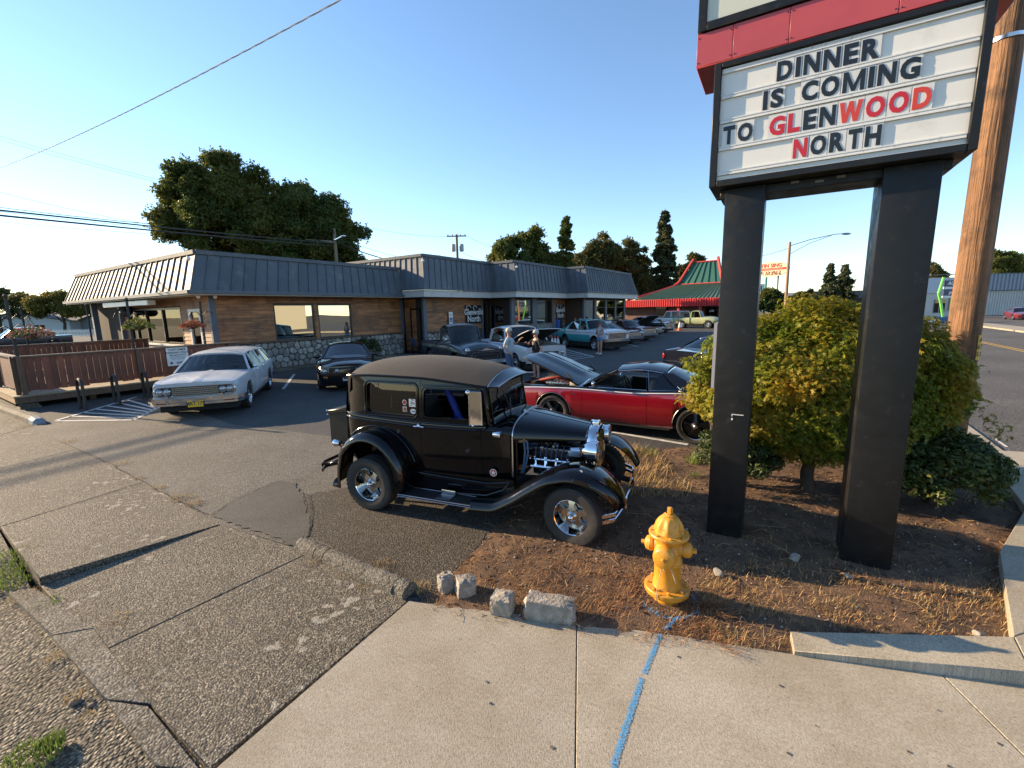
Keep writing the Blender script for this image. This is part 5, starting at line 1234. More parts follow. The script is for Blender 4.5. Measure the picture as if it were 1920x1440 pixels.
mb = MB(); mb.add(fr, [(0, 1, 2, 3)]); mb.build('windscreen', cglass, hot)
mb = MB(); mb.tube([(1.52, -.2, 1.52), (1.575, -.22, 1.40), (1.585, -.10, 1.22)], .008, 5); mb.tube([(1.60, -.12, 1.18), (1.55, -.02, 1.36)], .010, 5); mb.build('wiper', matte_black, hot)
def cowl_w(x): return stable([(1.44, .632), (1.62, .61), (1.77, .575)], x)
mb = MB()
def cowlp(u, v):
 x = lerp(1.47, 1.785, u); a = lerp(0, pi, v); w = cowl_w(x); zb = f_belt(x) - .03; h = lerp(.085, .135, u)
 return (x, -w * cos(a), zb + h * sin(a) ** .75)
mb.grid(8, 20, cowlp); mb.build('cowl', black_paint, hot, smooth=True)
def hood_sec(x, n=20):
 t = (x - 1.79) / (2.545 - 1.79); w = lerp(.565, .285, t ** .9); zb = lerp(.985, .965, t); zt = lerp(1.205, 1.085, t)
 return [(x, -w * cos(pi * k / n) * (1 if 0 < k < n else 1), zb + (zt - zb) * abs(sin(pi * k / n)) ** .62) for k in range(n + 1)]
mb = MB(); xs = [lerp(1.80, 2.545, k / 12) for k in range(13)]; mb.loft([hood_sec(x) for x in xs], False)
for j in (0, 20): mb.loft([[hood_sec(x)[j], tuple(Vector(hood_sec(x)[j]) + Vector((0, .02 if j == 0 else -.02, -.035)))] for x in xs], False)
mb.build('hood', black_paint, hot, smooth=True)
mb = MB(); mb.tube([hood_sec(x)[10] for x in xs], .005, 6); mb.build('hood_hinge', black_paint, hot, smooth=True)
mb = MB(); sec = [(1.792, p[1] * 1.012, p[2] + .004) for p in hood_sec(1.80, 30)]; sec = [(1.792, sec[0][1], .56)] + sec + [(1.792, sec[-1][1], .56)]; mb.tube(sec, .011, 6); mb.build('cowl_band', M('cowl_band', (.5, .52, .55), .2, 1.0), hot, smooth=True)
mb = MB(); mb.box(1.765, 1.785, -.56, .56, .5, 1.1); mb.build('firewall', black_paint, hot)
mb = MB()
for sg in (1, -1):
 mb.box(1.83, 1.85, sg * .55 - .012, sg * .55 + .012, .55, .985); mb.bar((1.8, sg * .50, .52), (2.7, sg * .30, .50), .05, .09)
mb.build('frame_rail', black_paint, hot)
def shell_sec(x, gx=1.0):
 o = [(-.275, .56), (-.285, .80), (-.27, .98), (-.21, 1.055), (-.10, 1.085), (0, 1.095), (.10, 1.085), (.21, 1.055), (.27, .98), (.285, .80), (.275, .56)]
 return [(x, y * gx, z if z < .6 else .56 + (z - .56) * (1 + (gx - 1) * .6)) for y, z in o]
mb = MB(); mb.loft([shell_sec(2.55, .98), shell_sec(2.56, 1.01), shell_sec(2.64, 1.01), shell_sec(2.66, .98), shell_sec(2.66, .80), shell_sec(2.63, .78)], False); mb.build('radiator_shell', chrome, hot, smooth=True, angle=45)
mb = MB(); mb.box(2.60, 2.63, -.235, .235, .55, 1.03); mb.build('radiator_core', dark, hot)
mb = MB()
for k in range(15): y = -.21 + k * .03; mb.tube([(2.645, y, .57), (2.645, y, 1.03 - abs(y) * .25)], .004, 5)
mb.build('grille_bar', chrome, hot)
mb = MB(); mb.lathe([(.055, 1.09), (.058, 1.12), (.05, 1.135), (.0, 1.138)], 20, Matrix.Translation((2.60, 0, 0)), axis='z'); mb.build('radiator_cap', chrome, hot, smooth=True)
eng = M('engine_iron', (.03, .032, .035), .5, .4, var=.5, vscale=12); brass = M('carburettor', (.35, .34, .3), .35, .9)
mb = MB(); mb.box(1.90, 2.46, -.20, .20, .48, .72); mb.box(1.92, 2.44, -.30, -.12, .70, .82); mb.box(1.92, 2.44, .12, .30, .70, .82); mb.build('engine_block', eng, hot, bevel=.02)
mb = MB(); mb.box(1.94, 2.40, -.33, -.17, .80, .86); mb.box(1.94, 2.40, .17, .33, .80, .86); mb.build('rocker_cover', M('rocker_cover', (.07, .08, .1), .25, .9), hot, bevel=.02, seg=2)
mb = MB(); mb.tube([(1.93, -.37, .73), (2.44, -.37, .73)], .017, 8); mb.tube([(1.93, -.39, .65), (2.46, -.36, .645)], .022, 8)
for k in range(4): mb.tube([(1.98 + k * .13, -.28, .76), (1.98 + k * .13, -.36, .75), (2.0 + k * .12, -.39, .66)], .018, 7)
mb.build('exhaust_header', chrome, hot, smooth=True)
mb = MB(); mb.lathe([(.07, .84), (.07, .90), (.10, .91), (.10, .955), (.02, .96)], 18, Matrix.Translation((2.16, -.12, 0)), caps=True); mb.build('air_cleaner', chrome, hot, smooth=True)
mb = MB()
rc = random.Random(4)
for k in range(14): mb.ball((2.10 + rc.uniform(-.08, .12), -.30 + rc.uniform(-.04, .04), .86 + rc.uniform(-.05, .07)), .022, .022, .022, 7, 5)
mb.build('carburettor', brass, hot, smooth=True)
mb = MB(); mb.lathe([(.0, -.06), (.075, -.06), (.078, .05), (.05, .07), (.0, .07)], 18, Matrix.Translation((2.45, -.27, .83)), axis='x'); mb.box(2.37, 2.50, -.36, -.33, .80, .86); mb.build('alternator', chrome, hot, smooth=True)
hose_blue = M('heater_hose', (.05, .12, .22), .35, .0)
for i, (y, c) in enumerate(((-.50, 0), (-.485, .02))):
 mb = MB(); mb.tube([(1.905 + c * 1.6, y, .965), (1.915 + c * 1.6, y, .84), (1.90 + c, y, .70), (1.86 + c, y + .02, .58)], .011, 7); mb.build('heater_hose', hose_blue, hot, smooth=True)
wires = M('ignition_wire', (.03, .05, .14), .5)
for k in range(7):
 mb = MB(); a = Vector((1.96 + k * .065, -.26, .88)); b = Vector((2.0 + k * .06, -.38, .72)); mb.tube([a, a + Vector((.03, -.06, .05 * rc.random())), b + Vector((0, -.01, .08)), b], .0055, 5); mb.build('ignition_wire', wires, hot, smooth=True)
mb = MB(); mb.tube([(2.50, -.3, .92), (2.58, -.26, .80), (2.56, -.28, .66), (2.45, -.33, .56), (2.2, -.42, .56), (2.0, -.45, .60)], .007, 5); mb.tube([(2.05, -.40, .62), (2.2, -.44, .56), (2.36, -.42, .53)], .006, 5); mb.build('cable_loom', matte_black, hot)
mb = MB(); mb.lathe([(.0, -.012), (.19, -.012), (.19, .012), (.0, .012)], 6, Matrix.Translation((2.53, 0, .78)), axis='x'); mb.build('fan', matte_black, hot)
def fender(path, y0, y1, name, sg, crown=.055, lip=.045):
 """path: (x, z, widening) outer skyline; section runs from the body (y0) to the outer edge (y1)"""
 mb = MB(); rings = []; n = len(path)
 for i, (x, z, yi, yo) in enumerate(path):
  a = path[min(i + 1, n - 1)]; b = path[max(i - 1, 0)]; t = Vector((a[0] - b[0], 0, a[1] - b[1])).normalized(); nr = Vector((-t.z, 0, t.x))
  ring = []
  for k in range(9):
   u = k / 8; y = lerp(yi, yo, u); h = crown * (1 - (2 * u - .75) ** 2 if u > .375 else 1 - ((.375 - u) / .375) ** 2 * .5)
   h = crown * sin(pi * (.18 + .62 * u)) - (max(0, u - .8) / .2) ** 2 * .035
   p = Vector((x, sg * y, z)) + nr * h; ring.append(p)
  p = ring[-1] - nr * lip + Vector((0, sg * .004, 0)); ring.append(p); ring.append(p + Vector((0, -sg * .012, 0)))
  ring += [Vector((q.x, q.y, q.z)) - nr * .012 for q in ring[8::-1]]
  rings.append(ring)
 mb.loft(rings, True, True, True); return mb.build(name, black_paint, hot, smooth=True, angle=50)
def smooth_path(pts, n):
 s = [0]
 for a, b in zip(pts, pts[1:]): s.append(s[-1] + hypot(a[0] - b[0], a[1] - b[1]))
 return [tuple(stable([(s[i], pts[i][c]) for i in range(len(pts))], s[-1] * k / n) for c in range(len(pts[0]))) for k in range(n + 1)]
for sg in (1, -1):
 fender(smooth_path([(1.38, .265, .62, .86), (1.62, .285, .60, .86), (1.85, .40, .575, .86), (2.08, .565, .53, .86), (2.30, .70, .46, .865), (2.52, .748, .41, .865), (2.72, .715, .40, .86), (2.87, .62, .42, .84), (2.965, .50, .46, .80), (2.99, .44, .5, .76)], 44), 0, 0, 'front_fender', sg)
 R_ = []
 for k in range(21):
  a = lerp(radians(198), radians(-12), k / 20); R_.append((.0 + .475 * cos(a) + (.02 if k < 5 else 0), .35 + .555 * sin(a) + (.03 if sin(a) > 0 else 0), .56, .868))
 R_ = [(-.545, .30, .60, .85)] + R_[1:-1] + [(.435, .27, .60, .868)]
 fender(R_, 0, 0, 'rear_fender', sg, .05)
 mb = MB(); mb.tube([(.0 + .60 * cos(a) , sg * (fw_body(.5 * cos(a)) + .004), .42 + .60 * sin(a)) for a in [radians(150 - 7.2 * k) for k in range(19)]], .009, 6); mb.build('fender_bead', black_paint, hot, smooth=True)
 mb = MB(); mb.grid(14, 4, lambda u, v: (lerp(.40, 1.82, u), sg * lerp(.60, .615, v), lerp(.27, f_bot(lerp(.40, 1.77, u)) + .01, v))); mb.build('splash_apron', black_paint, hot, smooth=True)
 mb = MB(); mb.tube([(.42, sg * .622, .49), (1.0, sg * .63, .475), (1.5, sg * .63, .47), (1.75, sg * .62, .50), (1.79, sg * .60, .53)], .011, 6); mb.tube([(1.79, sg * .60, .53), (1.70, sg * .64, .42), (1.5, sg * .66, .34), (1.2, sg * .655, .315), (1.0, sg * .65, .31)], .010, 6); mb.build('apron_bead', black_paint, hot, smooth=True)
 mb = MB(); mb.box(.44, 1.40, min(sg * .62, sg * .86), max(sg * .62, sg * .86), .262, .285); b_ = mb.build('running_board', M('board_rubber', (.014, .014, .016), .6, bump=.4, bscale=60, stretch=(1, 6, 1)), hot, bevel=.006)
 mb = MB(); mb.tube([(.44, sg * .862, .285), (1.40, sg * .862, .285)], .006, 6); mb.tube([(.44, sg * .862, .263), (1.40, sg * .862, .263)], .005, 6); mb.tube([(.44, sg * .625, .287), (1.42, sg * .625, .287)], .005, 6); mb.build('edge_trim', M('edge_trim', (.25, .26, .28), .3, .9), b_)
 if sg < 0:
  mb = MB(); mb.box(.93, 1.12, -.83, -.67, .287, .298); mb.build('step_plate', M('step_plate', (.12, .13, .15), .35, .8), b_, bevel=.004)
  mb = MB(); mb.box(.93, 1.12, -.69, -.665, .297, .345); mb.build('step_shield', chrome, b_, bevel=.012, seg=2)
 mb = MB(); c = Vector((2.66, sg * .365, .885)); T = Matrix.Translation(c)
 mb.lathe([(.001, -.165), (.03, -.16), (.075, -.12), (.102, -.05), (.112, .015), (.116, .03), (.110, .042), (.100, .036)], 28, T, 0, axis='x'); mb.lathe([(.101, .036), (.07, .05), (.001, .058)], 28, T, 1, axis='x'); mb.build('headlight', [chrome, lens], hot, smooth=True)
 mb = MB(); mb.tube([(2.60, sg * .365, .79), (2.60, sg * .37, .70), (2.58, sg * .42, .62)], .02, 7); mb.build('lamp_bracket', black_paint, hot, smooth=True)
 mb = MB(); T = Matrix.Translation((1.66, sg * .635, 1.055)); mb.lathe([(.001, -.075), (.03, -.06), (.043, -.02), (.046, .015), (.04, .03), (.001, .036)], 18, T, axis='x'); mb.tube([(1.66, sg * .635, 1.02), (1.65, sg * .58, .98)], .010, 6); mb.build('cowl_lamp', chrome, hot, smooth=True)
 mb = MB(); mb.lathe([(.001, .06), (.035, .05), (.047, .01), (.05, -.03), (.046, -.045)], 18, Matrix.Translation((-.70, sg * .56, .715)), axis='x'); mb.build('tail_lamp', chrome, hot, smooth=True); mb = MB(); mb.lathe([(.046, -.045), (.03, -.055), (.001, -.058)], 16, Matrix.Translation((-.70, sg * .56, .715)), axis='x'); mb.tube([(-.66, sg * .56, .68), (-.55, sg * .5, .6)], .012, 6); mb.build('tail_lens', red_lens, hot, smooth=True)
 mb = MB(); mb.bar((-.98, sg * .53, .36), (-.60, sg * .46, .46), .035, .055); mb.build('bumper_arm', black_paint, hot, bevel=.008)
for a, nm in ((0, 0),):
 mb = MB(); mb.tube([(2.60, -.36, .80), (2.60, .36, .80)], .013, 7); mb.build('lamp_bar', black_paint, hot, smooth=True)
mb = MB()
for z in (.30, .36): blade(mb, [(2.93 + .07 * (1 - (y / .78) ** 2) - (.10 if abs(y) > .75 else 0), y, z) for y in [-.80 + .1 * k for k in range(17)]][::-1], .018, .008)
for y in (-.32, .32): mb.box(2.985, 3.01, y - .03, y + .03, .27, .39)
mb.build('front_bumper', chrome, hot, smooth=True)
mb = MB()
for z in (.33, .40): blade(mb, [(-1.0 - .03 * (1 - (y / .6) ** 2) + (.06 if abs(y) > .58 else 0), y, z) for y in [-.62 + .124 * k for k in range(11)]], .022, .009)
mb.build('rear_bumper', black_paint, hot, smooth=True)
mb = MB(); mb.bar((2.6, -.30, .42), (2.96, -.32, .34), .04, .06); mb.bar((2.6, .30, .42), (2.96, .32, .34), .04, .06); mb.lathe([(.03, -.66), (.03, .66)], 10, Matrix.Translation((FW, 0, .30)), axis='y'); mb.lathe([(.04, -.66), (.04, .66)], 10, Matrix.Translation((0, 0, .33)), axis='y'); mb.box(-.4, 2.6, -.42, -.36, .36, .46); mb.box(-.4, 2.6, .36, .42, .36, .46); mb.box(.1, 1.75, -.58, .58, .40, .50); mb.build('chassis', dark, hot)
tr_m = M('trunk_leatherette', (.010, .010, .010), .42, bump=.1, bscale=120)
mb = MB(); mb.prism([(-.93, .66), (-.62, .66), (-.60, 1.16), (-.93, 1.10)], -.44, .44, 'y'); tk = mb.build('luggage_trunk', tr_m, hot, bevel=.012)
mb = MB(); mb.prism([(-.945, 1.055), (-.60, 1.115), (-.60, 1.175), (-.945, 1.115)], -.45, .45, 'y'); mb.build('trunk_lid', tr_m, tk, bevel=.010)
mb = MB(); mb.ball((-.945, -.44, 1.11), .014, .014, .014); mb.ball((-.93, -.45, 1.06), .012, .012, .012); mb.build('corner_cap', chrome, tk, smooth=True)
mb = MB(); mb.bar((-.9, -.35, .655), (-.5, -.35, .60), .03, .02); mb.bar((-.9, .35, .655), (-.5, .35, .60), .03, .02); mb.build('rack_arm', black_paint, hot)
for sg in (1, -1):
 add_wheel(hot, 0, sg * .735, .335, .25, 'chrome5'); add_wheel(hot, FW, sg * .735, .312, .22, 'chrome5', radians(-9))
mb = MB(); mb.ball((.655, -.665, 1.09), .022, .03, .022); mb.tube([(.60, -.685, 1.075), (.655, -.69, 1.082), (.735, -.685, 1.076)], .010, 7); mb.build('door_handle', chrome, hot, smooth=True)
disc = M('pearl_disc', (.55, .55, .52), .25, .4)
for (x, y, z, ry) in ((.35, -.642, .985, 0), (1.27, -.632, .835, 0)):
 mb = MB(); mb.lathe([(.008, -.004), (.008, .004), (.021, .004), (.021, -.004)], 14, Matrix.Translation((x, y - .004, z)), axis='y'); mb.build('snap_disc', disc, hot)
for (x, y, z) in ((2.24, -.755, .712), (2.60, -.755, .785)):
 mb = MB(); mb.lathe([(.001, .004), (.021, .004), (.021, -.002)], 14, Matrix.Translation((x, y, z)) @ Matrix.Rotation(.35, 4, 'X'), axis='z'); mb.build('snap_disc', disc, hot)
def sticker(x, z, rx, rz_, col, col2, kind, tilt=0, y=None):
 yy = (y if y is not None else up(x, z, -1, -.027)[1]) - .003; mb = MB(); st = M('sticker_%s' % '_'.join(str(int(c * 100)) for c in col), col, .5)
 o = empty('sticker', (x, yy, z), 0); o.parent = hot; o.rotation_euler = (0, tilt, 0)
 if kind == 'round': mb.add([(rx * cos(2 * pi * k / 24), 0, rz_ * sin(2 * pi * k / 24)) for k in range(24)], [tuple(range(24))])
 else: mb.add([(-rx, 0, -rz_), (rx, 0, -rz_), (rx, 0, rz_), (-rx, 0, rz_)], [(0, 1, 2, 3)])
 mb.build('backing', st, o)
 s2 = M('sticker_%s' % '_'.join(str(int(c * 100)) for c in col2), col2, .5); m2 = MB(); r2 = random.Random(int(x * 100))
 return o, s2, m2
red_s, wh_s, bk_s = (.42, .03, .03), (.68, .66, .62), (.03, .03, .03)
o, s2, m2 = sticker(1.575, .60, .044, .044, wh_s, red_s, 'round', y=-.612)
m2.add([(.037 * cos(2 * pi * k / 24), -.0012, .037 * sin(2 * pi * k / 24)) for k in range(24)], [tuple(range(24))]); m2.build('red_field', s2, o)
m2 = MB(); m2.add([((.034 if k % 2 == 0 else .0135) * sin(k * pi / 5), -.0024, (.034 if k % 2 == 0 else .0135) * cos(k * pi / 5)) for k in range(10)], [tuple(range(10))]); m2.build('star', M('sticker_68_66_62', wh_s, .5), o)
o, s2, m2 = sticker(.005, 1.525, .026, .026, (.55, .35, .16), bk_s, 'round'); m2.add([(-.016, -.001, .002), (.0, -.001, .012), (.018, -.001, .003), (.002, -.001, -.006)], [(0, 1, 2, 3)]); m2.build('mark', s2, o)
o, s2, m2 = sticker(.425, 1.335, .030, .034, wh_s, red_s, 'round'); m2.add([(.024 * cos(2 * pi * k / 16), -.001, .027 * sin(2 * pi * k / 16)) for k in range(16)], [tuple(range(16))]); m2.build('red_field', s2, o)
o, s2, m2 = sticker(.43, 1.255, .030, .032, (.55, .42, .36), (.25, .06, .05), 'box'); m2.add([(-.022, -.001, -.02), (.02, -.001, -.022), (.016, -.001, .018), (-.014, -.001, .022)], [(0, 1, 2, 3)]); m2.build('mark', s2, o)
o, s2, m2 = sticker(.535, 1.335, .046, .048, wh_s, (.06, .07, .12), 'box')
for k in range(9): a = rc.uniform(-.036, .03); b_ = rc.uniform(-.04, .035); m2.add([(a, -.001, b_), (a + .02, -.001, b_ + .004), (a + .024, -.001, b_ + .014), (a + .004, -.001, b_ + .01)], [(0, 1, 2, 3)])
m2.build('mark', s2, o)
o, s2, m2 = sticker(.55, 1.235, .042, .030, wh_s, (.08, .16, .32), 'round'); m2.add([(-.03, -.001, -.008), (.03, -.001, -.008), (.026, -.001, .008), (-.026, -.001, .008)], [(0, 1, 2, 3)]); m2.build('mark', s2, o)
mb = MB(); q = [(1.365, -.735, 1.165), (1.50, -.70, 1.165), (1.485, -.69, 1.53), (1.36, -.725, 1.535)];
def ww(u, v): a = Vector(q[0]).lerp(Vector(q[1]), u); b_ = Vector(q[3]).lerp(Vector(q[2]), u); return a.lerp(b_, v)
mb.grid(2, 2, ww); mb.grid(2, 2, lambda u, v: ww(u, v) + Vector((.004, .004, 0)), flip=True); wwm = mb.build('wind_wing', M('wing_mirror_glass', (.75, .68, .58), .06, 1.0), hot)
mb = MB(); mb.tube([ww(0, 0), ww(1, 0), ww(1, 1), ww(0, 1)], .008, 6, closed=True); mb.ball((1.35, -.73, 1.525), .026, .03, .03); mb.ball((1.40, -.735, 1.16), .014, .014, .014); mb.build('wing_clip', chrome, wwm, smooth=True)
mb = MB(); mb.box(-.35, 1.6, -.54, .54, .5, .55); mb.box(.2, .75, -.52, .52, .55, .78); mb.loft([[(.22, -.52, .75), (.22, .52, .75), (.34, .52, .75), (.34, -.52, .75)], [(.12, -.5, 1.22), (.12, .5, 1.22), (.22, .5, 1.22), (.22, -.5, 1.22)]], True, True, True); mb.box(1.46, 1.56, -.54, .54, .9, 1.13); mb.build('seat', seat_black, hot, bevel=.02)
mb = MB(); c = Vector((1.16, .28, 1.12)); mb.tube([c + Vector((.05 * sin(a), .18 * cos(a), .17 * sin(a))) for a in [2 * pi * k / 20 for k in range(20)]], .012, 6, closed=True); mb.build('steering_wheel', matte_black, hot, smooth=True)
rb = empty('rolled_umbrella', FO + Vector((cos(FAZ) * .93 + .375 * -.30, sin(FAZ) * .93 - .927 * .30, 1.12)), FAZ, 'rolled blue umbrella and cloth propped behind the open side window of the black sedan', 'umbrella')
mb = MB(); mb.tube([(-.10, 0, .36), (-.03, 0, .22), (.06, .0, .02), (.14, 0, -.12)], [.03, .045, .04, .03], 10); mb.tube([(-.02, .05, .12), (.02, .05, -.02), (.05, .05, -.15)], [.02, .05, .05], 10); mb.build('cloth', M('blue_cloth', (.012, .035, .30), .7, var=.4, vscale=14), rb, smooth=True)
# ---- red and black coupe with its hood up
red_p = paint('candy_red', (.23, .006, .014), .13); blk_p = paint('gloss_black', (.004, .004, .005), .12, .3)
pin = M('pin_stripe', (.72, .70, .70), .3)
S = dict(wheels=(1.37, -1.37), r=.33, Ra=.392, mats=(red_p, blk_p), mid=.60, tuck=.10, shoulder=.05,
   plan=[(-2.33, .74), (-2.2, .86), (-1.6, .935), (-1.0, .94), (0, .925), (1.2, .935), (1.9, .90), (2.2, .86), (2.34, .78)],
   edge=[(-2.33, .84), (-1.9, .90), (-1.2, .935), (-.7, .905), (-.2, .875), (.8, .885), (1.5, .865), (2.1, .82), (2.34, .76)],
   top=[(-2.33, .86), (-1.5, .955), (-1.2, .97), (.6, .94), (1.3, .925), (2.1, .86), (2.34, .79)],
   bot=[(-2.33, .38), (-1.9, .30), (-1, .22), (1, .22), (1.9, .27), (2.34, .30)], A=.74, B=.10, C=-.78, D=-1.50, roofw=[(-.78, .56), (.1, .60)], roofz=[(-.78, 1.265), (-.3, 1.315), (.1, 1.275)], cab_in=.01)
CAM_AZ = radians(149.9)
c = Car('muscle_car', S, (0, 0, 0), CAM_AZ, 'red coupe with black roof and raised black hood behind the vintage sedan'); c.root.location = car_at(G(1303, 833), CAM_AZ, S, 'left', 1)
sp = lambda x: stable(S['edge'], x) - .028
c.side(-2.33, -.52, 'rear_quarter', sp); c.side(-.52, .74, 'door', sp); c.side(.74, 2.34, 'front_fender', sp)
c.top(-2.33, -1.46, 'trunk_lid', blk_p); c.top(.62, .84, 'cowl', blk_p)
S['hoodfn'] = lambda x, v: .035 * max(0, 1 - abs(abs(v) - .0) / .28) ** .5 * (1 if .95 < x < 2.2 else 0)
h = c.top(.84, 2.26, 'hood', blk_p, .93, (.84, 0, .94), -radians(25)); del S['hoodfn']
c.end(-2.33, 'tail_panel', blk_p); c.end(2.33, 'nose_panel', red_p)
c.line(-2.3, 2.3, 4, 'pin_stripe', pin, .012, .0); c.arch_trim(M('dull_trim', (.22, .21, .2), .35, .8), .006)
c.cabin(blk_p, sidewin=((.62, -.50, .14, -.42), (-.54, -1.10, -.45, -.74)), pillars=(), cpanel=(-1.06, -1.56, -.70, -.90), open_=(0,))
c.gear('five', .24, .005, steer=radians(4)); c.interior_box(-1.45, .75, .3, .86); c.seats((-.35,), .5, .32, h=.72); c.dash(.42, .92, .72); c.mirror(.50, 1); c.mirror(.50, -1); c.handle(-.36, 4)
mb = MB(); mb.box(.9, 2.25, -.72, .72, .45, .60); mb.box(.86, 2.28, .76, .80, .5, .845); mb.box(.86, 2.28, -.80, -.76, .5, .845); mb.build('engine_tray', dark, c.root)
mb = MB(); mb.box(1.15, 1.85, -.26, .26, .55, .80); mb.build('engine_block', eng, c.root, bevel=.03)
mb = MB(); mb.box(1.2, 1.8, .16, .34, .76, .84); mb.box(1.2, 1.8, -.34, -.16, .76, .84); mb.build('valve_cover', M('polished_cover', (.55, .5, .42), .25, .9), c.root, bevel=.02, seg=2)
mb = MB(); mb.lathe([(.0, .86), (.19, .86), (.19, .93), (.17, .95), (0, .95)], 24, Matrix.Translation((1.45, 0, 0))); mb.build('air_cleaner', chrome, c.root, smooth=True)
mb = MB(); mb.box(.95, 1.15, .35, .55, .78, .93); mb.build('washer_bottle', M('ivory_plastic', (.55, .5, .33), .4), c.root, bevel=.03, seg=2)
mb = MB(); mb.box(1.95, 2.05, -.55, .55, .5, .86); mb.build('radiator', dark, c.root)
for k, (mt_, y) in enumerate(((M('hose_red', (.3, .04, .03), .5), .1), (matte_black, -.1), (M('hose_red'), .22))):
 mb = MB(); mb.tube([(1.2, y, .9), (1.4, y + .15, .97), (1.7, y + .2, .92), (1.95, y + .1, .86)], .022, 7); mb.build('hose', mt_, c.root, smooth=True)
mb = MB();
for k in range(8): a = Vector((1.2 + k * .08, .2, .86)); mb.tube([a, a + Vector((0, .08, .06)), a + Vector((.02, .22, -.02))], .008, 5)
mb.build('plug_wire', M('hose_red'), c.root)
for sg in (1, -1):
 mb = MB(); mb.bar((.9, sg * .74, .86), (1.15, sg * .70, 1.10), .03, .03); mb.build('hood_hinge', matte_black, c.root)
 mb = MB()
 for k in range(4): mb.box(.86 + .0, .98, sg * .918 - .006, sg * .918 + .006, .56 + k * .055, .58 + k * .055)
 mb.build('fender_louvre', matte_black, c.root)
mb = MB(); blade(mb, [(2.36, .80, .47), (2.40, .5, .47), (2.42, 0, .47), (2.40, -.5, .47), (2.36, -.80, .47)], .05, .02); mb.build('front_bumper', chrome, c.root, smooth=True)
mb = MB(); blade(mb, [(-2.36, -.80, .50), (-2.40, 0, .50), (-2.36, .80, .50)], .05, .02); mb.build('rear_bumper', chrome, c.root, smooth=True)
mb = MB(); mb.box(2.33, 2.345, -.6, .6, .52, .70); mb.build('grille', matte_black, c.root)
for sg in (1, -1): headlight(c.root, 2.35, sg * .62, .62, .085)
mb = MB(); mb.box(-2.345, -2.33, .42, .78, .58, .70); mb.box(-2.345, -2.33, -.78, -.42, .58, .70); mb.build('tail_lamp', red_lens, c.root)
# ---- pale blue-white station wagon
wag_p = M('faded_white_paint', (.52, .54, .55), .42, coat=.25, var=.16, vscale=1.5, dirt=(.30, .31, .33), dirt_amt=.3, dirt_scale=2.5, rvar=.1)
S = dict(wheels=(1.46, -1.46), r=.325, Ra=.39, mats=(wag_p, wag_p), mid=.66, tuck=.09, shoulder=.045,
   plan=[(-2.45, .82), (-2.3, .90), (-1.5, .935), (0, .94), (1.4, .935), (2.1, .915), (2.38, .87), (2.44, .84)],
   edge=[(-2.45, .92), (-1.5, .955), (.6, .945), (1.6, .925), (2.3, .875), (2.44, .845)], top=[(-2.45, .92), (-1, .96), (.9, .99), (1.6, .965), (2.3, .905), (2.44, .86)],
   bot=[(-2.45, .42), (-2, .33), (-1, .25), (1, .25), (2, .30), (2.44, .36)], A=.98, B=.42, C=-2.10, D=-2.36, roofw=[(-2.1, .62), (-1, .655), (.42, .65)], roofz=[(-2.1, 1.40), (-1.4, 1.445), (-.4, 1.45), (.42, 1.40)], cab_in=.0, crown=3.2)
WAZ = radians(-71)
c = Car('station_wagon', S, car_at(G(470, 763), WAZ, S, 'left', 0), WAZ, 'pale white 1960s station wagon with yellow number plate beside the deck', 'station wagon')
c.side(-2.45, -.62, 'rear_quarter'); c.side(-.62, .22, 'door'); c.side(.22, 1.02, 'door'); c.side(1.02, 2.44, 'front_fender')
S['hoodfn'] = lambda x, v: .022 * max(0, 1 - abs(v) / .07) + .012 * max(0, 1 - abs(abs(v) - .5) / .05)
c.top(.98, 2.42, 'hood', wag_p, .90); del S['hoodfn']
for sg in (1, -1):
 mb = MB(); mb.grid(12, 2, lambda u, v: c.toppt(lerp(.9, 2.43, u), sg * lerp(.903, 1.0, v))); mb.build('fender_top', wag_p, c.root, smooth=True)
c.end(2.43, 'nose_panel', wag_p); c.end(-2.45, 'tailgate', wag_p)
c.cabin(wag_p, sidewin=((.86, .26, .46, .22), (.20, -.58, .14, -.62), (-.66, -1.30, -.70, -1.34), (-1.36, -2.24, -1.40, -2.06)), pillars=((.23, .18, .06), (-.62, -.66, .07), (-1.33, -1.37, .06), (-2.30, -2.10, .08)), open_=((0, 1),), wscurve=.14)
c.gear('slim', .20, .02); c.interior_box(-2.4, .98, .3, .90); c.seats((.15, -.75), z0=.32, bench=True, h=.62, mat=M('tan_vinyl', (.16, .12, .08), .6)); c.dash(.72, .97, .80, sgn=1); c.mirror(.72, 1); c.handle(-.50, 4); c.handle(.36, 4)
def frame_oval(x, w, z0, z1, r, rad, mat, parent, name):
 mb = MB(); mb.tube([(x, y, z) for y, z in rrect(-w, w, z0, z1, r, 6)], rad, 7, closed=True); return mb.build(name, mat, parent, smooth=True)
mb = MB(); q = rrect(-.80, .80, .575, .775, .095, 6); mb.add([(2.438, y, z) for y, z in q], [tuple(range(len(q)))]); mb.build('grille_recess', matte_black, c.root)
frame_oval(2.446, .81, .565, .785, .10, .016, chrome, c.root, 'grille_surround')
mb = MB()
for k in range(31): y = -.46 + k * .0307; mb.box(2.44, 2.452, y - .0035, y + .0035, .59, .76)
for k in range(4): z = .61 + k * .045; mb.box(2.44, 2.455, -.47, .47, z - .006, z + .006)
mb.build('grille_bars', M('grille_metal', (.35, .36, .37), .3, 1.0), c.root)
for y in (.56, .71, -.56, -.71): headlight(c.root, 2.455, y, .675, .072)
mb = MB(); path = [(2.12, .965, .475), (2.36, .955, .475), (2.47, .86, .475), (2.53, .5, .475), (2.545, 0, .475), (2.53, -.5, .475), (2.47, -.86, .475), (2.36, -.955, .475), (2.12, -.965, .475)]; blade(mb, path, .045, .025); blade(mb, [(p[0] - .015, p[1] * .985, .385) for p in path], .03, .012)
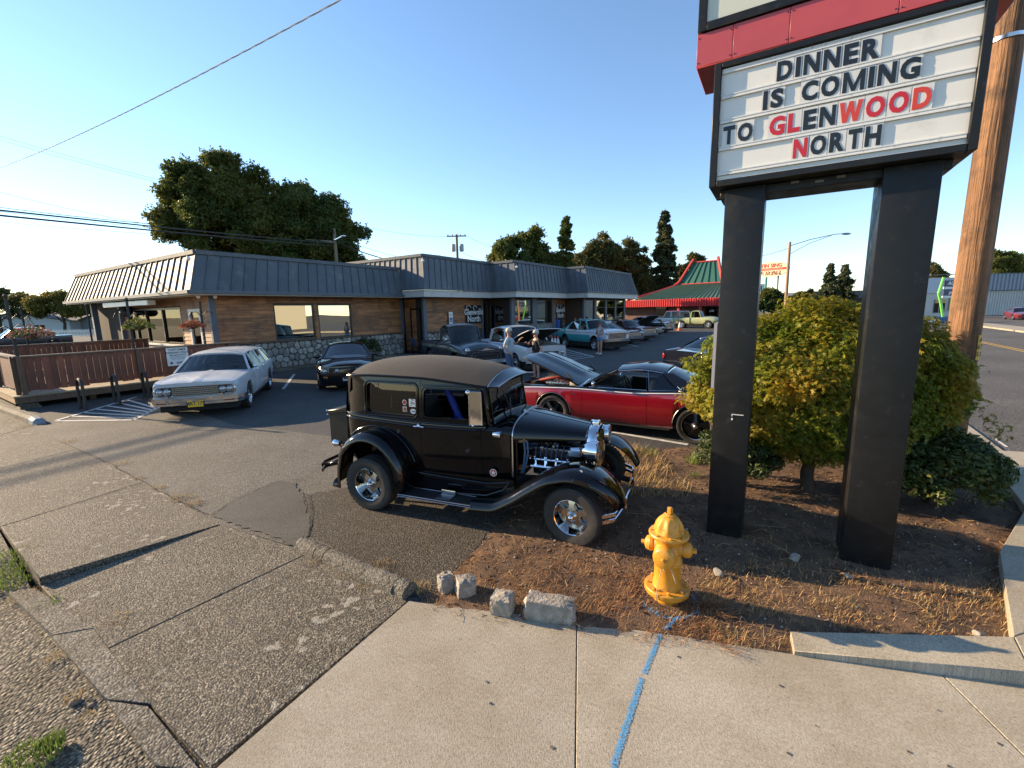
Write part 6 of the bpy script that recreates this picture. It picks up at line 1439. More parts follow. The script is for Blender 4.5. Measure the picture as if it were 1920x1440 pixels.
for y in (.55, -.55): mb.box(2.53, 2.565, y - .03, y + .03, .40, .57)
mb.build('front_bumper', chrome, c.root, smooth=True)
mb = MB(); mb.box(2.50, 2.515, .42, .78, .40, .44); mb.box(2.50, 2.515, -.78, -.42, .40, .44); mb.build('turn_signal', M('dull_red', (.2, .03, .02), .3), c.root)
plate_y = M('plate_yellow', (.75, .45, .02), .5); plate_k = M('plate_dark', (.02, .03, .05), .5)
c.plate(2.56, .385, 'MRT 177', plate_y, plate_k, 0, .31, .155)
mb = MB(); blade(mb, [(-2.50, -.9, .46), (-2.56, 0, .46), (-2.50, .9, .46)], .05, .02); mb.build('rear_bumper', chrome, c.root, smooth=True)
mb = MB()
for y in (.1, -.5): mb.tube([(1.02, y + .08, 1.01), (.97, y + .35, 1.035), (.93, y + .5, 1.05)], .008, 5)
mb.build('wiper', matte_black, c.root)
# ---- black modern coupe nose to the viewer
S = dict(wheels=(1.36, -1.36), r=.345, Ra=.40, mats=(blk_p, blk_p), mid=.62, tuck=.06, shoulder=.06,
   plan=[(-2.35, .78), (-2.2, .88), (-1.4, .945), (0, .925), (1.3, .94), (1.9, .91), (2.2, .85), (2.36, .76)],
   edge=[(-2.35, .95), (-1.2, .985), (0, .93), (1, .90), (2.0, .83), (2.36, .78)], top=[(-2.35, .97), (-1.3, 1.03), (.8, .985), (1.5, .955), (2.2, .87), (2.36, .82)],
   bot=[(-2.35, .35), (-1, .22), (1, .22), (2.1, .22), (2.36, .24)], A=.80, B=.02, C=-.75, D=-1.55, roofw=[(-.75, .54), (.02, .58)], roofz=[(-.75, 1.33), (-.3, 1.385), (.02, 1.36)])
MAZ = radians(-70)
c = Car('modern_coupe', S, car_at(G(600, 728), MAZ, S, 'right', 0), MAZ, 'black modern coupe with round fog lamps in its grille parked against the stone wall', 'car')
c.side(-2.35, -.6, 'rear_quarter'); c.side(-.6, .8, 'door'); c.side(.8, 2.36, 'front_fender')
S['hoodfn'] = lambda x, v: .025 * (1 if abs(v) < .55 else max(0, 1 - (abs(v) - .55) / .15))
c.top(.78, 2.35, 'hood', blk_p, .97); del S['hoodfn']; c.top(-2.35, -1.5, 'trunk_lid', blk_p)
c.cabin(blk_p, dglass, None, sidewin=((.68, -.60, .08, -.50), (-.68, -1.2, -.55, -.72)), pillars=((-.64, -.53, .07),), cpanel=(-1.15, -1.6, -.70, -.92), trimr=.006)
c.gear('torq', .24, .01); c.interior_box(-1.5, .8, .3, .9); c.dash(.5, .98, .7)
nose = MB()
def nosep(u, v): y = lerp(-.76, .76, u); b = .07 * (1 - (y / .76) ** 4); return (2.345 + b + .02 * sin(pi * v), y, lerp(.22, .80, v))
nose.grid(16, 10, nosep); nose.build('bumper_cover', blk_p, c.root, smooth=True)
mb = MB(); mb.grid(12, 2, lambda u, v: (2.425, lerp(-.52, .52, u), lerp(.585, .745, v))); mb.build('grille', matte_black, c.root)
frame_oval(2.43, .52, .58, .75, .03, .010, matte_black, c.root, 'grille_surround')
for y in (.30, -.30): headlight(c.root, 2.44, y, .665, .062)
for y in (.66, -.66): headlight(c.root, 2.41, y, .66, .085, matte_black)
mb = MB(); mb.box(2.40, 2.41, -.70, -.50, .46, .50); mb.box(2.40, 2.41, .50, .70, .46, .50); mb.build('turn_signal', M('amber_dim', (.42, .12, .03), .25), c.root)
mb = MB(); mb.tube([(2.435, .09, .70), (2.44, .03, .705), (2.445, -.03, .685), (2.44, -.10, .70)], .009, 5); mb.tube([(2.44, .02, .69), (2.44, -.02, .65)], .007, 5); mb.build('horse_like_emblem', chrome, c.root);
c.plate(2.425, .42, 'XKD 482', M('plate_pale', (.5, .55, .58), .5), plate_k, 0, .30, .155)
for sg in (1, -1):
 b = c.base(.55, sg); mb = MB(); mb.ball(b + Vector((0, sg * .13, .05)), .06, .11, .065, 12, 8); mb.bar(b, b + Vector((0, sg * .1, .04)), .05, .03); mb.build('side_mirror', blk_p, c.root, smooth=True)
mb = MB(); mb.tube([(2.40, .62, .43), (2.43, 0, .43), (2.40, -.62, .43)], .008, 5); mb.build('lip_line', M('grille_metal'), c.root)
for o in c.root.children:
 if o.name.startswith('horse'): o.name = 'grille_emblem'
# ---- pickups
def pickup(name, loc, az, label, pm, S, style, bed=(-.55, -2.4), cabD=-.62, hood_up=0.0, grille='wide', roof=None, group=None):
 c = Car(name, S, loc, az, label, 'pickup truck', group); x0 = S['bot'][0][0]; x1 = S['bot'][-1][0]; roof = roof or pm
 c.side(bed[1], bed[0], 'bed_side'); c.side(bed[0], .45, 'door'); c.side(.45, x1, 'front_fender')
 mb = MB(); hw = S['plan'][len(S['plan']) // 2][1] - .08; mb.box(bed[1] + .05, bed[0], -hw + .1, hw - .1, .55, .60); mb.box(bed[0] - .03, bed[0], -hw, hw, .55, stable(S['edge'], bed[0])); mb.box(bed[1], bed[1] + .04, -hw, hw, .45, stable(S['edge'], bed[1])); mb.build('bed', pm, c.root)
 if hood_up: c.top(S['A'] - .03, x1 - .03, 'hood', pm, .92, (S['A'], 0, stable(S['top'], S['A'])), -hood_up); mb = MB(); mb.box(S['A'] + .05, x1 - .1, -.6, .6, .5, .7); mb.build('engine_tray', dark, c.root); mb = MB(); mb.box(S['A'] + .25, x1 - .4, -.25, .25, .65, .92); mb.build('engine_block', eng, c.root, bevel=.03)
 else: c.top(S['A'] - .05, x1, 'hood', pm, 1.0)
 c.end(x1, 'nose_panel', pm)
 c.cabin(roof, cglass, None, sidewin=((S['A'] - .12, bed[0] + .12, S['B'] + .02, S['C'] + .02),), pillars=((bed[0] + .05, S['C'], .12),), wscurve=.12, trimr=.014)
 mb = MB(); mb.tube([c.base(S['A'], 1), c.base(S['A'], 1)], .01);
 c.interior_box(bed[0], S['A'], .4, .95); c.seats((.0,), z0=.55, bench=True, h=.6); c.dash(S['A'] - .25, stable(S['edge'], .4), .7)
 return c
grey_p = M('satin_slate_paint', (.022, .028, .034), .30, coat=.35, rvar=.06)
S = dict(wheels=(1.45, -1.45), r=.37, Ra=.46, mats=(grey_p, grey_p), mid=.80, tuck=.10, shoulder=.10, arch_up=.02,
   plan=[(-2.45, .78), (-.7, .82), (-.5, .84), (.5, .88), (1.4, .95), (2.0, .93), (2.30, .82)], edge=[(-2.45, 1.10), (-.55, 1.12), (-.5, 1.12), (.5, 1.14), (1.3, 1.10), (2.0, 1.02), (2.30, .92)],
   top=[(-2.45, 1.1), (.5, 1.24), (1.3, 1.22), (2.0, 1.16), (2.30, 1.02)], bot=[(-2.45, .52), (-1, .45), (1, .42), (2.1, .45), (2.30, .50)], A=.62, B=.36, C=-.45, D=-.62, roofw=[(-.45, .62), (.36, .66)], roofz=[(-.45, 1.80), (0, 1.90), (.36, 1.84)], crown=1.9, floor_z=.6)
PAZ = radians(-58); dv = Vector((cos(PAZ), sin(PAZ), 0))
fr = Vector((-.95, 16.75, 0))
c = pickup('pickup_truck', fr - dv * 2.3, PAZ, 'dark slate 1950s pickup with oval grille between the black coupe and white pickup', grey_p, S, 'steel')
c.gear('steel', .21, .04)
q = rrect(-.62, .62, .52, .84, .15, 6); mb = MB(); mb.add([(2.305, y, z) for y, z in q], [tuple(range(len(q)))]); mb.build('grille_opening', matte_black, c.root); frame_oval(2.315, .63, .51, .85, .16, .022, M('grille_grey', (.10, .11, .12), .3, .6), c.root, 'grille_surround')
frame_oval(2.32, .5, .60, .76, .07, .016, M('grille_grey'), c.root, 'grille_bar')
mb = MB(); mb.prism([(-.36, .91), (.36, .91), (.34, .935), (.12, .945), (.10, .985), (-.10, .985), (-.12, .945), (-.34, .935)], 2.29, 2.335, 'x'); mb.build('hood_badge', chrome, c.root, bevel=.006)
for sg in (1, -1): headlight(c.root, 2.24, sg * .72, .92, .095)
mb = MB(); blade(mb, [(2.30, .95, .50), (2.42, .8, .50), (2.46, 0, .50), (2.42, -.8, .50), (2.30, -.95, .50)], .07, .02); mb.build('front_bumper', M('bumper_white', (.55, .58, .62), .25, .5), c.root, smooth=True)
c.plate(2.31, .56, '', M('plate_pale'), plate_k, -.45, .26, .13)
mb = MB(); mb.tube([(.70, .1, 1.27), (.60, .35, 1.34), (.52, .50, 1.40)], .009, 5); mb.tube([(.70, -.5, 1.27), (.60, -.25, 1.34), (.54, -.1, 1.40)], .009, 5); mb.build('wiper', matte_black, c.root)
c.mirror(.42, -1, chrome, .07, .12)
whp = paint('white_truck_paint', (.50, .52, .54), .3, .5, var=.08, vscale=2)
S = dict(wheels=(1.5, -1.45), r=.36, Ra=.44, mats=(whp, whp), mid=.84, tuck=.07, shoulder=.05, plan=[(-2.5, .94), (0, .97), (1.9, .97), (2.35, .93)], edge=[(-2.5, 1.08), (0, 1.10), (1.6, 1.08), (2.35, 1.0)],
   top=[(-2.5, 1.1), (.7, 1.16), (1.6, 1.12), (2.35, 1.04)], bot=[(-2.5, .5), (-1, .42), (1, .42), (2.35, .48)], A=.78, B=.48, C=-.50, D=-.62, roofw=[(-.5, .72), (.48, .74)], roofz=[(-.5, 1.70), (0, 1.77), (.48, 1.74)], floor_z=.6)
c = pickup('pickup_truck', Vector((1.35, 16.85, 0)) - dv * 2.35, PAZ, 'white 1960s pickup with its hood raised behind the two talking men', whp, S, 'steel', hood_up=radians(24), bed=(-.6, -2.5))
c.gear('steel', .2, .03)
mb = MB(); mb.box(2.35, 2.37, -.55, .55, .62, .80); mb.build('grille', matte_black, c.root)
for sg in (1, -1): headlight(c.root, 2.37, sg * .76, .74, .085)
mb = MB(); blade(mb, [(2.36, .97, .50), (2.46, .8, .50), (2.48, 0, .50), (2.46, -.8, .50), (2.36, -.97, .50)], .08, .02); mb.build('front_bumper', M('bumper_white'), c.root, smooth=True)
c.mirror(.6, -1, chrome, .06, .1)
# ---- more show cars along the front
teal = paint('teal_paint', (.055, .34, .36), .2, .7); cream_w = paint('off_white_paint', (.60, .64, .66), .22, .7); maroon = paint('maroon_paint', (.085, .010, .018), .16)
def classic(name, front_px, az, label, low, upm, S, style, split=None, group=None, lamps=1, hood_up=0, roof=None, bumper_z=.47, win=cglass, front=None, wheelw=.2, tailfin=False):
 x1 = S['bot'][-1][0]; x0 = S['bot'][0][0]
 d = Vector((cos(az), sin(az), 0)); f = front if front is not None else G(*front_px, bumper_z); f = Vector((f[0], f[1], 0))
 S['mats'] = (low, upm); c = Car(name, S, f - d * (x1 + .08), az, label, 'car', group); A, B, C_, D = S['A'], S['B'], S['C'], S['D']; xm = (A + C_) / 2 - .1
 c.side(x0, xm - .35, 'rear_quarter', split); c.side(xm - .35, A, 'door', split); c.side(A, x1, 'front_fender', split)
 if hood_up: c.top(A, x1 - .04, 'hood', upm, .93, (A, 0, stable(S['top'], A)), -hood_up); mb = MB(); mb.box(A + .1, x1 - .15, -.6, .6, .5, .72); mb.build('engine_tray', dark, c.root)
 else: c.top(A - .04, x1, 'hood', upm)
 c.top(x0, D + .04, 'trunk_lid', low); c.end(x1, 'nose_panel', upm); c.end(x0, 'tail_panel', low)
 m_ = (A + C_) / 2
 c.cabin(roof or upm, win, chrome, sidewin=((A - .12, m_ - .08, B + .03, m_ - .05), (m_ - .12, D + .32, m_ - .09, C_ + .08)), pillars=((m_ - .1, m_ - .07, .06),), cpanel=(D + .28, D - .02, C_ + .10, C_ - .04))
 c.gear(style, wheelw, .03); c.interior_box(D, A, .35, .88); c.seats((m_ + .25, m_ - .6), z0=.36, bench=True, h=.62); c.dash(A - .25, stable(S['edge'], A) + .03, .7)
 w = S['plan'][-1][1]; zt = stable(S['edge'], x1)
 mb = MB(); mb.box(x1 - .01, x1 + .012, -w * .74, w * .74, bumper_z + .09, zt - .09); mb.build('grille', matte_black, c.root)
 mb = MB()
 for k in range(5): z = lerp(bumper_z + .10, zt - .10, k / 4); mb.box(x1, x1 + .02, -w * .74, w * .74, z - .008, z + .008)
 for k in range(9): y = lerp(-w * .7, w * .7, k / 8); mb.box(x1, x1 + .017, y - .005, y + .005, bumper_z + .1, zt - .1)
 mb.build('grille_bars', M('grille_metal'), c.root); frame_oval(x1 + .012, w * .75, bumper_z + .09, zt - .085, .03, .012, chrome, c.root, 'grille_surround')
 for sg in (1, -1):
  for k in range(lamps): headlight(c.root, x1 + .02, sg * (w * .90 - k * .17), zt - .085, .085)
 mb = MB(); blade(mb, [(x1 - .35, w + .09, bumper_z), (x1 - .02, w + .07, bumper_z), (x1 + .08, w * .8, bumper_z), (x1 + .11, 0, bumper_z), (x1 + .08, -w * .8, bumper_z), (x1 - .02, -w - .07, bumper_z), (x1 - .35, -w - .09, bumper_z)], .07, .03); mb.build('front_bumper', chrome, c.root, smooth=True)
 mb = MB(); blade(mb, [(x0 + .3, -w - .09, bumper_z), (x0 - .08, -w * .8, bumper_z), (x0 - .1, 0, bumper_z), (x0 - .08, w * .8, bumper_z), (x0 + .3, w + .09, bumper_z)], .07, .03); mb.build('rear_bumper', chrome, c.root, smooth=True)
 c.line(x0 + .1, x1 - .1, 3, 'side_trim', chrome, .012); c.handle(xm - .2, 4)
 return c
def tri5(zup=0.0, L=0): return dict(wheels=(1.46, -1.46), r=.34, Ra=.42, arch_up=zup * .6, mid=.70 + zup, tuck=.10, shoulder=.05, plan=[(-2.5, .82), (-1.4, .93), (0, .93), (1.4, .93), (2.2, .90), (2.42, .85)],
  edge=[(-2.5, .98 + zup), (-1.6, 1.0 + zup), (-.5, .96 + zup), (.8, .98 + zup), (2.0, .98 + zup), (2.42, .92 + zup)], top=[(-2.5, 1.0 + zup), (-1.6, 1.06 + zup), (.8, 1.06 + zup), (1.8, 1.06 + zup), (2.42, .97 + zup)],
  bot=[(-2.5, .42 + zup), (-1.9, .36 + zup), (-1, .28 + zup), (1, .28 + zup), (2.42, .40 + zup)], A=.82, B=.38, C=-1.0, D=-1.55, roofw=[(-1.0, .60), (.38, .66)], roofz=[(-1.0, 1.47 + zup), (-.4, 1.55 + zup), (.38, 1.50 + zup)], floor_z=.5 + zup)
S = tri5(.17); S['roofz'] = [(-1.0, 1.68), (-.4, 1.78), (.38, 1.74)]; RAZ = radians(-62); d = Vector((cos(RAZ), sin(RAZ), 0)); l = Vector((-d.y, d.x, 0))
S['plan_'] = 0; S.pop('plan_')
p = car_at(G(1114, 657), RAZ, S, 'right', 0) + d * (2.42 + .08)
c = classic('classic_sedan', None, RAZ, 'raised turquoise and white 1950s two door sedan behind the standing woman', teal, cream_w, S, 'torq', split=lambda x: .76 if x > 1.0 else (.93 if x > -1.3 else 3), roof=teal, front=p, bumper_z=.60, wheelw=.2)
mb = MB(); mb.tube([(1.46, -.75, .40), (1.46, .75, .40)], .035, 8); mb.build('front_axle', M('grille_metal'), c.root)
MAR = dict(wheels=(1.5, -1.5), r=.33, Ra=.39, mid=.66, tuck=.08, shoulder=.06, plan=[(-2.6, .86), (-1.4, .96), (0, .97), (1.4, .96), (2.3, .94), (2.55, .90)], edge=[(-2.6, .90), (-1.5, .93), (.8, .92), (2.2, .88), (2.55, .84)], top=[(-2.6, .92), (-1.5, .96), (.9, .98), (2.2, .92), (2.55, .87)],
   bot=[(-2.6, .40), (-1, .25), (1, .25), (2.55, .36)], A=.80, B=.15, C=-1.05, D=-1.75, roofw=[(-1.05, .60), (.15, .64)], roofz=[(-1.05, 1.34), (-.4, 1.38), (.15, 1.34)])
classic('classic_sedan', (1189, 633), radians(-60), 'low maroon 1960s sedan with bright grille next to the turquoise sedan', maroon, maroon, MAR, 'slim', lamps=2, bumper_z=.46)
WG = dict(tri5(0)); WG.update(A=.86, B=.40, C=-1.9, D=-2.3, roofw=[(-1.9, .62), (.4, .66)], roofz=[(-1.9, 1.46), (-.6, 1.54), (.4, 1.50)])
c = classic('classic_wagon', (1219, 627), radians(-58), 'maroon 1950s wagon with pale flame paint on its nose, beside the low maroon sedan', maroon, maroon, WG, 'slim', bumper_z=.48)
fl = M('flame_paint', (.40, .20, .22), .3)
mb = MB(); rf = random.Random(2)
for k in range(15):
 y = lerp(-.72, .72, k / 14); L = rf.uniform(.25, .6); pts = []
 for u in range(7): x = 2.40 - L * u / 6; w_ = .035 * (1 - u / 6) + .003; pts.append((x, y + .03 * sin(u * 1.3 + k), w_))
 for (xa, ya, wa), (xb, yb, wb_) in zip(pts, pts[1:]):
  def hp(x, y): q = c.toppt(x, max(-1, min(1, y / .80))); return (q[0], y, q[2] + .004)
  mb.add([hp(xa, ya - wa), hp(xa, ya + wa), hp(xb, yb + wb_), hp(xb, yb - wb_)], [(0, 1, 2, 3)])
mb.build('flame_paint', fl, c.root)
navy = paint('navy_black_paint', (.008, .010, .018), .14)
c = classic('classic_sedan', (1257, 614.5), radians(-52), 'black 1950s sedan with round headlamps at the far end of the row', navy, navy, tri5(0), 'slim', bumper_z=.48)
c = classic('classic_sedan', (1232, 622), radians(-55), 'dark sedan with raised hood between the flame painted wagon and black sedan', navy, paint('dark_blue_paint', (.012, .016, .04), .15), dict(MAR), 'slim', hood_up=radians(30), bumper_z=.46)
grn = paint('dark_green_paint', (.02, .07, .05), .25); SUVS = dict(wheels=(1.45, -1.45), r=.37, Ra=.45, mid=.85, tuck=.06, shoulder=.04, plan=[(-2.3, .90), (0, .95), (2.0, .94), (2.4, .86)], edge=[(-2.3, 1.12), (1, 1.12), (2.4, 1.02)], top=[(-2.3, 1.14), (1, 1.18), (2.4, 1.08)], bot=[(-2.3, .5), (2.4, .5)], A=.95, B=.6, C=-2.1, D=-2.25, roofw=.80, roofz=[(-2.1, 1.85), (-.6, 1.90), (.6, 1.86)], floor_z=.6, mats=(cream_w, grn))
az = radians(160); c = Car('utility_wagon', SUVS, G(1256, 612) + Vector((1.0, 2.4, 0)), az, 'white and green boxy utility wagon parked behind the far black sedan', 'station wagon')
c.side(-2.3, .95, 'body_side', 1.0); c.side(.95, 2.4, 'front_fender', 1.0); c.top(.95, 2.4, 'hood', cream_w); c.end(-2.3, 'tailgate', cream_w); c.end(2.4, 'nose_panel', cream_w)
c.cabin(cream_w, cglass, None, sidewin=((.85, .1, .55, .1), (.0, -.95, 0, -.95), (-1.05, -2.1, -1.05, -2.05)), pillars=((.05, .05, .08), (-1.0, -1.0, .08), (-2.2, -2.1, .10))); c.gear('steel', .2, .03); c.interior_box(-2.2, .95, .5, .95)
mb = MB(); mb.box(-2.33, -2.30, -.86, .86, .98, 1.1); mb.build('green_band', grn, c.root); mb = MB(); mb.box(-2.36, -2.30, -.84, -.72, .72, .86); mb.box(-2.36, -2.30, .72, .84, .72, .86); mb.build('tail_lamp', red_lens, c.root)
mb = MB(); blade(mb, [(-2.36, -.9, .55), (-2.42, 0, .55), (-2.36, .9, .55)], .07, .03); mb.build('rear_bumper', chrome, c.root, smooth=True)
lime = paint('pale_green_paint', (.40, .44, .24), .28, .5); S = dict(wheels=(1.42, -1.42), r=.40, Ra=.48, mats=(lime, lime), mid=.85, tuck=.10, shoulder=.10, plan=[(-2.4, .80), (-.6, .82), (.5, .88), (1.4, .95), (2.0, .92), (2.3, .82)], edge=[(-2.4, 1.14), (-.55, 1.16), (.5, 1.18), (1.3, 1.16), (2.0, 1.08), (2.3, .98)], top=[(-2.4, 1.14), (.5, 1.3), (1.3, 1.3), (2.0, 1.22), (2.3, 1.08)],
 bot=[(-2.4, .6), (-1, .5), (1, .48), (2.3, .54)], A=.62, B=.38, C=-.45, D=-.6, roofw=[(-.45, .62), (.38, .66)], roofz=[(-.45, 1.86), (0, 1.95), (.38, 1.90)], crown=1.9, floor_z=.65)
az = radians(-38); c = pickup('pickup_truck', car_at(G(1327, 616), az, S, 'right', 0), az, 'pale lime green 1950s pickup with white wheels in front of the red roofed restaurant', lime, S, 'whitewheel', group=None); c.gear('whitewheel', .2, .03)
mb = MB(); mb.box(2.30, 2.32, -.6, .6, .6, .85); mb.build('grille', matte_black, c.root)
for sg in (1, -1): headlight(c.root, 2.24, sg * .70, .98, .1)
mb = MB(); blade(mb, [(2.36, .95, .56), (2.46, 0, .56), (2.36, -.95, .56)], .07, .02); mb.build('front_bumper', chrome, c.root, smooth=True)
az = radians(28); S = dict(MAR); S['mats'] = (navy, navy); d = Vector((cos(az), sin(az), 0))
t = G(1292, 678, .62); c = classic('classic_convertible', None, az, 'black car with chrome edged tail, mostly hidden behind the yellow maple', navy, navy, S, 'slim', front=Vector((t.x, t.y + .55, 0)) + d * 5.2)
for sg in (1, -1):
 mb = MB(); mb.ball((-2.62, sg * .80, .70), .02, .05, .10); mb.build('tail_lamp', red_lens, c.root, smooth=True)
c.line(-2.58, -1.8, 6, 'trim_strip', chrome, .016)
MOD = dict(wheels=(1.4, -1.4), r=.34, Ra=.40, mid=.66, tuck=.05, shoulder=.06, plan=[(-2.4, .74), (-2.0, .88), (0, .92), (1.8, .89), (2.4, .70)], edge=[(-2.4, .92), (-1.2, .97), (0, .92), (1.2, .86), (2.4, .70)], top=[(-2.4, .96), (-1.4, 1.06), (.9, .98), (1.6, .90), (2.4, .74)], bot=[(-2.4, .35), (-1, .22), (1, .22), (2.4, .26)], A=1.1, B=.2, C=-.9, D=-1.75, roofw=[(-.9, .56), (.2, .60)], roofz=[(-.9, 1.40), (-.3, 1.46), (.2, 1.42)])
def modern(name, loc, az, label, pm, S=MOD, cat='car', group=None):
 S = dict(S); S['mats'] = (pm, pm); c = Car(name, S, loc, az, label, cat, group); A, D = S['A'], S['D']; x0, x1 = S['bot'][0][0], S['bot'][-1][0]
 c.side(x0, -.2, 'rear_door_side'); c.side(-.2, A - .1, 'door'); c.side(A - .1, x1, 'front_fender'); c.top(A - .05, x1, 'hood', pm); c.top(x0, D + .05, 'trunk_lid', pm); c.end(x1, 'nose_panel', pm); c.end(x0, 'tail_panel', pm)
 c.cabin(pm, dglass, None, sidewin=((A - .25, -.2, S['B'] - .02, -.2), (-.28, D + .25, -.28, S['C'])), pillars=((-.24, -.24, .07),), cpanel=(D + .3, D, S['C'] + .1, S['C'] - .02)); c.gear('torq', .21, .01); c.interior_box(D, A, .3, .85)
 mb = MB(); mb.box(x1 - .12, x1 + .02, .42, .66, .58, .68); mb.box(x1 - .12, x1 + .02, -.66, -.42, .58, .68); mb.build('headlight', lens, c.root); mb = MB(); mb.box(x0 - .02, x0 + .1, .46, .70, .72, .84); mb.box(x0 - .02, x0 + .1, -.70, -.46, .72, .84); mb.build('tail_lamp', red_lens, c.root)
 mb = MB(); mb.box(x1, x1 + .012, -.4, .4, .34, .56); mb.build('grille', matte_black, c.root)
 return c
modern('parked_sedan', Vector((61.6, 54.2, .03)), radians(-124), 'dark red modern sedan parked before the corrugated warehouse', paint('dark_red_paint', (.16, .012, .022), .2))
UTE = dict(wheels=(1.6, -1.6), r=.38, Ra=.45, mid=.85, tuck=.06, shoulder=.05, plan=[(-2.7, .92), (0, .96), (2.3, .94), (2.7, .84)], edge=[(-2.7, 1.16), (1, 1.14), (2.7, 1.04)], top=[(-2.7, 1.18), (1, 1.2), (2.7, 1.1)], bot=[(-2.7, .5), (2.7, .45)], A=1.0, B=.4, C=-1.2, D=-1.5, roofw=.72, roofz=[(-1.2, 1.78), (-.4, 1.86), (.4, 1.80)], floor_z=.6)
modern('parked_pickup', G(40, 662) + Vector((-1.0, 1.0, 0)), radians(236), 'dark pickup with pale window trim parked beyond the deck', paint('charcoal_paint', (.03, .035, .04), .25), UTE, 'pickup truck')
import numpy as np
# ---- yellow fire hydrant
HY = Vector((1.235, 3.31, .0)); HZ = 1.0
hyd = empty('fire_hydrant', HY, radians(-26), 'yellow cast iron fire hydrant at the pavement edge', 'fire hydrant'); hyd.scale = (1.04, 1.04, 1.115)
hy_m = M('hydrant_yellow', (.66, .295, .028), .4, coat=.2, var=.14, vscale=9, dirt=(.14, .055, .018), dirt_amt=.20, dirt_scale=26, bump=.12, bscale=60, rvar=.12)
mb = MB(); mb.lathe([(.10, -.05), (.10, .085), (.112, .09), (.112, .10)], 32); mb.build('lower_barrel', hy_m, hyd, smooth=True)
mb = MB(); mb.lathe([(.10, .098), (.165, .100), (.17, .108), (.17, .135), (.163, .142), (.10, .145)], 40); fl_ = mb.build('base_flange', hy_m, hyd, smooth=True)
def bolts(par, n, R, z, r=.013, h=.018, name='bolt'):
 for k in range(n):
  a = 2 * pi * k / n + .2; mb = MB(); mb.lathe([(r, -.006), (r, h), (r * .8, h + .003), (.001, h + .003)], 6, Matrix.Translation((R * cos(a), R * sin(a), z))); mb.build(name, hy_m, par)
bolts(fl_, 8, .142, .142)
mb = MB(); mb.lathe([(.112, .142), (.104, .17), (.100, .20), (.099, .31), (.105, .318), (.107, .325), (.107, .333), (.104, .338), (.107, .345), (.106, .352), (.099, .358), (.100, .50), (.118, .525), (.12, .53)], 40); mb.build('barrel', hy_m, hyd, smooth=True, angle=50)
mb = MB(); mb.lathe([(.08, .522), (.135, .524), (.148, .535), (.150, .548), (.145, .556), (.118, .560), (.112, .562)], 40); bf = mb.build('bonnet_flange', hy_m, hyd, smooth=True); bolts(bf, 8, .130, .553, .010, .012)
mb = MB(); rings = []
for k in range(11):
 t = k / 10; R = .112 * sqrt(max(0, 1 - (t * .93) ** 2.2)); z = .558 + .125 * t; ring = []
 for j in range(64):
  a = 2 * pi * j / 64; f = .5 + .5 * cos(8 * a); ring.append((R * (1 - .15 * (1 - f) * sin(pi * min(1, t * 1.05)) ** .8) * cos(a), R * (1 - .15 * (1 - f) * sin(pi * min(1, t * 1.05)) ** .8) * sin(a), z))
 rings.append(ring)
mb.loft(rings, True, False, True); mb.build('bonnet', hy_m, hyd, smooth=True, angle=60)
mb = MB(); mb.lathe([(.045, .675), (.045, .690), (.032, .695), (.030, .70)], 20); mb.lathe([(.024, .698), (.022, .738), (.016, .742), (.001, .742)], 5); mb.build('operating_nut', hy_m, hyd, smooth=True, angle=30)
def nozzle(az, z, r, L, name):
 T = Matrix.Rotation(az, 4, 'Z') @ Matrix.Translation((0, 0, z))
 mb = MB(); mb.lathe([(r * 1.25, .05), (r * 1.22, .082), (r * 1.05, .098), (r, .105), (r, .118)], 30, T, axis='x'); n_ = mb.build(name, hy_m, hyd, smooth=True, angle=50)
 mb = MB(); b = .112; mb.lathe([(r * .95, b), (r * 1.12, b + .002), (r * 1.14, b + L * .30), (r * 1.08, b + L * .34), (r * 1.06, b + L * .5), (r * .92, b + L * .62), (r * .80, b + L * .66), (r * .60, b + L * .72), (r * .42, b + L * .76), (.001, b + L * .78)], 30, T, axis='x'); mb.build('cap', hy_m, n_, smooth=True, angle=40)
 mb = MB(); mb.lathe([(.019, b + L * .70), (.017, b + L * 1.08), (.001, b + L * 1.1)], 5, T, axis='x'); mb.build('cap_nut', hy_m, n_, smooth=True, angle=30)
nozzle(0, .445, .050, .085, 'hose_nozzle'); nozzle(pi, .445, .050, .085, 'hose_nozzle'); nozzle(radians(-96), .415, .074, .085, 'pumper_nozzle')
mb = MB(); mb.tube([(-.01, -.165, .345), (-.02, -.14, .335), (-.005, -.125, .345), (.0, -.15, .36), (-.012, -.165, .345)], .006, 5); mb.tube([(.035, -.13, .345), (.055, -.12, .29), (.075, -.12, .235)], .0045, 5); mb.tube([(-.03, -.14, .33), (-.05, -.13, .2), (-.055, -.165, .145), (-.055, -.172, .10), (-.05, -.12, .04)], .003, 4); mb.build('cap_chain', M('pale_wire', (.5, .42, .28), .5), hyd)
# ---- the reader-board pylon sign
SGN = Vector((2.03, 4.38, 0)); SAZ = radians(-30.7)
sgn = empty('pylon_sign', SGN, SAZ, 'tall black and red reader board sign on two black posts in the planting bed', 'sign')
post_m = M('post_black', (.009, .010, .011), .45, spec=.35, var=.25, vscale=5, dirt=(.03, .03, .03), dirt_amt=.12, dirt_scale=10, rvar=.12, bump=.05, bscale=6)
mb = MB(); mb.box(0, .33, 0, .42, -.05, 3.47); mb.build('post', post_m, sgn, bevel=.008, seg=2)
mb = MB(); mb.box(1.155, 1.515, 0, .42, -.05, 3.47); mb.build('post', post_m, sgn, bevel=.008, seg=2)
mb = MB(); mb.box(-.05, 1.58, .05, .40, 3.40, 3.475); mb.build('cross_beam', post_m, sgn, bevel=.006)
mb = MB(); mb.box(-.13, 1.66, -.07, .50, 3.476, 4.515); mb.build('lower_cabinet', post_m, sgn, bevel=.012, seg=2)
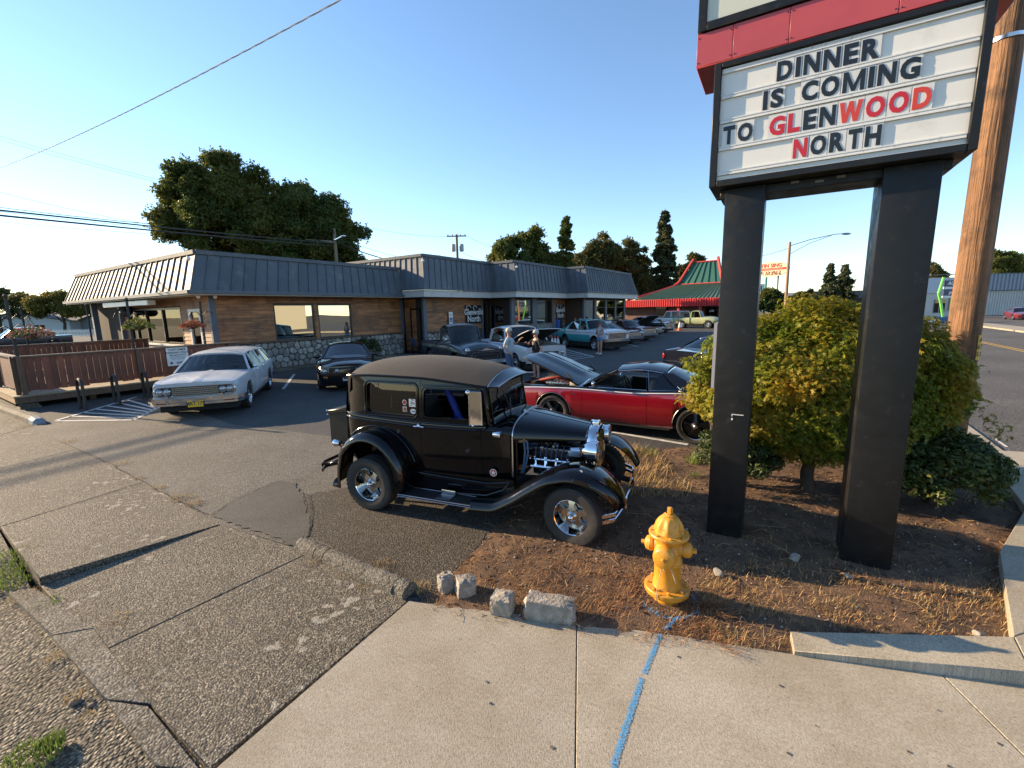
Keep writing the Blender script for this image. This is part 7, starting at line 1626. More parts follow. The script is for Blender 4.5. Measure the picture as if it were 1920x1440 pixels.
face_m = M('reader_face', (.74, .735, .69), .32, coat=.2, var=.06, vscale=1.3, dirt=(.62, .61, .57), dirt_amt=.1, dirt_scale=4)
mb = MB(); mb.box(-.075, 1.605, -.085, -.0705, 3.53, 4.47); mb.build('reader_face', face_m, sgn)
mb = MB(); T_ = [(-.13, -.072, 3.476, 4.515), (1.603, 1.66, 3.476, 4.515)]
for (a, b, c_, d_) in T_: mb.box(a, b, -.125, -.072, c_, d_)
mb.box(-.071, 1.602, -.125, -.072, 3.476, 3.53); mb.box(-.071, 1.602, -.125, -.072, 4.468, 4.515); mb.build('face_frame', post_m, sgn, bevel=.005)
track_m = M('track_plastic', (.68, .68, .65), .28, coat=.3, dirt=(.35, .35, .33), dirt_amt=.15, dirt_scale=25)
TZ = [3.592, 3.802, 4.03, 4.232, 4.44]
for z in TZ:
 mb = MB(); mb.box(-.065, 1.595, -.100, -.0855, z - .016, z + .016); mb.box(-.065, 1.595, -.104, -.1005, z + .008, z + .017); mb.box(-.065, 1.595, -.104, -.1005, z - .017, z - .008); mb.build('letter_track', track_m, sgn)
let_k = M('letter_black', (.012, .016, .02), .35); let_r = M('letter_red', (.50, .018, .03), .35); let_r2 = M('letter_red_bright', (.58, .05, .03), .35); tile_m = M('letter_tile', (.63, .63, .60), .15, coat=.5)
GLY = {'N': [(0, 0), (.25, 0), (.25, .60), (.74, 0), (1, 0), (1, 1), (.75, 1), (.75, .40), (.26, 1), (0, 1)], 'M': [(0, 0), (.2, 0), (.2, .62), (.41, .03), (.59, .03), (.8, .62), (.8, 0), (1, 0), (1, 1), (.79, 1), (.5, .30), (.21, 1), (0, 1)],
  'W': [(0, 1), (.17, 0), (.37, 0), (.5, .56), (.63, 0), (.83, 0), (1, 1), (.80, 1), (.71, .36), (.59, 1), (.41, 1), (.29, .36), (.20, 1)]}
def row(text, x0, x1, z, size, cols):
 """each letter on its own clear tile, slid into the tracks"""
 wid = {'I': .42, 'W': 1.32, 'M': 1.22, ' ': .80, 'O': 1.08, 'G': 1.05, 'S': .88, 'L': .84, 'E': .86, 'T': .9}
 tot = sum(wid.get(ch, 1.0) for ch in text); u = (x1 - x0) / tot; x = x0
 for i, ch in enumerate(text):
  w = wid.get(ch, 1.0) * u
  if ch != ' ':
   col = cols(i)
   mb = MB(); mb.box(x + .002, x + w - .002, -.0985, -.0965, z - .010, z + size * 1.13); tl = mb.build('letter_tile', tile_m, sgn)
   if ch in GLY:
    g2 = MB(); g2.prism([((px_ - .5) * (w - .022), (py_ - .5) * size) for px_, py_ in GLY[ch]], -.0012, .0012); o = g2.build('letter', col, sgn, loc=(x + w / 2, -.1005, z + size * .52), rot=(pi / 2, 0, 0)); x += w; continue
   o = text_mesh('letter', ch, size * 1.36, col, sgn, (x + w / 2, -.1005, z + size * .55), (pi / 2, 0, 0), .0012, bold=.0095)
   xs = [v.co.x for v in o.data.vertices]; zs = [v.co.y for v in o.data.vertices]; ww_ = max(xs) - min(xs); hh = max(zs) - min(zs); cx = (max(xs) + min(xs)) / 2; cy = (max(zs) + min(zs)) / 2
   sx_ = (w - .022 if ch != 'I' else w * .62) / ww_; sz_ = size / hh
   for v in o.data.vertices: v.co.x = (v.co.x - cx) * sx_; v.co.y = (v.co.y - cy) * sz_
   o.location.z = z + size * .52
  x += w
R2 = random.Random(6)
row('DINNER', .345, 1.045, 4.254, .150, lambda i: let_k)
row('IS COMING', .255, 1.30, 4.050, .150, lambda i: let_k)
row('TO GLENWOOD', -.045, 1.385, 3.828, .152, lambda i: let_r if i in (3, 4, 8, 9) else (let_r2 if i in (7, 10) else let_k))
row('NORTH', .505, 1.11, 3.618, .150, lambda i: let_r if i == 0 else let_k)
red_m = M('sign_red', (.50, .075, .085), .42, coat=.15, var=.12, vscale=3, rvar=.08)
mb = MB(); mb.box(-.29, 1.82, -.10, .50, 4.525, 4.80); mb.build('red_band', red_m, sgn, bevel=.006)
for a, b in ((-.288, .0), (.006, .42), (.426, 1.12), (1.126, 1.818)):
 mb = MB(); mb.box(a, b, -.108, -.1005, 4.53, 4.795); p_ = mb.build('red_panel', red_m, sgn, bevel=.002)
 for x in (a + .015, b - .015):
  for z in (4.56, 4.76): mb = MB(); mb.lathe([(.005, -.1115), (.005, -.107)], 8, Matrix.Translation((x, 0, z)), axis='y', caps=True); mb.build('screw', post_m, p_)
mb = MB(); mb.box(-.285, 1.815, -.10, .50, 4.802, 7.2); mb.build('upper_cabinet', post_m, sgn)
mb = MB(); mb.box(-.285, -.215, -.13, -.101, 4.802, 7.2); mb.box(1.745, 1.815, -.13, -.101, 4.802, 7.2); mb.box(-.214, 1.744, -.13, -.101, 4.802, 4.87); mb.build('upper_frame', post_m, sgn, bevel=.004)
mb = MB(); mb.box(-.214, 1.744, -.112, -.1015, 4.871, 7.2); mb.build('upper_face', M('upper_face', (.58, .60, .50), .3, coat=.3), sgn)
mb = MB(); mb.box(-.035, -.006, .02, .34, 1.58, 2.23); mb.build('side_notice', M('notice_grey', (.36, .35, .38), .5), sgn)
mb = MB(); mb.box(.17, .275, -.006, -.001, 1.33, 1.338); mb.box(.17, .178, -.0075, -.002, 1.315, 1.336); mb.ball((.178, -.004, 1.285), .008, .003, .012, 8, 5); mb.build('paint_drip', M('drip_white', (.62, .62, .6), .4), sgn)
for (x, z) in ((.7, 3.43), (.85, 3.445), (.52, 3.45)):
 mb = MB(); mb.box(x, x + .06, .044, .049, z, z + .02); mb.build('label_scrap', M('label_scrap', (.15, .15, .15), .6), sgn)
# ---- utility pole at the corner
def M_pole():
 mt = M('pole_wood', (.29, .15, .072), .8, var=.6, vscale=1.0, col2=(.085, .042, .022), stretch=(11, 11, .5), bump=2.5, bscale=4.0, detail=7, dirt=(.055, .035, .022), dirt_amt=.42, dirt_scale=3.2)
 return mt
upole = empty('utility_pole', (6.13, 6.02, 0), 0, 'thick weathered brown wooden utility pole at the right beside the maple', 'utility pole')
mb = MB(); rp2 = random.Random(8); rings = []
for k in range(60):
 z = -.1 + k * .19; r = .178 - .0038 * z; ring = []
 for j in range(40):
  a = 2 * pi * j / 40; rr_ = r * (1 + .012 * noise.noise((cos(a) * 6, sin(a) * 6, z * .25)) + .014 * noise.noise((cos(a) * 16, sin(a) * 16, z * .5)))
  if abs(((a - 5.1 + pi) % (2 * pi)) - pi) < .05: rr_ *= .95
  ring.append((rr_ * cos(a), rr_ * sin(a), z))
 rings.append(ring)
mb.loft(rings, True, False, True); mb.build('trunk', M_pole(), upole, smooth=True, angle=70)
mb = MB(); mb.lathe([(.168, 5.50), (.172, 5.505), (.172, 5.545), (.168, 5.55)], 36); mb.build('steel_band', alu, upole, smooth=True)
mb = MB(); T = Matrix.Rotation(radians(-64), 4, 'Z'); mb.grid(6, 1, lambda u, v: T @ Vector((.178 * cos((u - .5) * .62), .178 * sin((u - .5) * .62), lerp(1.62, 1.95, v)))); tg = mb.build('yellow_tag', M('tag_yellow', (.62, .42, .06), .5, var=.2, vscale=30), upole)
for i, t in enumerate(('A', '6 7', '5 3')):
 text_mesh('lettering', t, .085, M('tag_ink', (.06, .05, .03), .6), upole, (.181 * cos(radians(-64)), .181 * sin(radians(-64)), 1.885 - i * .095), (pi / 2, 0, radians(26)), .0006, bold=.002)
mb = MB(); T = Matrix.Rotation(radians(-100), 4, 'Z')
for k in range(18): mb.tube([T @ Vector((.169, 0.0, 7.2 + k * .2)), T @ Vector((.169, 0, 7.42 + k * .2))], .012, 5)
mb.build('ground_wire', matte_black, upole)
# ---- foliage
rng = np.random.default_rng(12)
def leaf_object(name, tv, tf, P, R, S, mat, parent):
 tv = np.asarray(tv, float); n, k = len(P), len(tv)
 V = np.einsum('nij,kj->nki', R, tv) * S[:, None, None] + P[:, None, :]
 me = bpy.data.meshes.new(name); me.vertices.add(n * k); me.vertices.foreach_set('co', V.reshape(-1))
 lens_ = np.array([len(f) for f in tf]); flat = np.concatenate([np.array(f) for f in tf]); L = len(flat)
 me.loops.add(n * L); me.loops.foreach_set('vertex_index', (flat[None, :] + (np.arange(n) * k)[:, None]).reshape(-1).astype(np.int32))
 me.polygons.add(n * len(tf)); st = np.concatenate([[0], np.cumsum(lens_)[:-1]])
 me.polygons.foreach_set('loop_start', (st[None, :] + (np.arange(n) * L)[:, None]).reshape(-1).astype(np.int32)); me.polygons.foreach_set('loop_total', np.tile(lens_, n).astype(np.int32))
 me.update(calc_edges=True); me.validate(); me.materials.append(mat)
 o = bpy.data.objects.new(name, me); COL.objects.link(o)
 if parent is not None: o.parent = parent
 return o
def frames(nrm, spin=None):
 n = nrm / np.linalg.norm(nrm, axis=1, keepdims=True); a = np.where(np.abs(n[:, 2:3]) < .9, np.array([[0, 0, 1.0]]), np.array([[1.0, 0, 0]]))
 x = np.cross(a, n); x /= np.linalg.norm(x, axis=1, keepdims=True); y = np.cross(n, x); t = rng.uniform(0, 2 * pi, len(n)) if spin is None else spin
 c, s = np.cos(t)[:, None], np.sin(t)[:, None]; return np.stack([x * c + y * s, -x * s + y * c, n], axis=2)
KITE = ([(0, 0, 0), (.5, .22, .06), (1, 0, -.05), (.5, -.22, .06)], [(0, 1, 2, 3)])
def palmate(n=5):
 v, f = [], []
 for k in range(n):
  a = (k - (n - 1) / 2) * .72; L = 1.0 - .16 * abs(k - (n - 1) / 2); b = len(v)
  for (r, w, z) in ((0.02, 0, 0), (.45 * L, .12, .03), (L, 0, -.12 * L), (.45 * L, -.12, .03)): v.append((r * cos(a) - w * sin(a), r * sin(a) + w * cos(a), z))
  f.append((b, b + 1, b + 2, b + 3))
 return v, f
def cluster(n=6, seed=1, spread=.8):
 rs = np.random.default_rng(seed); v, f = [], []
 for k in range(n):
  c = rs.normal(0, .33 * spread, 3); d = rs.normal(0, 1, 3); d /= np.linalg.norm(d); e = np.cross(d, rs.normal(0, 1, 3)); e /= np.linalg.norm(e); b = len(v)
  for q in (c - d * .42, c + e * .24, c + d * .42, c - e * .24): v.append(tuple(q))
  f.append((b, b + 1, b + 2, b + 3))
 return v, f
def blobs_points(blobs, n, shell=.55):
 """points in the outer part of many ellipsoid clumps; blobs: (cx, cy, cz, rx, ry, rz)"""
 B = np.array(blobs, float); w = (B[:, 3] * B[:, 4] * B[:, 5]) ** (2 / 3); i = rng.choice(len(B), n, p=w / w.sum())
 d = rng.normal(0, 1, (n, 3)); d /= np.linalg.norm(d, axis=1, keepdims=True); r = (shell + (1 - shell) * rng.random(n)) ** (1 / 2)
 return B[i, :3] + d * r[:, None] * B[i, 3:6], d
def crown_blobs(c, R, n, size, seed, low=-.55, flat=1.0, holes=0.0):
 rs = random.Random(seed); out = []
 while len(out) < n:
  d = Vector((rs.gauss(0, 1), rs.gauss(0, 1), rs.gauss(0, 1))).normalized()
  if d.z < low: continue
  q = rs.uniform(.45, .95) ** .6
  lump = 1 + .20 * noise.noise(d * 1.7 + Vector((seed, 0, 0))) + .10 * noise.noise(d * 4 + Vector((0, seed, 0)))
  s = size * rs.uniform(.6, 1.25)
  out.append((c[0] + d.x * R[0] * q * lump, c[1] + d.y * R[1] * q * lump, c[2] + d.z * R[2] * q * lump, s, s, s * .72))
 return out
def trunk_mesh(name, base, top, r0, r1, limbs, mat, parent, seed=1, n=10):
 rs = random.Random(seed); mb = MB(); base, top = Vector(base), Vector(top); k = 8
 pts = [base.lerp(top, i / k) + Vector((rs.gauss(0, r0 * .25), rs.gauss(0, r0 * .25), 0)) * (0 < i < k) for i in range(k + 1)]
 mb.tube(pts, [r0 * 1.35] + [lerp(r0, r1, i / k) for i in range(1, k + 1)], n)
 for (t, e, r) in limbs:
  a = base.lerp(top, t); e = Vector(e); m_ = a.lerp(e, .5) + Vector((rs.gauss(0, .1), rs.gauss(0, .1), (e - a).length * .10))
  mb.tube([a, m_, e], [r, r * .6, r * .18], 7)
 return mb.build(name, mat, parent, smooth=True)
bark = M('tree_bark', (.085, .062, .045), .9, var=.4, vscale=6, bump=.6, bscale=14)
jm = empty('japanese_maple', (3.74, 5.42, 0), 0, 'rounded Japanese maple turning yellow and orange behind the sign posts', 'tree')
def M_leaf(name, c1, c2, c3, transl=.35, scale=1.3, rough=.5):
 """leaf colour varies from leaf to leaf and from branch to branch (turning leaves)"""
 mt = bpy.data.materials.new(name); mt.use_nodes = True; nt = mt.node_tree; N = nt.nodes; L = nt.links; p = N['Principled BSDF']; p.inputs['Roughness'].default_value = rough; p.inputs['Specular IOR Level'].default_value = .3
 ge = N.new('ShaderNodeNewGeometry'); tc = N.new('ShaderNodeTexCoord'); nz = N.new('ShaderNodeTexNoise'); nz.inputs['Scale'].default_value = scale; nz.inputs['Detail'].default_value = 3; L.new(tc.outputs['Object'], nz.inputs['Vector'])
 ad = N.new('ShaderNodeMath'); ad.operation = 'MULTIPLY_ADD'; ad.inputs[1].default_value = .38; L.new(ge.outputs['Random Per Island'], ad.inputs[0])
 sb = N.new('ShaderNodeMath'); sb.operation = 'SUBTRACT'; sb.inputs[1].default_value = .19; L.new(nz.outputs['Fac'], sb.inputs[0]); L.new(sb.outputs[0], ad.inputs[2])
 cr = N.new('ShaderNodeValToRGB'); e = cr.color_ramp.elements; e[0].position = .36; e[0].color = (*c1, 1); e[1].position = .66; e[1].color = (*c3, 1); k = e.new(.5); k.color = (*c2, 1); L.new(ad.outputs[0], cr.inputs[0])
 tr = N.new('ShaderNodeBsdfTranslucent'); ms = N.new('ShaderNodeMixShader'); ms.inputs[0].default_value = transl
 L.new(cr.outputs[0], p.inputs['Base Color']); L.new(cr.outputs[0], tr.inputs['Color']); L.new(p.outputs[0], ms.inputs[1]); L.new(tr.outputs[0], ms.inputs[2]); L.new(ms.outputs[0], N['Material Output'].inputs[0])
 return mt
maple_leaf = M_leaf('maple_leaf', (.11, .165, .016), (.28, .29, .022), (.40, .25, .028), .46, 1.3)
blobs = []
rsb = random.Random(21)
for k in range(170):
 d = Vector((rsb.gauss(0, 1), rsb.gauss(0, 1), rsb.gauss(0, .9))).normalized(); q = rsb.uniform(.55, .97)
 lump = 1 + .13 * noise.noise(d * 2.1)
 p = Vector((.40 + d.x * 1.68 * q * lump, .42 + d.y * 1.12 * q, 1.36 + d.z * (1.08 if d.z > 0 else .98) * q * lump))
 if p.z < .42: p.z = .42 + rsb.random() * .2
 s = rsb.uniform(.17, .30); blobs.append((p.x, p.y, p.z, s * 1.25, s * 1.25, s * .62))
for (x, y, z, s) in ((2.25, -.1, .85, .16), (2.4, -.05, .72, .13), (2.15, .1, 1.1, .2), (-1.40, .3, 1.62, .14), (-1.5, .25, 1.72, .10), (1.95, .0, 1.55, .18), (2.45, .2, .9, .1), (.1, .3, 2.42, .2), (-.15, .2, 2.38, .16)): blobs.append((x, y, z, s, s, s * .5))
Pb, db = blobs_points(blobs, 20000, .35)
ns = 84000; dd = rng.normal(0, 1, (ns, 3)); dd /= np.linalg.norm(dd, axis=1, keepdims=True)
lump = np.array([.93 + .15 * noise.noise(Vector(v) * 2.2) + .09 * noise.noise(Vector(v) * 5.5 + Vector((3, 0, 0))) + .05 * noise.noise(Vector(v) * 13) for v in dd])
Ps = np.array([.42, .40, 1.36]) + dd * (lump * (1 - .30 * rng.random(ns) ** 1.6))[:, None] * np.array([1.78, 1.2, 1.10])
keep = Ps[:, 2] > .36 + .12 * rng.random(ns); Ps, ds = Ps[keep], dd[keep]
P = np.concatenate([Pb, Ps]); d = np.concatenate([db, ds]); nr = d * .75 + np.array([0, 0, .65]) + rng.normal(0, .38, d.shape)
tv, tf = palmate(5); leaf_object('crown', tv, tf, P, frames(nr), rng.uniform(.034, .062, len(P)), maple_leaf, jm)
rsl = random.Random(3)
limbs = [(.55 + .05 * k, (rsl.uniform(-1.1, 1.7), rsl.uniform(-.4, 1.2), rsl.uniform(.9, 2.0)), .035) for k in range(9)]
trunk_mesh('trunk', (0, 0, -.05), (.06, .08, .75), .085, .06, limbs, bark, jm, 5)
for k, (e, r) in enumerate((((.9, .5, 1.2), .05), ((-.7, .5, 1.2), .05), ((.3, .9, 1.5), .05))): trunk_mesh('limb', (.05, .06, .6), e, r, .02, [], bark, jm, 8 + k)
def shrub(name, c, R, n, label, mat, seed, size=.05, tmpl=KITE, leafw=None, cat='shrub', group=None, low=-.4, nb=70):
 r = empty(name, c, 0, label, cat, group); bl_ = []
 rs = random.Random(seed)
 for k in range(nb):
  d = Vector((rs.gauss(0, 1), rs.gauss(0, 1), rs.gauss(0, 1))).normalized(); d.z = abs(d.z) if d.z < low else d.z
  q = rs.uniform(.6, .95); s = min(R) * rs.uniform(.22, .36); lump = 1 + .12 * noise.noise(d * 2.4 + Vector((seed, 0, 0)))
  bl_.append((d.x * R[0] * q * lump, d.y * R[1] * q * lump, R[2] * .95 + d.z * R[2] * q * lump, s, s, s * .8))
 P, d = blobs_points(bl_, n, .3); P[:, 2] = np.maximum(P[:, 2], .02); nr = d + np.array([0, 0, .5]) + rng.normal(0, .5, d.shape)
 leaf_object('foliage', tmpl[0], tmpl[1], P, frames(nr), rng.uniform(size * .7, size * 1.3, n), mat, r)
 mb = MB()
 for k in range(7): a = rs.uniform(0, 6.28); mb.tube([(0, 0, -.02), (R[0] * .3 * cos(a), R[1] * .3 * sin(a), R[2] * .6), (R[0] * .7 * cos(a), R[1] * .7 * sin(a), R[2] * 1.2)], [.025, .018, .006], 6)
 mb.build('stem', bark, r, smooth=True); return r
dark_leaf = M_leaf('dark_shrub_leaf', (.03, .055, .016), (.05, .08, .02), (.085, .105, .028), .2, 3)
rhodo_leaf = M_leaf('long_shrub_leaf', (.035, .062, .016), (.065, .095, .022), (.11, .12, .03), .22, 3)
shrub('shrub', (2.98, 5.62, 0), (.48, .45, .44), 15000, 'dark clipped shrub half hidden behind the left sign post', dark_leaf, 3, .042, group=None)
shrub('shrub', (4.92, 4.98, 0), (.74, .60, .46), 17000, 'low spreading shrub with long leaves right of the right sign post', rhodo_leaf, 5, .068, nb=130)
wl_ = BW(4.55, -.55, 0); shrub('shrub', wl_, (.75, .6, .58), 5000, 'dark rounded shrub against the stone wall behind the black coupe', dark_leaf, 9, .07)
# ---- people (one continuous body each; clothes, hair and shoes are parts)
skin_m = M('skin', (.46, .25, .17), .55); skin2 = M('skin_tan', (.40, .20, .13), .55)
def skin_mesh(name, joints, edges, mat, parent, root=0, sub=2, smooth=True):
 me = bpy.data.meshes.new(name); me.from_pydata([j[:3] for j in joints], edges, []); o = bpy.data.objects.new(name, me); COL.objects.link(o)
 o.modifiers.new('skin', 'SKIN'); sd = o.modifiers.new('sub', 'SUBSURF'); sd.levels = sub; sd.render_levels = sub
 for i, j in enumerate(joints):
  v = me.skin_vertices[0].data[i]; v.radius = (j[3], j[4] if len(j) > 4 else j[3]); v.use_root = (i == root)
 dg = bpy.context.evaluated_depsgraph_get(); m2 = bpy.data.meshes.new_from_object(o.evaluated_get(dg)); bpy.data.objects.remove(o)
 m2.name = name; m2.materials.clear(); m2.materials.append(mat); m2.shade_smooth()
 o = bpy.data.objects.new(name, m2); COL.objects.link(o); o.parent = parent; return o
def limb_hand(J, E, wrist_i, wrist, d, r=.009):
 """palm and five bent fingers continuing the forearm direction d"""
 d = Vector(d).normalized(); s = d.cross(Vector((0, 0, 1)))
 if s.length < .2: s = Vector((0, 1, 0))
 s.normalize(); n = s.cross(d); w = Vector(wrist); palm = w + d * .075; J.append((*palm, .030, .018)); pi_ = len(J) - 1; E.append((wrist_i, pi_))
 for k, (o_, L) in enumerate(((-.027, .065), (-.009, .078), (.009, .074), (.027, .058))):
  a = palm + s * o_ + d * .02; b = a + d * L * .55 - n * .012; c = b + d * L * .4 - n * .03
  J.append((*a, r, r)); J.append((*b, r * .95, r * .95)); J.append((*c, r * .8, r * .8)); q = len(J); E += [(pi_, q - 3), (q - 3, q - 2), (q - 2, q - 1)]
 a = w + d * .035 - s * .03; b = a + d * .04 - s * .022; J.append((*a, r * 1.1, r * 1.1)); J.append((*b, r, r)); q = len(J); E += [(wrist_i, q - 2), (q - 2, q - 1)]
def person(loc, az, label, h=1.74, arms=None, legs=None, shirt=None, trousers=None, sleeves='short', leg_len='long', skin=None, hair=None, hair_len=0, cap=None, visor=None, glasses=False, shoes=None, belly=1.0, shoulder=.19, lean=0.0, head_turn=0.0, group=None, print_=None):
 skin = skin or skin_m; k = h / 1.75; root = empty('person', loc, az, label, 'person', group); root.scale = (k, k, k)
 arms = arms or {}; legs = legs or {}
 hipz, chz, shz, nkz, hdz = .94, 1.22, 1.43, 1.50, 1.63
 L = lambda z: lean * (z - .9)
 SH = {s: Vector((L(shz), s * shoulder, shz - .02)) for s in (1, -1)}
 EL, WR = {}, {}
 for s in (1, -1):
  e, w = arms.get(s, ((0.02, s * (shoulder + .06), 1.13), (.10, s * (shoulder + .04), .90))); EL[s], WR[s] = Vector(e), Vector(w)
 KN, AN = {}, {}
 for s in (1, -1):
  kx, ax, dy = legs.get(s, (.02, -.01, .0)); KN[s] = Vector((kx, s * (.10 + dy), .50)); AN[s] = Vector((ax, s * (.10 + dy * 1.2), .085))
 J = [(0, 0, hipz, .105, .09), (L(1.08), 0, 1.08, .115 * belly, .10 * belly), (L(chz), 0, chz + .03, .15, .115), (L(1.40), 0, 1.40, .105, .085), (L(nkz), 0, nkz, .055, .055), (L(1.56) + .01, 0, 1.565, .062, .07), (L(hdz) + .015, 0, 1.64, .078, .095), (L(1.7) + .012, 0, 1.715, .062, .075)]
 E = [(i, i + 1) for i in range(7)]
 for s in (1, -1):
  b = len(J); J += [(*SH[s], .058, .058), (*EL[s], .042, .042), (*WR[s], .029, .027)]; E += [(3, b), (b, b + 1), (b + 1, b + 2)]; limb_hand(J, E, b + 2, WR[s], WR[s] - EL[s])
  b = len(J); J += [(0, s * .095, hipz - .12, .074, .074), (*KN[s], .056, .056), (*AN[s], .038, .038), (AN[s].x + .13, AN[s].y + s * .02, .035, .036, .028)]; E += [(0, b), (b, b + 1), (b + 1, b + 2), (b + 2, b + 3)]
 skin_mesh('body', J, E, skin, root)
 hd = Vector((L(hdz) + .015, 0, 1.645))
 mb = MB()
 R = Matrix.Rotation(head_turn, 4, 'Z')
 def hp(x, y, z): return hd + R @ Vector((x, y, z))
 mb.ball(hp(.102, 0, -.012), .022, .015, .022, 8, 6, 0, R); mb.ball(hp(.0, .078, -.005), .02, .012, .030, 8, 6, 0, R); mb.ball(hp(.0, -.078, -.005), .02, .012, .030, 8, 6, 0, R); mb.ball(hp(.078, 0, -.085), .022, .03, .024, 8, 6, 0, R); mb.build('face', skin, root, smooth=True)
 mb = MB(); mb.ball(hp(.094, 0, -.052), .008, .026, .006, 8, 4, 0, R); mb.build('mouth', M('lips', (.30, .10, .09), .5), root, smooth=True)
 if not glasses:
  mb = MB()
  for s in (1, -1): mb.ball(hp(.088, s * .032, .014), .008, .012, .008, 8, 5, 0, R)
  mb.build('eye', M('eye', (.05, .035, .03), .2), root, smooth=True)
 t = .016
 JS = [(0, 0, .87, .155 + t, .138 + t), (L(1.02), 0, 1.02, (.15) * belly + t, .128 * belly + t), (L(1.1), 0, 1.12, .145 * belly + t, .125 * belly + t), (L(1.25), 0, 1.27, .155 + t, .118 + t), (L(1.40), 0, 1.40, .112 + t, .085 + t), (L(1.455), 0, 1.455, .065 + t * .5, .062 + t * .5)]
 ES = [(i, i + 1) for i in range(5)]
 for s in (1, -1):
  b = len(JS)
  if sleeves == 'short':
   m_ = SH[s].lerp(EL[s], .78); JS += [(*SH[s], .066 + t * .4, .066 + t * .4), (*m_, .068, .066)]; ES += [(4, b), (b, b + 1)]
  elif sleeves == 'long': JS += [(*SH[s], .07, .07), (*EL[s], .056, .056), (*WR[s], .042, .042)]; ES += [(4, b), (b, b + 1), (b + 1, b + 2)]
  else: JS += [(*(SH[s] * .9 + Vector((0, 0, .14))), .05, .05)]; ES += [(4, b)]
 skin_mesh('shirt', JS, ES, shirt, root)
 if print_ is not None:
  mb = MB(); mb.grid(8, 8, lambda u, v: (L(1.25) + .118 + t + .018 - .10 * ((u - .5) * 2 * .8) ** 2, (u - .5) * .25, 1.13 + .24 * v)); mb.build('shirt_print', print_, root, smooth=True)
 JT = [(0, 0, 1.0, .15, .13), (0, 0, .91, .158, .138)]; ET = [(0, 1)]
 for s in (1, -1):
  b = len(JT); JT.append((0, s * .095, .80, .108, .108)); ET.append((1, b))
  if leg_len == 'long': JT += [(*KN[s], .075, .075), (*(AN[s] + Vector((0, 0, .02))), .062, .062)]; ET += [(b, b + 1), (b + 1, b + 2)]
  elif leg_len == 'knee': JT += [(KN[s].x * .8, KN[s].y + s * .008, .53, .098, .098)]; ET += [(b, b + 1)]
  else: JT += [(KN[s].x * .4, KN[s].y + s * .005, .70, .094, .094)]; ET += [(b, b + 1)]
 skin_mesh('trousers' if leg_len == 'long' else 'shorts', JT, ET, trousers, root)
 for s in (1, -1):
  a = AN[s]; skin_mesh('shoe', [(a.x - .05, a.y, .045, .042, .045), (a.x + .04, a.y + s * .006, .05, .046, .05), (a.x + .15, a.y + s * .022, .034, .045, .034), (a.x + .20, a.y + s * .028, .028, .034, .026)], [(0, 1), (1, 2), (2, 3)], shoes, root)
 if hair is not None:
  mb = MB(); mb.ball(hp(-.012, 0, .03), .105, .092, .105, 14, 9, 0, R); mb.build('hair', hair, root, smooth=True)
  if hair_len:
   mb = MB(); mb.loft([[hp(-.02 + .085 * w * cos(a), .088 * w * sin(a), z) for a in [radians(70 + 22 * q) for q in range(11)]] for z, w in ((.02, 1.0), (-.06, 1.12), (-.14, 1.2), (-hair_len, 1.05))], False); mb.loft([[hp(-.03 + .055 * w * cos(a), .07 * w * sin(a), z) for a in [radians(70 + 22 * q) for q in range(11)]] for z, w in ((.02, 1.0), (-.06, 1.1), (-.14, 1.15), (-hair_len, 1.0))], False); mb.build('long_hair', hair, root, smooth=True)
 if cap is not None:
  mb = MB(); mb.lathe([(.108, .035), (.111, .06), (.104, .10), (.078, .135), (.035, .150), (.001, .152)], 22, Matrix.Translation(hp(-.008, 0, -.0)) @ R @ Matrix.Diagonal((1.02, .90, 1, 1))); mb.lathe([(.107, .035), (.104, .03)], 22, Matrix.Translation(hp(-.008, 0, 0)) @ R @ Matrix.Diagonal((1.02, .90, 1, 1))); c_ = mb.build('cap', cap, root, smooth=True, angle=60)
  mb = MB(); mb.grid(8, 4, lambda u, v: hp(.06 + .135 * v * (1 - .35 * (2 * u - 1) ** 2), (u - .5) * .16 * (1 - .18 * v), .052 - .02 * v - .028 * (2 * u - 1) ** 2)); mb.grid(8, 4, lambda u, v: hp(.06 + .135 * v * (1 - .35 * (2 * u - 1) ** 2), (u - .5) * .16 * (1 - .18 * v), .044 - .02 * v - .028 * (2 * u - 1) ** 2), flip=True); mb.build('visor', visor or cap, c_, smooth=True)
 if glasses:
  mb = MB()
  for s in (1, -1): mb.ball(hp(.094, s * .034, .016), .010, .028, .020, 10, 6, 0, R); mb.tube([hp(.085, s * .062, .02), hp(-.01, s * .082, .018)], .005, 4)
  mb.tube([hp(.100, -.01, .02), hp(.100, .01, .02)], .004, 4); mb.build('sunglasses', M('sunglass', (.01, .01, .012), .1, coat=1), root, smooth=True)
 return root
hairg = M('grey_hair', (.28, .26, .24), .7); hairb = M('brown_hair', (.11, .055, .03), .6); cap_w = M('cap_khaki', (.52, .48, .40), .8); jeans = M('jeans_blue', (.07, .11, .20), .8, var=.2, vscale=12); blackc = M('black_cotton', (.010, .010, .012), .85); denim = M('light_denim', (.16, .26, .46), .8, var=.2, vscale=20); wshoe = M('white_shoe', (.55, .50, .47), .6); dshoe = M('dark_shoe', (.05, .025, .02), .6)
person(Vector((-.08, 15.25, 0)), radians(-14), 'man in light blue shirt and khaki cap talking, hand in his pocket', 1.76, {-1: ((-.10, -.30, 1.16), (.09, -.235, .955)), 1: ((.17, .24, 1.20), (.36, .12, 1.38))}, {1: (.05, .02, .02), -1: (.0, -.03, .02)}, M('blue_shirt', (.36, .46, .52), .8, var=.12, vscale=9), jeans, hair=hairg, cap=cap_w, visor=M('visor_dark', (.03, .03, .035), .7), shoes=dshoe, belly=1.22, glasses=True)
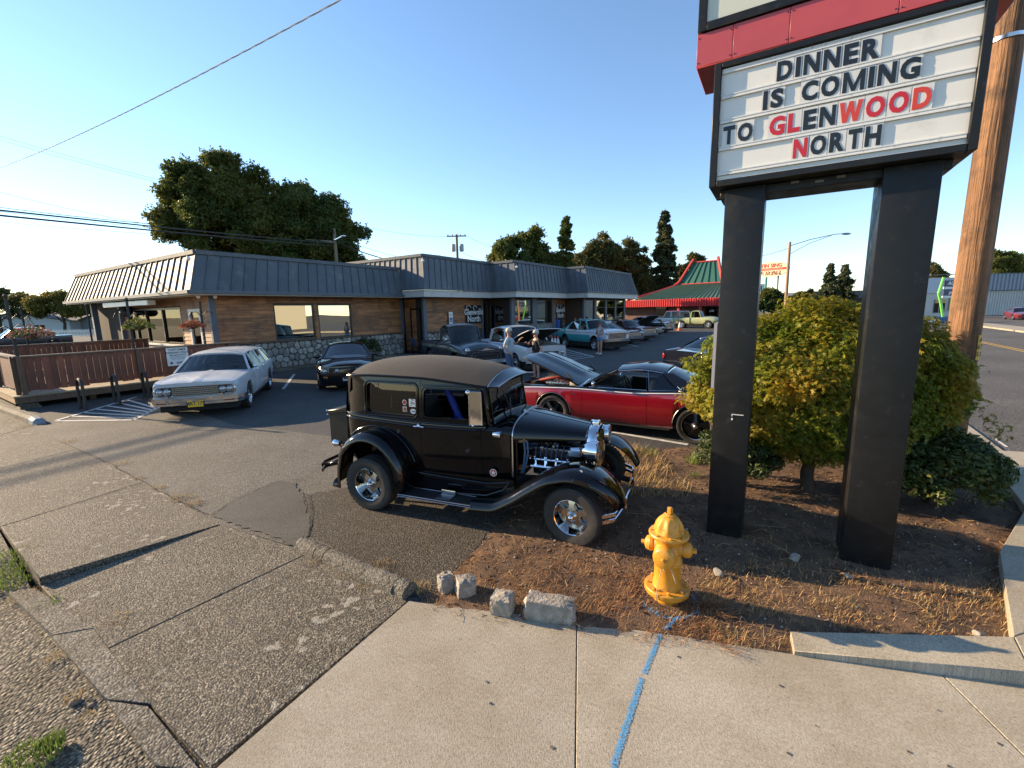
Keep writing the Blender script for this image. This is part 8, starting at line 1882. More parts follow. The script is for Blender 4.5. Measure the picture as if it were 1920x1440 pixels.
person(Vector((.86, 15.3, 0)), radians(212), 'man in black shirt and shorts with sunglasses and pale cap, arm raised', 1.67, {-1: ((.22, -.20, 1.26), (.44, .02, 1.36)), 1: ((-.02, .30, 1.14), (.08, .30, .90))}, {1: (.04, .02, .04), -1: (.02, -.02, .04)}, blackc, blackc, leg_len='knee', hair=hairg, cap=M('cap_pale', (.55, .53, .48), .8, var=.3, vscale=25), visor=M('visor_dark'), glasses=True, shoes=dshoe, belly=1.12, print_=M('faded_print', (.20, .15, .13), .8, var=.4, vscale=18))
pr = M('patterned_blouse', (.58, .52, .50), .75, var=.8, vscale=16, col2=(.12, .13, .18))
g3_ = person(Vector((4.67, 23.35, 0)), radians(222), 'woman in patterned top and denim shorts standing before the turquoise sedan', 1.70, {-1: ((.03, -.25, 1.13), (.20, -.04, 1.10)), 1: ((.03, .25, 1.13), (.20, .05, 1.08))}, {1: (.04, .04, .0), -1: (.02, -.01, .0)}, pr, denim, leg_len='short', hair=hairb, hair_len=.26, shoes=wshoe, sleeves='none', shoulder=.165)
ph = empty('phone', Vector((4.67 + cos(radians(222)) * .27, 23.35 + sin(radians(222)) * .27, 1.10)), radians(222), 'dark phone held by the woman in denim shorts', 'phone'); mb = MB(); mb.box(-.005, .005, -.04, .04, -.075, .075); mb.build('case', matte_black, ph, bevel=.003, rot=(0, .6, 0))
person(BW(20.55, -4.75), radians(235), 'person in pale blue shirt standing by the wall under the far banner', 1.72, {}, {}, M('pale_blue_shirt', (.42, .52, .62), .8), jeans, hair=hairb, shoes=dshoe, sleeves='long')
person(BW(20.95, -5.0), radians(215), 'person in mottled light top beside the pale blue shirt by the wall', 1.66, {}, {}, M('mottled_top', (.42, .36, .40), .8, var=.4, vscale=14), blackc, hair=hairg, shoes=dshoe, sleeves='long')
person(BW(23.5, -5.75), radians(230), 'person in dark jacket standing by the windows behind the maroon cars', 1.7, {}, {}, M('dark_jacket', (.03, .03, .04), .8), blackc, hair=hairb, shoes=dshoe, sleeves='long')
# ---- cones, bucket, chairs, signs in the lot
cone_o = M('cone_orange', (.62, .075, .012), .55); cone_w = M('cone_white', (.7, .7, .68), .4)
def cone(p, label, group=None, h=.70):
 r = empty('traffic_cone', p, .3, label, 'traffic cone', group); k = h / .7
 mb = MB(); mb.box(-.18 * k, .18 * k, -.18 * k, .18 * k, 0, .035 * k); mb.build('base', cone_o, r, bevel=.008)
 mb = MB(); mb.lathe([(.13 * k, .035 * k), (.10 * k, .22 * k), (.095 * k, .235 * k)], 20); mb.build('body', cone_o, r, smooth=True); mb = MB(); mb.lathe([(.045 * k, .60 * k), (.028 * k, .70 * k), (.001, .70 * k)], 20); mb.build('tip', cone_o, r, smooth=True); mb = MB(); mb.lathe([(.097 * k, .23 * k), (.044 * k, .605 * k)], 20); mb.build('reflective_sleeve', cone_w, r, smooth=True)
for px, lb in ((1035.5, 'orange cone with white sleeve, nearest the white pickup'), (1041, 'orange cone with white sleeve in the middle of the three'), (1046.5, 'orange cone with white sleeve, nearest the turquoise sedan')): cone(G(px, 655.5), lb, 'orange cones between the white pickup and turquoise sedan', .78)
cone(G(1274, 619.5), 'lone orange cone in front of the pale green pickup', None, .95)
bk = empty('bucket', G(1034, 662), 0, 'white plastic bucket standing before the three cones', 'bucket'); mb = MB(); mb.lathe([(.001, 0), (.13, 0), (.155, .36), (.165, .365), (.165, .385), (.15, .385), (.12, .02)], 22); mb.build('pail', white_paint, bk, smooth=True); mb = MB(); mb.tube([(.165 * cos(pi * k / 10), .02, .37 - .12 * sin(pi * k / 10)) for k in range(11)], .005, 5); mb.build('handle', alu, bk)
chair_b = M('chair_blue_fabric', (.03, .05, .10), .8)
def camp_chair(p, az, label, fab, group='folding chairs'):
 r = empty('folding_chair', p, az, label, 'folding chair', group)
 mb = MB(); mb.grid(6, 6, lambda u, v: (lerp(-.22, .24, u), lerp(-.25, .25, v), .44 - .03 * sin(pi * v) - .03 * (1 - u))); mb.build('seat', fab, r, smooth=True)
 mb = MB(); mb.grid(6, 6, lambda u, v: (-.22 - .14 * u - .03 * sin(pi * v), lerp(-.25, .25, v), .46 + .48 * u)); mb.build('backrest', fab, r, smooth=True)
 for s in (1, -1):
  mb = MB(); mb.tube([(.26, s * .27, 0), (-.22, s * .27, .44), (-.38, s * .27, .96)], .014, 6); mb.build('leg', matte_black, r); mb = MB(); mb.tube([(-.24, s * .27, 0), (.24, s * .27, .45), (.24, s * .27, .62)], .014, 6); mb.build('leg', matte_black, r); mb = MB(); mb.box(-.28, .28, s * .27 - .025, s * .27 + .025, .62, .645); mb.build('armrest', fab, r)
camp_chair(G(786, 664), radians(-30), 'dark blue folding chair at the end of the stone wall', chair_b); camp_chair(G(806, 664), radians(-45), 'blue folding chair between the stone wall and dark pickup', M('chair_blue_light', (.05, .09, .2), .8)); camp_chair(G(824, 661), radians(-50), 'dark folding chair half hidden by the dark pickup', blackc)
for (px, py, lb, f) in ((1012, 652, 'dark folding chair behind the white pickup', blackc), (1026, 650, 'maroon folding chair near the orange cones', M('chair_maroon', (.08, .02, .03), .8)), (1052, 640, 'pale folding chair behind the turquoise sedan', M('chair_grey', (.25, .28, .33), .8))): camp_chair(G(px, py - 6), radians(-60), lb, f)
cf = empty('folded_canopy', G(1046, 648), 0, 'blue and black folded canopy standing behind the orange cones', 'canopy'); mb = MB(); mb.tube([(0, 0, 0), (0, 0, 1.7)], [.12, .15], 10); mb.build('cover', M('canopy_blue', (.02, .06, .25), .7), cf, smooth=True); mb = MB(); mb.tube([(.2, .1, 0), (.2, .1, 1.75)], [.14, .15], 10); mb.build('cover', blackc, cf, smooth=True); mb = MB(); mb.box(-.1, .3, -.08, .18, 0, .06); mb.build('foot', matte_black, cf)
mo = empty('motorcycle', BW(14.9, -4.7), radians(20), 'dark maroon motorcycle parked under the windows behind the white pickup', 'motorcycle')
for x in (-.7, .72):
 o_ = bpy.data.objects.new('wheel', wheel_meshes('slim', .32, .12)[0]); COL.objects.link(o_); o_.parent = mo; o_.location = (x, 0, .32); o2 = bpy.data.objects.new('tyre', wheel_meshes('slim', .32, .12)[1]); COL.objects.link(o2); o2.parent = o_
mb = MB(); mb.box(-.2, .25, -.16, .16, .25, .6); mb.build('engine', eng, mo, bevel=.03); mb = MB(); mb.ball((.18, 0, .82), .30, .16, .15, 12, 8); mb.build('fuel_tank', maroon, mo, smooth=True); mb = MB(); mb.ball((-.35, 0, .76), .34, .15, .08, 12, 6); mb.build('seat', seat_black, mo, smooth=True)
mb = MB(); mb.tube([(.72, .08, .32), (.42, .08, 1.02)], .025, 6); mb.tube([(.72, -.08, .32), (.42, -.08, 1.02)], .025, 6); mb.tube([(.3, .4, 1.08), (.42, .2, 1.06), (.42, -.2, 1.06), (.3, -.4, 1.08)], .016, 6); mb.build('fork', chrome, mo); mb = MB(); mb.ball((.58, 0, .92), .10, .09, .09); mb.build('headlight', lens, mo, smooth=True); mb = MB(); mb.tube([(.1, -.2, .3), (-.2, -.22, .22), (-.9, -.22, .26)], .04, 7); mb.build('exhaust_pipe', chrome, mo, smooth=True)
hs_ = empty('parking_sign', BW(9.85, -1.72, 0), BAZ, 'white accessible parking sign on a post before the timber wall', 'sign'); mb = MB(); mb.box(-.02, .02, -.02, .02, 0, 2.35); mb.build('post', alu, hs_); mb = MB(); mb.box(-.17, .17, -.035, -.022, 1.45, 2.35); mb.build('panel', white_paint, hs_, bevel=.002)
mb = MB(); mb.box(-.13, .13, -.040, -.036, 1.72, 2.02); mb.build('blue_field', M('sign_blue', (.02, .09, .35), .5), hs_); mb = MB(); mb.tube([(0, -.044, 1.97), (-.01, -.044, 1.86), (.05, -.044, 1.85), (.08, -.044, 1.77)], .012, 5); mb.tube([(.045 * cos(a) - .01, -.044, 1.81 + .05 * sin(a)) for a in [2 + .4 * k for k in range(12)]], .010, 5); mb.build('wheelchair_mark', white_paint, hs_)
for k, t in enumerate(('RESERVED', 'PARKING')): text_mesh('lettering', t, .06, M('sign_green_ink', (.02, .12, .08), .6), hs_, (0, -.037, 2.22 - .09 * k), (pi / 2, 0, 0), .001)
text_mesh('lettering', 'VAN', .07, M('sign_green_ink'), hs_, (0, -.037, 1.58), (pi / 2, 0, 0), .001)
# ---- trees behind
CL = cluster(6, 4)
green_d = M_leaf('broadleaf_dark', (.055, .085, .02), (.09, .12, .026), (.16, .155, .034), .45, .22)
green_o = M_leaf('broadleaf_olive', (.06, .075, .022), (.095, .10, .03), (.15, .125, .036), .36, .25)
green_y = M_leaf('broadleaf_turning', (.10, .11, .025), (.18, .16, .03), (.26, .18, .04), .35, .25)
needle = M_leaf('conifer_needle', (.03, .05, .022), (.048, .068, .028), (.08, .085, .034), .2, .4)
def tree(base, lobes, n, ls, label, mat, seed, size=1.1, nb=60, trunk_r=.4, low=-.5, group=None):
 r = empty('tree', base, 0, label, 'tree', group); bl_ = []; limbs = []; rs = random.Random(seed); base = Vector(base)
 for i, (c, R) in enumerate(lobes):
  c = Vector(c) - base; bl_ += crown_blobs(c, R, nb, size, seed + i * 7, low)
  for k in range(8): q = bl_[rs.randrange(len(bl_))]; limbs.append((rs.uniform(.35, .95), q[:3], trunk_r * .35))
 n = int(n * 1.5); ls *= .78; P, d = blobs_points(bl_, n, .12); P += rng.normal(0, size * .16, P.shape); leaf_object('crown', CL[0], CL[1], P, frames(d + rng.normal(0, .7, d.shape)), rng.uniform(ls * .6, ls * 1.4, n), mat, r)
 c = sum(((Vector(l[0]) - base) for l in lobes), Vector()) / len(lobes); trunk_mesh('trunk', (0, 0, -.3), (c.x * .5, c.y, c.z), trunk_r, trunk_r * .4, limbs, bark, r, seed); return r
def conifer(base, h, w, n, label, seed, ls=.5, bare=.08, sparse=0.0, mat=None):
 r = empty('conifer', base, 0, label, 'tree'); rs = random.Random(seed); bl_ = []; mb = MB(); z = h * bare
 mb.tube([(0, 0, -.3), (.1, 0, h * .5), (0, 0, h)], [h * .018, h * .010, .03], 8)
 while z < h * .985:
  t = (z - h * bare) / (h * (1 - bare)); L0 = w * (1 - t) ** .8 * (.85 + .3 * rs.random()) + .12
  for k in range(rs.randint(4, 6)):
   if rs.random() < sparse: continue
   a = rs.uniform(0, 6.28); L = L0 * rs.uniform(.55, 1.12); e = Vector((L * cos(a), L * sin(a), z - L * .22 + .1))
   mb.tube([(0, 0, z + .1), e * .6 + Vector((0, 0, z * .4 + .12)), e], [.05, .03, .01], 4)
   for q in (.35, .6, .82, .98): bl_.append((e.x * q, e.y * q, z + (e.z - z) * q - .05, .20 + L * .14 * (1.15 - q), .20 + L * .14 * (1.15 - q), .10 + L * .05))
  z += h * .022 + .10
 mb.build('trunk', bark, r, smooth=True); P, d = blobs_points(bl_, n, .1); leaf_object('crown', CL[0], CL[1], P, frames(d + rng.normal(0, .6, d.shape)), rng.uniform(ls * .6, ls * 1.2, n), mat or needle, r)
tree((-27.5, 51, 0), [((-30.3, 50, 12.9), (6.2, 6, 5.4)), ((-22.2, 50.5, 10.6), (5.9, 5.5, 5.2)), ((-26.2, 50, 8.6), (8.9, 6, 4.6))], 64000, .36, 'huge dark green broadleaf tree towering behind the left wing of the restaurant', green_d, 3, 1.15, 130, .6)
tree((1.2, 62, 0), [((1.4, 62, 9.0), (4.0, 3.5, 4.0))], 9000, .42, 'dark round tree behind the middle of the restaurant roof', green_d, 5, 1.0, 60)
tree((5.6, 63, 0), [((5.0, 63, 6.8), (3.4, 3, 3.4))], 6000, .42, 'lower dark tree right of the dark round tree', green_d, 15, .9, 45)
conifer((7.7, 62, 0), 14.6, 2.3, 5200, 'thin ragged conifer leaning up behind the restaurant roof', 4, .45, .2, .35, green_d)
tree((15.2, 76, 0), [((15.0, 76, 9.6), (3.6, 3, 4.6)), ((12.6, 76, 8.2), (2.6, 3, 3.4))], 10000, .42, 'olive broadleaf tree with broken outline over the end of the roof', green_o, 8, 1.0, 46)
tree((20.6, 77, 0), [((20.4, 77, 9.2), (2.9, 3, 4.6)), ((21.6, 77, 5.5), (2.6, 3, 3))], 9000, .42, 'olive broadleaf tree between its broken twin and the tall conifer', green_o, 9, .9, 44)
conifer((25.6, 76, 0), 18.2, 3.5, 11000, 'tall dark conifer standing left of the red and green spire', 6, .55)
tree((33.6, 82, 0), [((33.2, 82, 8.3), (3.2, 3, 3.0))], 4500, .42, 'open dark tree behind the red and green spire', green_o, 12, .8, 34)
for x, y, z, s, lb, sd in ((32.6, 56, 2.4, 2.0, 'bushy green tree under the oval restaurant sign', 31), (36.8, 58, 2.2, 1.7, 'green bush left of the street lamp pole', 32), (44.5, 70, 2.2, 2.0, 'olive bush right of the street lamp', 33), (51, 76, 2.2, 2.4, 'olive bush beside the narrow conifer', 34)): tree((x, y, 0), [((x, y, z), (s, s, s * .95))], 2600, .32, lb, green_o if sd > 32 else green_d, sd, .6, 24, .15)
conifer((63.4, 90, 0), 10.0, 2.2, 5200, 'narrow pointed conifer between the sign posts', 16, .5, .02)
conifer((67.8, 92, 0), 10.2, 2.9, 4600, 'broader spruce with layered branches between the sign posts', 17, .5, .1)
tree((80.5, 88, 0), [((80.5, 88, 7.6), (3.2, 3, 2.4))], 3000, .4, 'sparse tree behind the warehouse, left of the wooden pole', green_o, 18, .8, 26)
tree((93.5, 88, 0), [((94, 88, 8.6), (4.8, 3, 3.2))], 5200, .45, 'dark spreading tree behind the warehouse, right of the wooden pole', green_d, 19, .9, 40)
tree((103, 90, 0), [((103, 90, 8.4), (3.4, 3, 3.0))], 3600, .45, 'dark tree at the right edge behind the warehouse', green_d, 20, .9, 30)
for x, y, z, R, lb, mt, sd in ((-93, 82, 4.6, (8, 4, 3.4), 'grey green tree behind the white house', green_o, 41), (-101, 80, 3.6, (5, 4, 3), 'low green tree at the left edge behind the white house', green_d, 42), (-79.5, 80, 4.4, (4.2, 4, 2.9), 'round yellowing tree between the two houses', green_y, 43), (-69, 84, 4.0, (3.4, 3, 2.6), 'yellow tree behind the grey house', green_y, 44)): tree((x, y, -1), [((x, y, z), R)], 5000, .45, lb, mt, sd, 1.0, 36, .3)
mb_bl = []
for k in range(150): a = lerp(48, 130, k / 149); q = 320 + 60 * random.random(); mb_bl.append((q * cos(radians(a)), q * sin(radians(a)), 2.5, 9, 9, random.uniform(3, 6.5)))
P, d = blobs_points(mb_bl, 16000, .3); tag(leaf_object('treeline', CL[0], CL[1], P, frames(d), rng.uniform(1.4, 2.6, len(P)), green_o, None), kind='stuff')
# ---- poles, lamp and overhead cables
pw = M('old_pole_wood', (.20, .16, .12), .85, var=.3, vscale=3, stretch=(6, 6, .6))
pa = empty('power_pole', (-17.35, 46, 0), 0, 'weathered wooden pole with floodlight arm rising in front of the huge tree', 'utility pole', None)
mb = MB(); mb.tube([(0, 0, 0), (0, 0, 10.7)], [.19, .14], 10); mb.build('pole', pw, pa, smooth=True); mb = MB(); mb.bar((0, -.1, 9.6), (1.0, -.5, 9.9), .12, .10); mb.ball((1.05, -.5, 9.9), .25, .14, .1); mb.build('flood_light', alu, pa); mb = MB(); mb.box(-.6, .1, -.25, -.15, 9.3, 9.45); mb.build('bracket', pw, pa)
pb = empty('power_pole', (-6.8, 60, 0), 0, 'power pole with cross arm and two transformer cans behind the roof', 'utility pole')
mb = MB(); mb.tube([(0, 0, 0), (0, 0, 12.2)], [.2, .15], 10); mb.build('pole', pw, pb, smooth=True); mb = MB(); mb.bar((-1.25, -.2, 11.95), (1.25, -.2, 11.95), .12, .14); mb.build('cross_arm', pw, pb)
for x in (-1.1, -.5, .5, 1.1): mb = MB(); mb.lathe([(.05, 12.02), (.07, 12.1), (.04, 12.22), (.001, 12.23)], 8, Matrix.Translation((x, -.2, 0))); mb.build('insulator', M('insulator', (.25, .2, .18), .3), pb)
for x in (-.45, .62): mb = MB(); mb.lathe([(.001, 10.0), (.26, 10.02), (.28, 10.1), (.28, 10.85), (.22, 10.95), (.001, 10.97)], 14, Matrix.Translation((x, -.3, 0))); mb.build('transformer', M('transformer_grey', (.34, .36, .38), .5), pb, smooth=True)
sl = empty('street_lamp', (24.5, 40, 0), 0, 'wooden street lamp pole with long arm seen between the sign posts', 'street lamp')
mb = MB(); mb.tube([(0, 0, 0), (-.1, 0, 7.75)], [.15, .11], 10); mb.build('pole', M('lamp_pole_wood', (.36, .22, .15), .8, var=.3, vscale=3), sl, smooth=True); mb = MB(); mb.tube([(-.1, 0, 7.4), (1.6, -.1, 7.9), (3.6, -.2, 8.28), (4.3, -.2, 8.32)], .035, 6); mb.tube([(-.1, 0, 6.7), (1.6, -.1, 7.6), (3.4, -.2, 8.22)], .025, 6); mb.build('arm', alu, sl); mb = MB(); mb.ball((4.6, -.2, 8.30), .42, .16, .10, 12, 6); mb.build('lamp_head', alu, sl, smooth=True)
wire_m = M('cable_black', (.012, .012, .014), .6); wire_g = M('cable_grey', (.35, .36, .36), .5)
def cable(a, b, r, label, sag=.6, mat=None, tw=False):
 a = AT(*a); b = AT(*b) if not isinstance(b, Vector) else b; c = (a + b) / 2; o = empty('overhead_cable', a, 0, label, 'cable', 'overhead cables'); pts = []
 for k in range(25 if not tw else 181): t = k / (24 if not tw else 180); p = a.lerp(b, t) - Vector((0, 0, sag * 4 * t * (1 - t))) - a; pts.append(p)
 mb = MB()
 if tw:
  for ph in (0, 2.09, 4.19): mb.tube([p + Vector((0, r * .9 * cos(i * .9 + ph), r * .9 * sin(i * .9 + ph))) for i, p in enumerate(pts)], r * .7, 4)
 else: mb.tube(pts, r, 5)
 mb.build('strand', mat or wire_m, o)
cable((-80, 338, 26), (720, -45, 7.5), .010, 'pale twisted service cable sweeping up to the top of the sky', .35, M('cable_pale', (.6, .6, .58), .4), True)
def SIDE(py):
 a = AT(0, py, 22.8); b = a + (a - AT(622, py + 26, 46)) * 1.2; b.z = a.z - .3; return b
Ls = [((-60, 236, 60), (420, 366, 52), .02, 'thin upper wire meeting the huge tree', wire_g), ((-60, 244, 60), (420, 370, 52), .02, 'thin wire just under the upper wire', wire_g), ((-60, 344, 60), (300, 424, 52), .022, 'thin wire sloping down into the huge tree', wire_g),
  ((-60, 381, 50), (622, 446, 46), .035, 'dark wire, third above the roof corner', None), ((-60, 389, 50), (622, 452, 46), .028, 'dark wire, second above the roof corner', wire_g), ((622, 456, 46), SIDE(428), .045, 'thick black cable running to the floodlight pole', None), ((622, 461, 46), SIDE(437), .05, 'thickest black cable, lowest above the roof corner', None), ((-60, 410, 52), (622, 454, 46), .022, 'thin wire between the thick cables and dark wires', wire_g),
  ((626, 450, 46), (800, 500, 30), .045, 'black cable dropping from the floodlight pole to the roof', None), ((626, 445, 46), (840, 500, 60), .02, 'thin wire from the floodlight pole behind the roof', None), ((680, 424, 55), (843, 443, 60), .018, 'faint wire reaching the transformer pole from the left', wire_g), ((873, 442, 60), (985, 480, 75), .018, 'faint wire leaving the transformer pole to the right', wire_g), ((862, 470, 60), (935, 494, 62), .02, 'guy wire from the transformer pole to the roof', None), ((1330, 495, 70), (1478, 466, 40), .02, 'wire running to the street lamp pole', None), ((-40, 512, 80), (330, 514, 80), .016, 'faint level wire over the houses', wire_g)]
for a, b, r, lb, mt in Ls: cable(a, b, r, lb, .35, mt)
# ---- red and green roofed restaurant
rr_ = empty('red_roof_restaurant', (5.0, 77.7, 0), radians(-45), 'low brick restaurant with red ribbed fascia and green pagoda spire', 'building')
redf = M('red_fascia', (.55, .025, .03), .45, var=.15, vscale=2); redt = M('red_trim', (.50, .05, .05), .5); grn_roof = M('green_roof', (.10, .17, .12), .4, coat=.15, orand=.06); grn_sp = M('green_spire', (.012, .10, .075), .4); brick_m = M('brown_brick', (.20, .10, .07), .85, var=.6, vscale=4, col2=(.10, .055, .045))
mb = MB(); mb.box(13, 27, 1.5, 1.8, -.1, 2.5); mb.box(24, 31, 3.2, 3.5, -.1, 2.5); mb.build('wall', brick_m, rr_)
for a in ((27.2, 31, 3.1, 3.19, .1, 2.2), (20.8, 22.6, 1.4, 1.49, 0, 2.3)): mb = MB(); mb.box(*a); mb.build('window_band', dglass, rr_)
for x in (24.4, 27.3, 30.6): mb = MB(); mb.box(x, x + .3, .3, .6, 0, 2.5); mb.build('post', redt, rr_)
k = 0; x = 13.0
while x < 31: mb = MB(); mb.prism([(x, 0), (x + .06, -.09), (x + .22, -.09), (x + .28, 0), (x + .32, 0), (x + .32, .10), (x, .10)], 2.42, 3.42 if x > 22 else 3.36); mb.build('fascia_rib', redf, rr_); x += .322
mb = MB(); mb.box(13, 31, .1, .3, 2.42, 3.40); mb.box(13, 31, .0, 12, 3.36, 3.40); mb.build('roof_edge', redt, rr_)
def gpan(p0, p1, q0, q1, n, mat, nm):
 p0, p1, q0, q1 = map(Vector, (p0, p1, q0, q1)); nor = (p1 - p0).cross(q0 - p0).normalized()
 for k in range(n):
  a, b = k / n, (k + 1) / n; q = [p0.lerp(p1, a), p0.lerp(p1, b), q0.lerp(q1, b), q0.lerp(q1, a)]; mb = MB(); mb.add(q, [(0, 1, 2, 3)]); d_ = (q[1] - q[0]) * .16; mb.add([q[0], q[0] + d_, q[3] + d_ * .6, q[3]] + [v + nor * .12 for v in (q[0], q[0] + d_, q[3] + d_ * .6, q[3])], [(4, 5, 6, 7), (1, 2, 6, 5), (3, 0, 4, 7), (0, 1, 5, 4)]); mb.build(nm, mat, rr_)
gpan((18.2, .1, 3.42), (31, .1, 3.42), (22.6, 5, 5.45), (29.2, 5, 5.45), 24, grn_roof, 'roof_panel')
gpan((22.4, 4.9, 5.45), (28.4, 4.9, 5.45), (24.3, 5.6, 8.5), (27.4, 5.6, 8.5), 6, grn_sp, 'spire_panel')
mb = MB(); mb.tube([(17.0, .0, 3.45), (20.5, 3.0, 4.7), (21.9, 4.4, 5.3), (22.5, 4.8, 5.9), (24.2, 5.4, 8.95)], .17, 6); mb.tube([(28.5, 4.8, 5.5), (27.5, 5.4, 8.95)], .2, 6); mb.tube([(22.6, 4.8, 5.5), (28.5, 4.8, 5.5)], .08, 5); mb.tube([(24.4, 5.5, 8.5), (27.4, 5.5, 8.5)], .09, 5); mb.build('red_ridge', redt, rr_, smooth=True)
mb = MB(); mb.box(15.2, 17.6, 3, 4.6, 3.4, 4.1); mb.build('roof_unit', M('roof_unit', (.5, .46, .36), .6), rr_)
ov = empty('oval_sign', AT(1446, 505, 56), radians(-55), 'cream oval restaurant sign on a green post between the sign posts', 'sign')
mb = MB(); mb.loft([[(2.1 * cos(a), y, .92 * sin(a)) for a in [2 * pi * k / 36 for k in range(36)]] for y in (-.12, .12)], True, True, True); mb.build('panel', M('sign_cream', (.62, .55, .36), .5), ov)
mb = MB(); mb.box(-2.06, 2.06, -.15, -.125, -.12, .14); mb.build('red_band', redf, ov); red_ink = M('red_ink', (.42, .03, .02), .5)
text_mesh('lettering', 'TIN SING', .60, red_ink, ov, (.05, -.14, .42), (pi / 2, 0, 0), .003, bold=.02); text_mesh('lettering', 'Chinese & American Restaurant', .20, M('sign_cream'), ov, (0, -.155, 0), (pi / 2, 0, 0), .002)
mb = MB()
for cx, st in ((-1.0, '-4 3 4 3|-5 0 5 0|0 5 -4 -5|0 0 4 -5'), (-.35, '-5 3 0 3|-2 4 -5 -5|-4 0 0 0|0 0 -1 -5|2 5 5 -5|5 2 1 -3|1 3 5 3'), (.3, '-5 4 -4 3|-5 1 -4 0|-5 -5 -4 -2|-2 4 5 4|-2 2 5 2|-2 2 -2 -5|5 2 5 -5|-2 -5 5 -5|-2 -2 5 -2|0 4 0 0|3 4 3 0'), (.95, '-5 4 0 4|-5 4 -5 -5|-4 1 0 1|-4 -2 0 -2|0 -5 -4 -4|1 5 5 4|2 2 5 2|3 4 1 -5|3 0 5 -5')):
 for s in st.split('|'): x0, y0, x1, y1 = map(float, s.split()); mb.bar((cx + x0 * .05, -.14, -.45 + y0 * .05), (cx + x1 * .05, -.14, -.45 + y1 * .05), .02, .06, 0, Vector((0, 1, 0)))
mb.build('lettering', red_ink, ov); mb = MB(); mb.tube([(-.5, 0, -.9), (-.5, 0, -ov.location.z)], .13, 8); mb.build('post', M('post_green', (.02, .25, .17), .5), ov); mb = MB(); mb.tube([(.75, .3, -.8), (.75, .3, -ov.location.z)], .09, 8); mb.build('post', pw, ov)
mo_ = empty('fuel_sign', AT(1424, 541, 64), 0, 'white fuel station sign with blue letters half hidden by left sign post', 'sign'); mb = MB(); mb.box(-1.7, .7, -.1, .1, -.65, .62); mb.build('panel', white_paint, mo_); mb = MB(); mb.box(-1.7, .65, -.1, .1, -2.6, -.7); mb.build('blue_panel', M('sign_blue'), mo_)
text_mesh('lettering', 'M', .95, M('letter_blue', (.01, .05, .28), .4), mo_, (-1.35, -.11, 0), (pi / 2, 0, 0), .004, bold=.03); text_mesh('lettering', 'o', .95, red_ink, mo_, (-.80, -.11, 0), (pi / 2, 0, 0), .004, bold=.03); text_mesh('lettering', 'bil', .95, M('letter_blue'), mo_, (-.13, -.11, 0), (pi / 2, 0, 0), .004, bold=.03); mb = MB(); mb.box(-.7, -.4, 0, .1, -4.6, -2.6); mb.build('post', alu, mo_)
# ---- warehouse across the road, houses on the left, building across the road behind the viewer's right
wh = empty('warehouse', (62.5, 72, 0), 0, 'pale corrugated metal warehouse with slate blue upper band across the road', 'building')
cor_w = M('corrugated_pale', (.50, .49, .46), .45, var=.08, vscale=.5); cor_b = M('corrugated_slate', (.21, .25, .31), .45)
def corr(x0, x1, y, z0, z1, p, mat, nm, d=.09):
 mb = MB(); n = int((x1 - x0) / p); top = []
 for k in range(n): a = x0 + k * p; top += [(a, y), (a + p * .3, y), (a + p * .4, y - d), (a + p * .8, y - d), (a + p * .9, y)]
 mb.loft([[(x, yy, z0) for x, yy in top], [(x, yy, z1) for x, yy in top]], False); mb.build(nm, mat, wh)['kind'] = 'stuff'
mb = MB(); mb.box(0, 60, .05, 4, -.1, 6.1); mb.build('wall', cor_w, wh); corr(9, 60, 0, 0, 3.9, .42, cor_w, 'corrugated_wall'); corr(9, 60, -.15, 3.95, 6.5, .62, cor_b, 'corrugated_band', .12); mb = MB(); mb.box(0, 9, -.12, 0, 3.7, 6.0); mb.build('flat_band', M('pale_blue_panel', (.42, .48, .55), .5), wh); mb = MB(); mb.box(8.9, 60, -.3, .1, 3.88, 3.96); mb.box(0, 60, -.3, .2, 6.5, 6.6); mb.build('trim', M('dark_trim', (.06, .07, .09), .5), wh)
for x in (5.4, 6.4): mb = MB(); mb.box(x, x + .7, -.08, -.02, .6, 2.7); mb.build('window', dglass, wh)
mb = MB(); mb.box(29.5, 40, -.2, -.1, .3, 3.2); mb.build('window', dglass, wh); mb = MB()
for z in (1.6, 2.4): mb.box(29.5, 40, -.24, -.2, z, z + .12)
mb.build('glazing_bar', white_paint, wh); mb = MB(); mb.box(26, 28.7, -.22, -.12, 0, 2.2); mb.build('door', M('door_blue', (.04, .10, .22), .5), wh); mb = MB(); mb.box(7.7, 8.7, -.15, -.10, .9, 2.9); mb.build('notice', M('notice_yellow', (.55, .55, .12), .5), wh)
gs = empty('bent_sign', AT(1764, 560, 52), 0, 'bright green bent sign pole with dark blue panels before the warehouse', 'sign'); gz = gs.location.z; mb = MB(); mb.tube([(.7, 0, -gz), (.1, 0, -.6), (-.35, 0, .6), (.0, 0, 2.4)], .13, 6); mb.build('pole', M('lime_pole', (.16, .55, .10), .4), gs)
for z, t in ((1.75, 'AUNC'), (.75, 'posa')): mb = MB(); mb.box(.2, 2.6, -.1, .1, z - .42, z + .30); mb.build('panel', M('panel_navy', (.02, .03, .10), .4), gs); text_mesh('lettering', t, .55, white_paint, gs, (1.25, -.11, z - .05), (pi / 2, 0, 0), .003, shear=.2, bold=.02)
mb = MB(); mb.box(.15, 2.65, -.08, .08, 1.1, 1.33); mb.box(.15, 2.65, -.08, .08, .1, .3); mb.build('white_band', white_paint, gs); mb = MB(); mb.box(-.8, 1.8, -.6, .6, -gz, -gz + .6); mb.build('base', M('base_blue', (.03, .10, .25), .6), gs)
siding_b = M('house_grey_blue', (.24, .29, .34), .6)
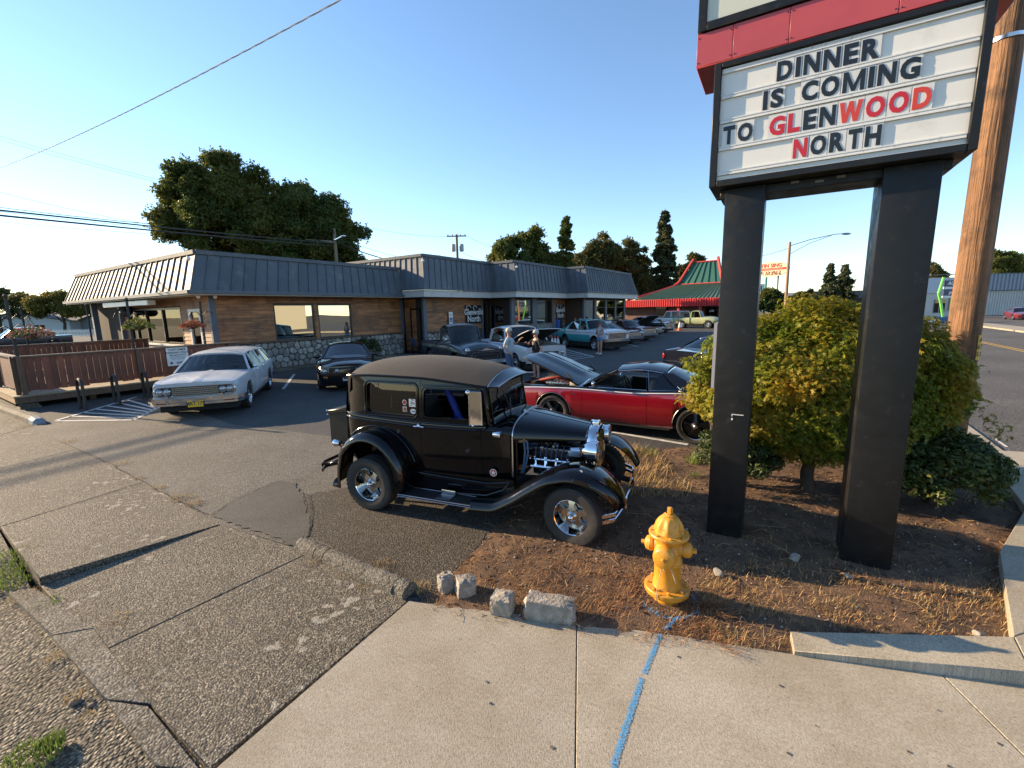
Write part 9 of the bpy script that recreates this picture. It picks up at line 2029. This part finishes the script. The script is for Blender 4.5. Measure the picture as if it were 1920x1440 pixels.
lr = empty('low_roof_building', (62, 96, 0), 0, 'low building with dark grey roof seen between the sign posts', 'building'); mb = MB(); mb.box(0, 22, 0, 14, 0, 3.4); mb.build('wall', M('dark_brown_wall', (.07, .06, .055), .8), lr); mb = MB(); mb.prism([(-1, 3.4), (23, 3.4), (21, 5.0), (2, 5.0)], -.6, 14, 'y'); mb.build('roof', M('slate_roof', (.10, .11, .13), .6), lr)  # wall is one even dark brown all over
siding_w = M('house_white', (.55, .60, .64), .6); siding_b = M('house_grey_blue', (.24, .29, .34), .6); roof_g = M('house_roof', (.16, .15, .15), .9)
def house(name, x0, x1, y, ze, zp, dep, wm, label, wins, porch=False):
 r = empty(name, (x0, y, -.6), 0, label, 'house'); w = x1 - x0; ze += .6; zp += .6; mb = MB(); mb.prism([(0, 0), (w, 0), (w, ze), (w * .42, zp), (0, ze)], 0, dep, 'y'); mb.build('wall', wm, r)
 n = int(ze / .22)
 for k in range(n): mb = MB(); mb.box(-.01, w + .01, -.035, -.002, k * .22, k * .22 + .19); mb.build('siding_board', wm, r)
 mb = MB()
 for a, b in (((-.4, ze - .16), (w * .42, zp + .04)), ((w * .42, zp + .04), (w + .4, ze - .16))): mb.prism([a, b, (b[0], b[1] + .16), (a[0], a[1] + .16)], -.4, dep + .4, 'y')
 mb.build('roof', roof_g, r)
 for a, b, c_, d_ in wins: mb = MB(); mb.box(a, b, -.07, -.036, c_, d_); f = mb.build('window', white_paint, r); mb = MB(); mb.box(a + .1, (a + b) / 2 - .04, -.09, -.071, c_ + .1, d_ - .1); mb.box((a + b) / 2 + .04, b - .1, -.09, -.071, c_ + .1, d_ - .1); mb.build('pane', dglass, f)
 if porch: mb = MB(); mb.box(w * .3, w + 1, -2.5, 0, ze - .15, ze + .05); mb.box(w * .34, w * .34 + .18, -2.3, -2.1, 0, ze); mb.box(w - .2, w, -2.3, -2.1, 0, ze); mb.build('porch', white_paint, r); mb = MB(); mb.box(w * .05, w * .05 + .8, 1, 1.7, ze, zp + .6); mb.build('chimney', brick_m, r)
house('white_house', -98, -80.5, 82, 2.1, 3.6, 9, siding_w, 'long white gabled house beyond the deck with small paired window', [(11.0, 13.0, 1.0, 2.1)])
house('grey_house', -80.2, -66.5, 84, 2.2, 3.9, 9, siding_b, 'grey blue house with white porch beyond the picket fence', [(6.5, 9.5, .9, 2.2), (2, 3, .9, 2.1)], True)
pf = empty('picket_fence', (-64.5, 62, -.25), 0, 'white picket fence in front of the two houses', 'fence')
for z in (.35, .85): mb = MB(); mb.box(0, 9.4, 0, .05, z, z + .09); mb.build('rail', white_paint, pf)
for k in range(48): mb = MB(); q = k * .2; mb.prism([(q, .06), (q + .1, .06), (q + .1, 1.1), (q + .05, 1.2), (q, 1.1)], -.03, -.002, 'y'); mb.build('picket', white_paint, pf)
tag(sheet('side_street', [(-140, 40), (-28, 22), (-20, 30), (-60, 60), (-140, 90)], -.09, road_mat), kind='structure'); tag(sheet('lawn', [(-140, 66), (-50, 60), (-40, 90), (-140, 120)], -.12, M('lawn_green', (.07, .10, .025), .9, var=.5, vscale=.8)), kind='structure')
ob = empty('roadside_building', RD(27, -12), radians(57), 'pale commercial building across the road opposite the restaurant', 'building'); mb = MB(); mb.box(0, 52, -10, 0, -.1, 5.2); mb.build('wall', M('pale_stucco', (.36, .34, .28), .8), ob); mb = MB(); mb.box(-.5, 52.5, .0, .9, 4.5, 5.4); mb.build('eave', M('dark_eave', (.05, .05, .05), .6), ob)
for k in range(6): mb = MB(); mb.box(4 + k * 8, 6 + k * 8, .0, .05, .2, 3.4); mb.build('window', dglass, ob)
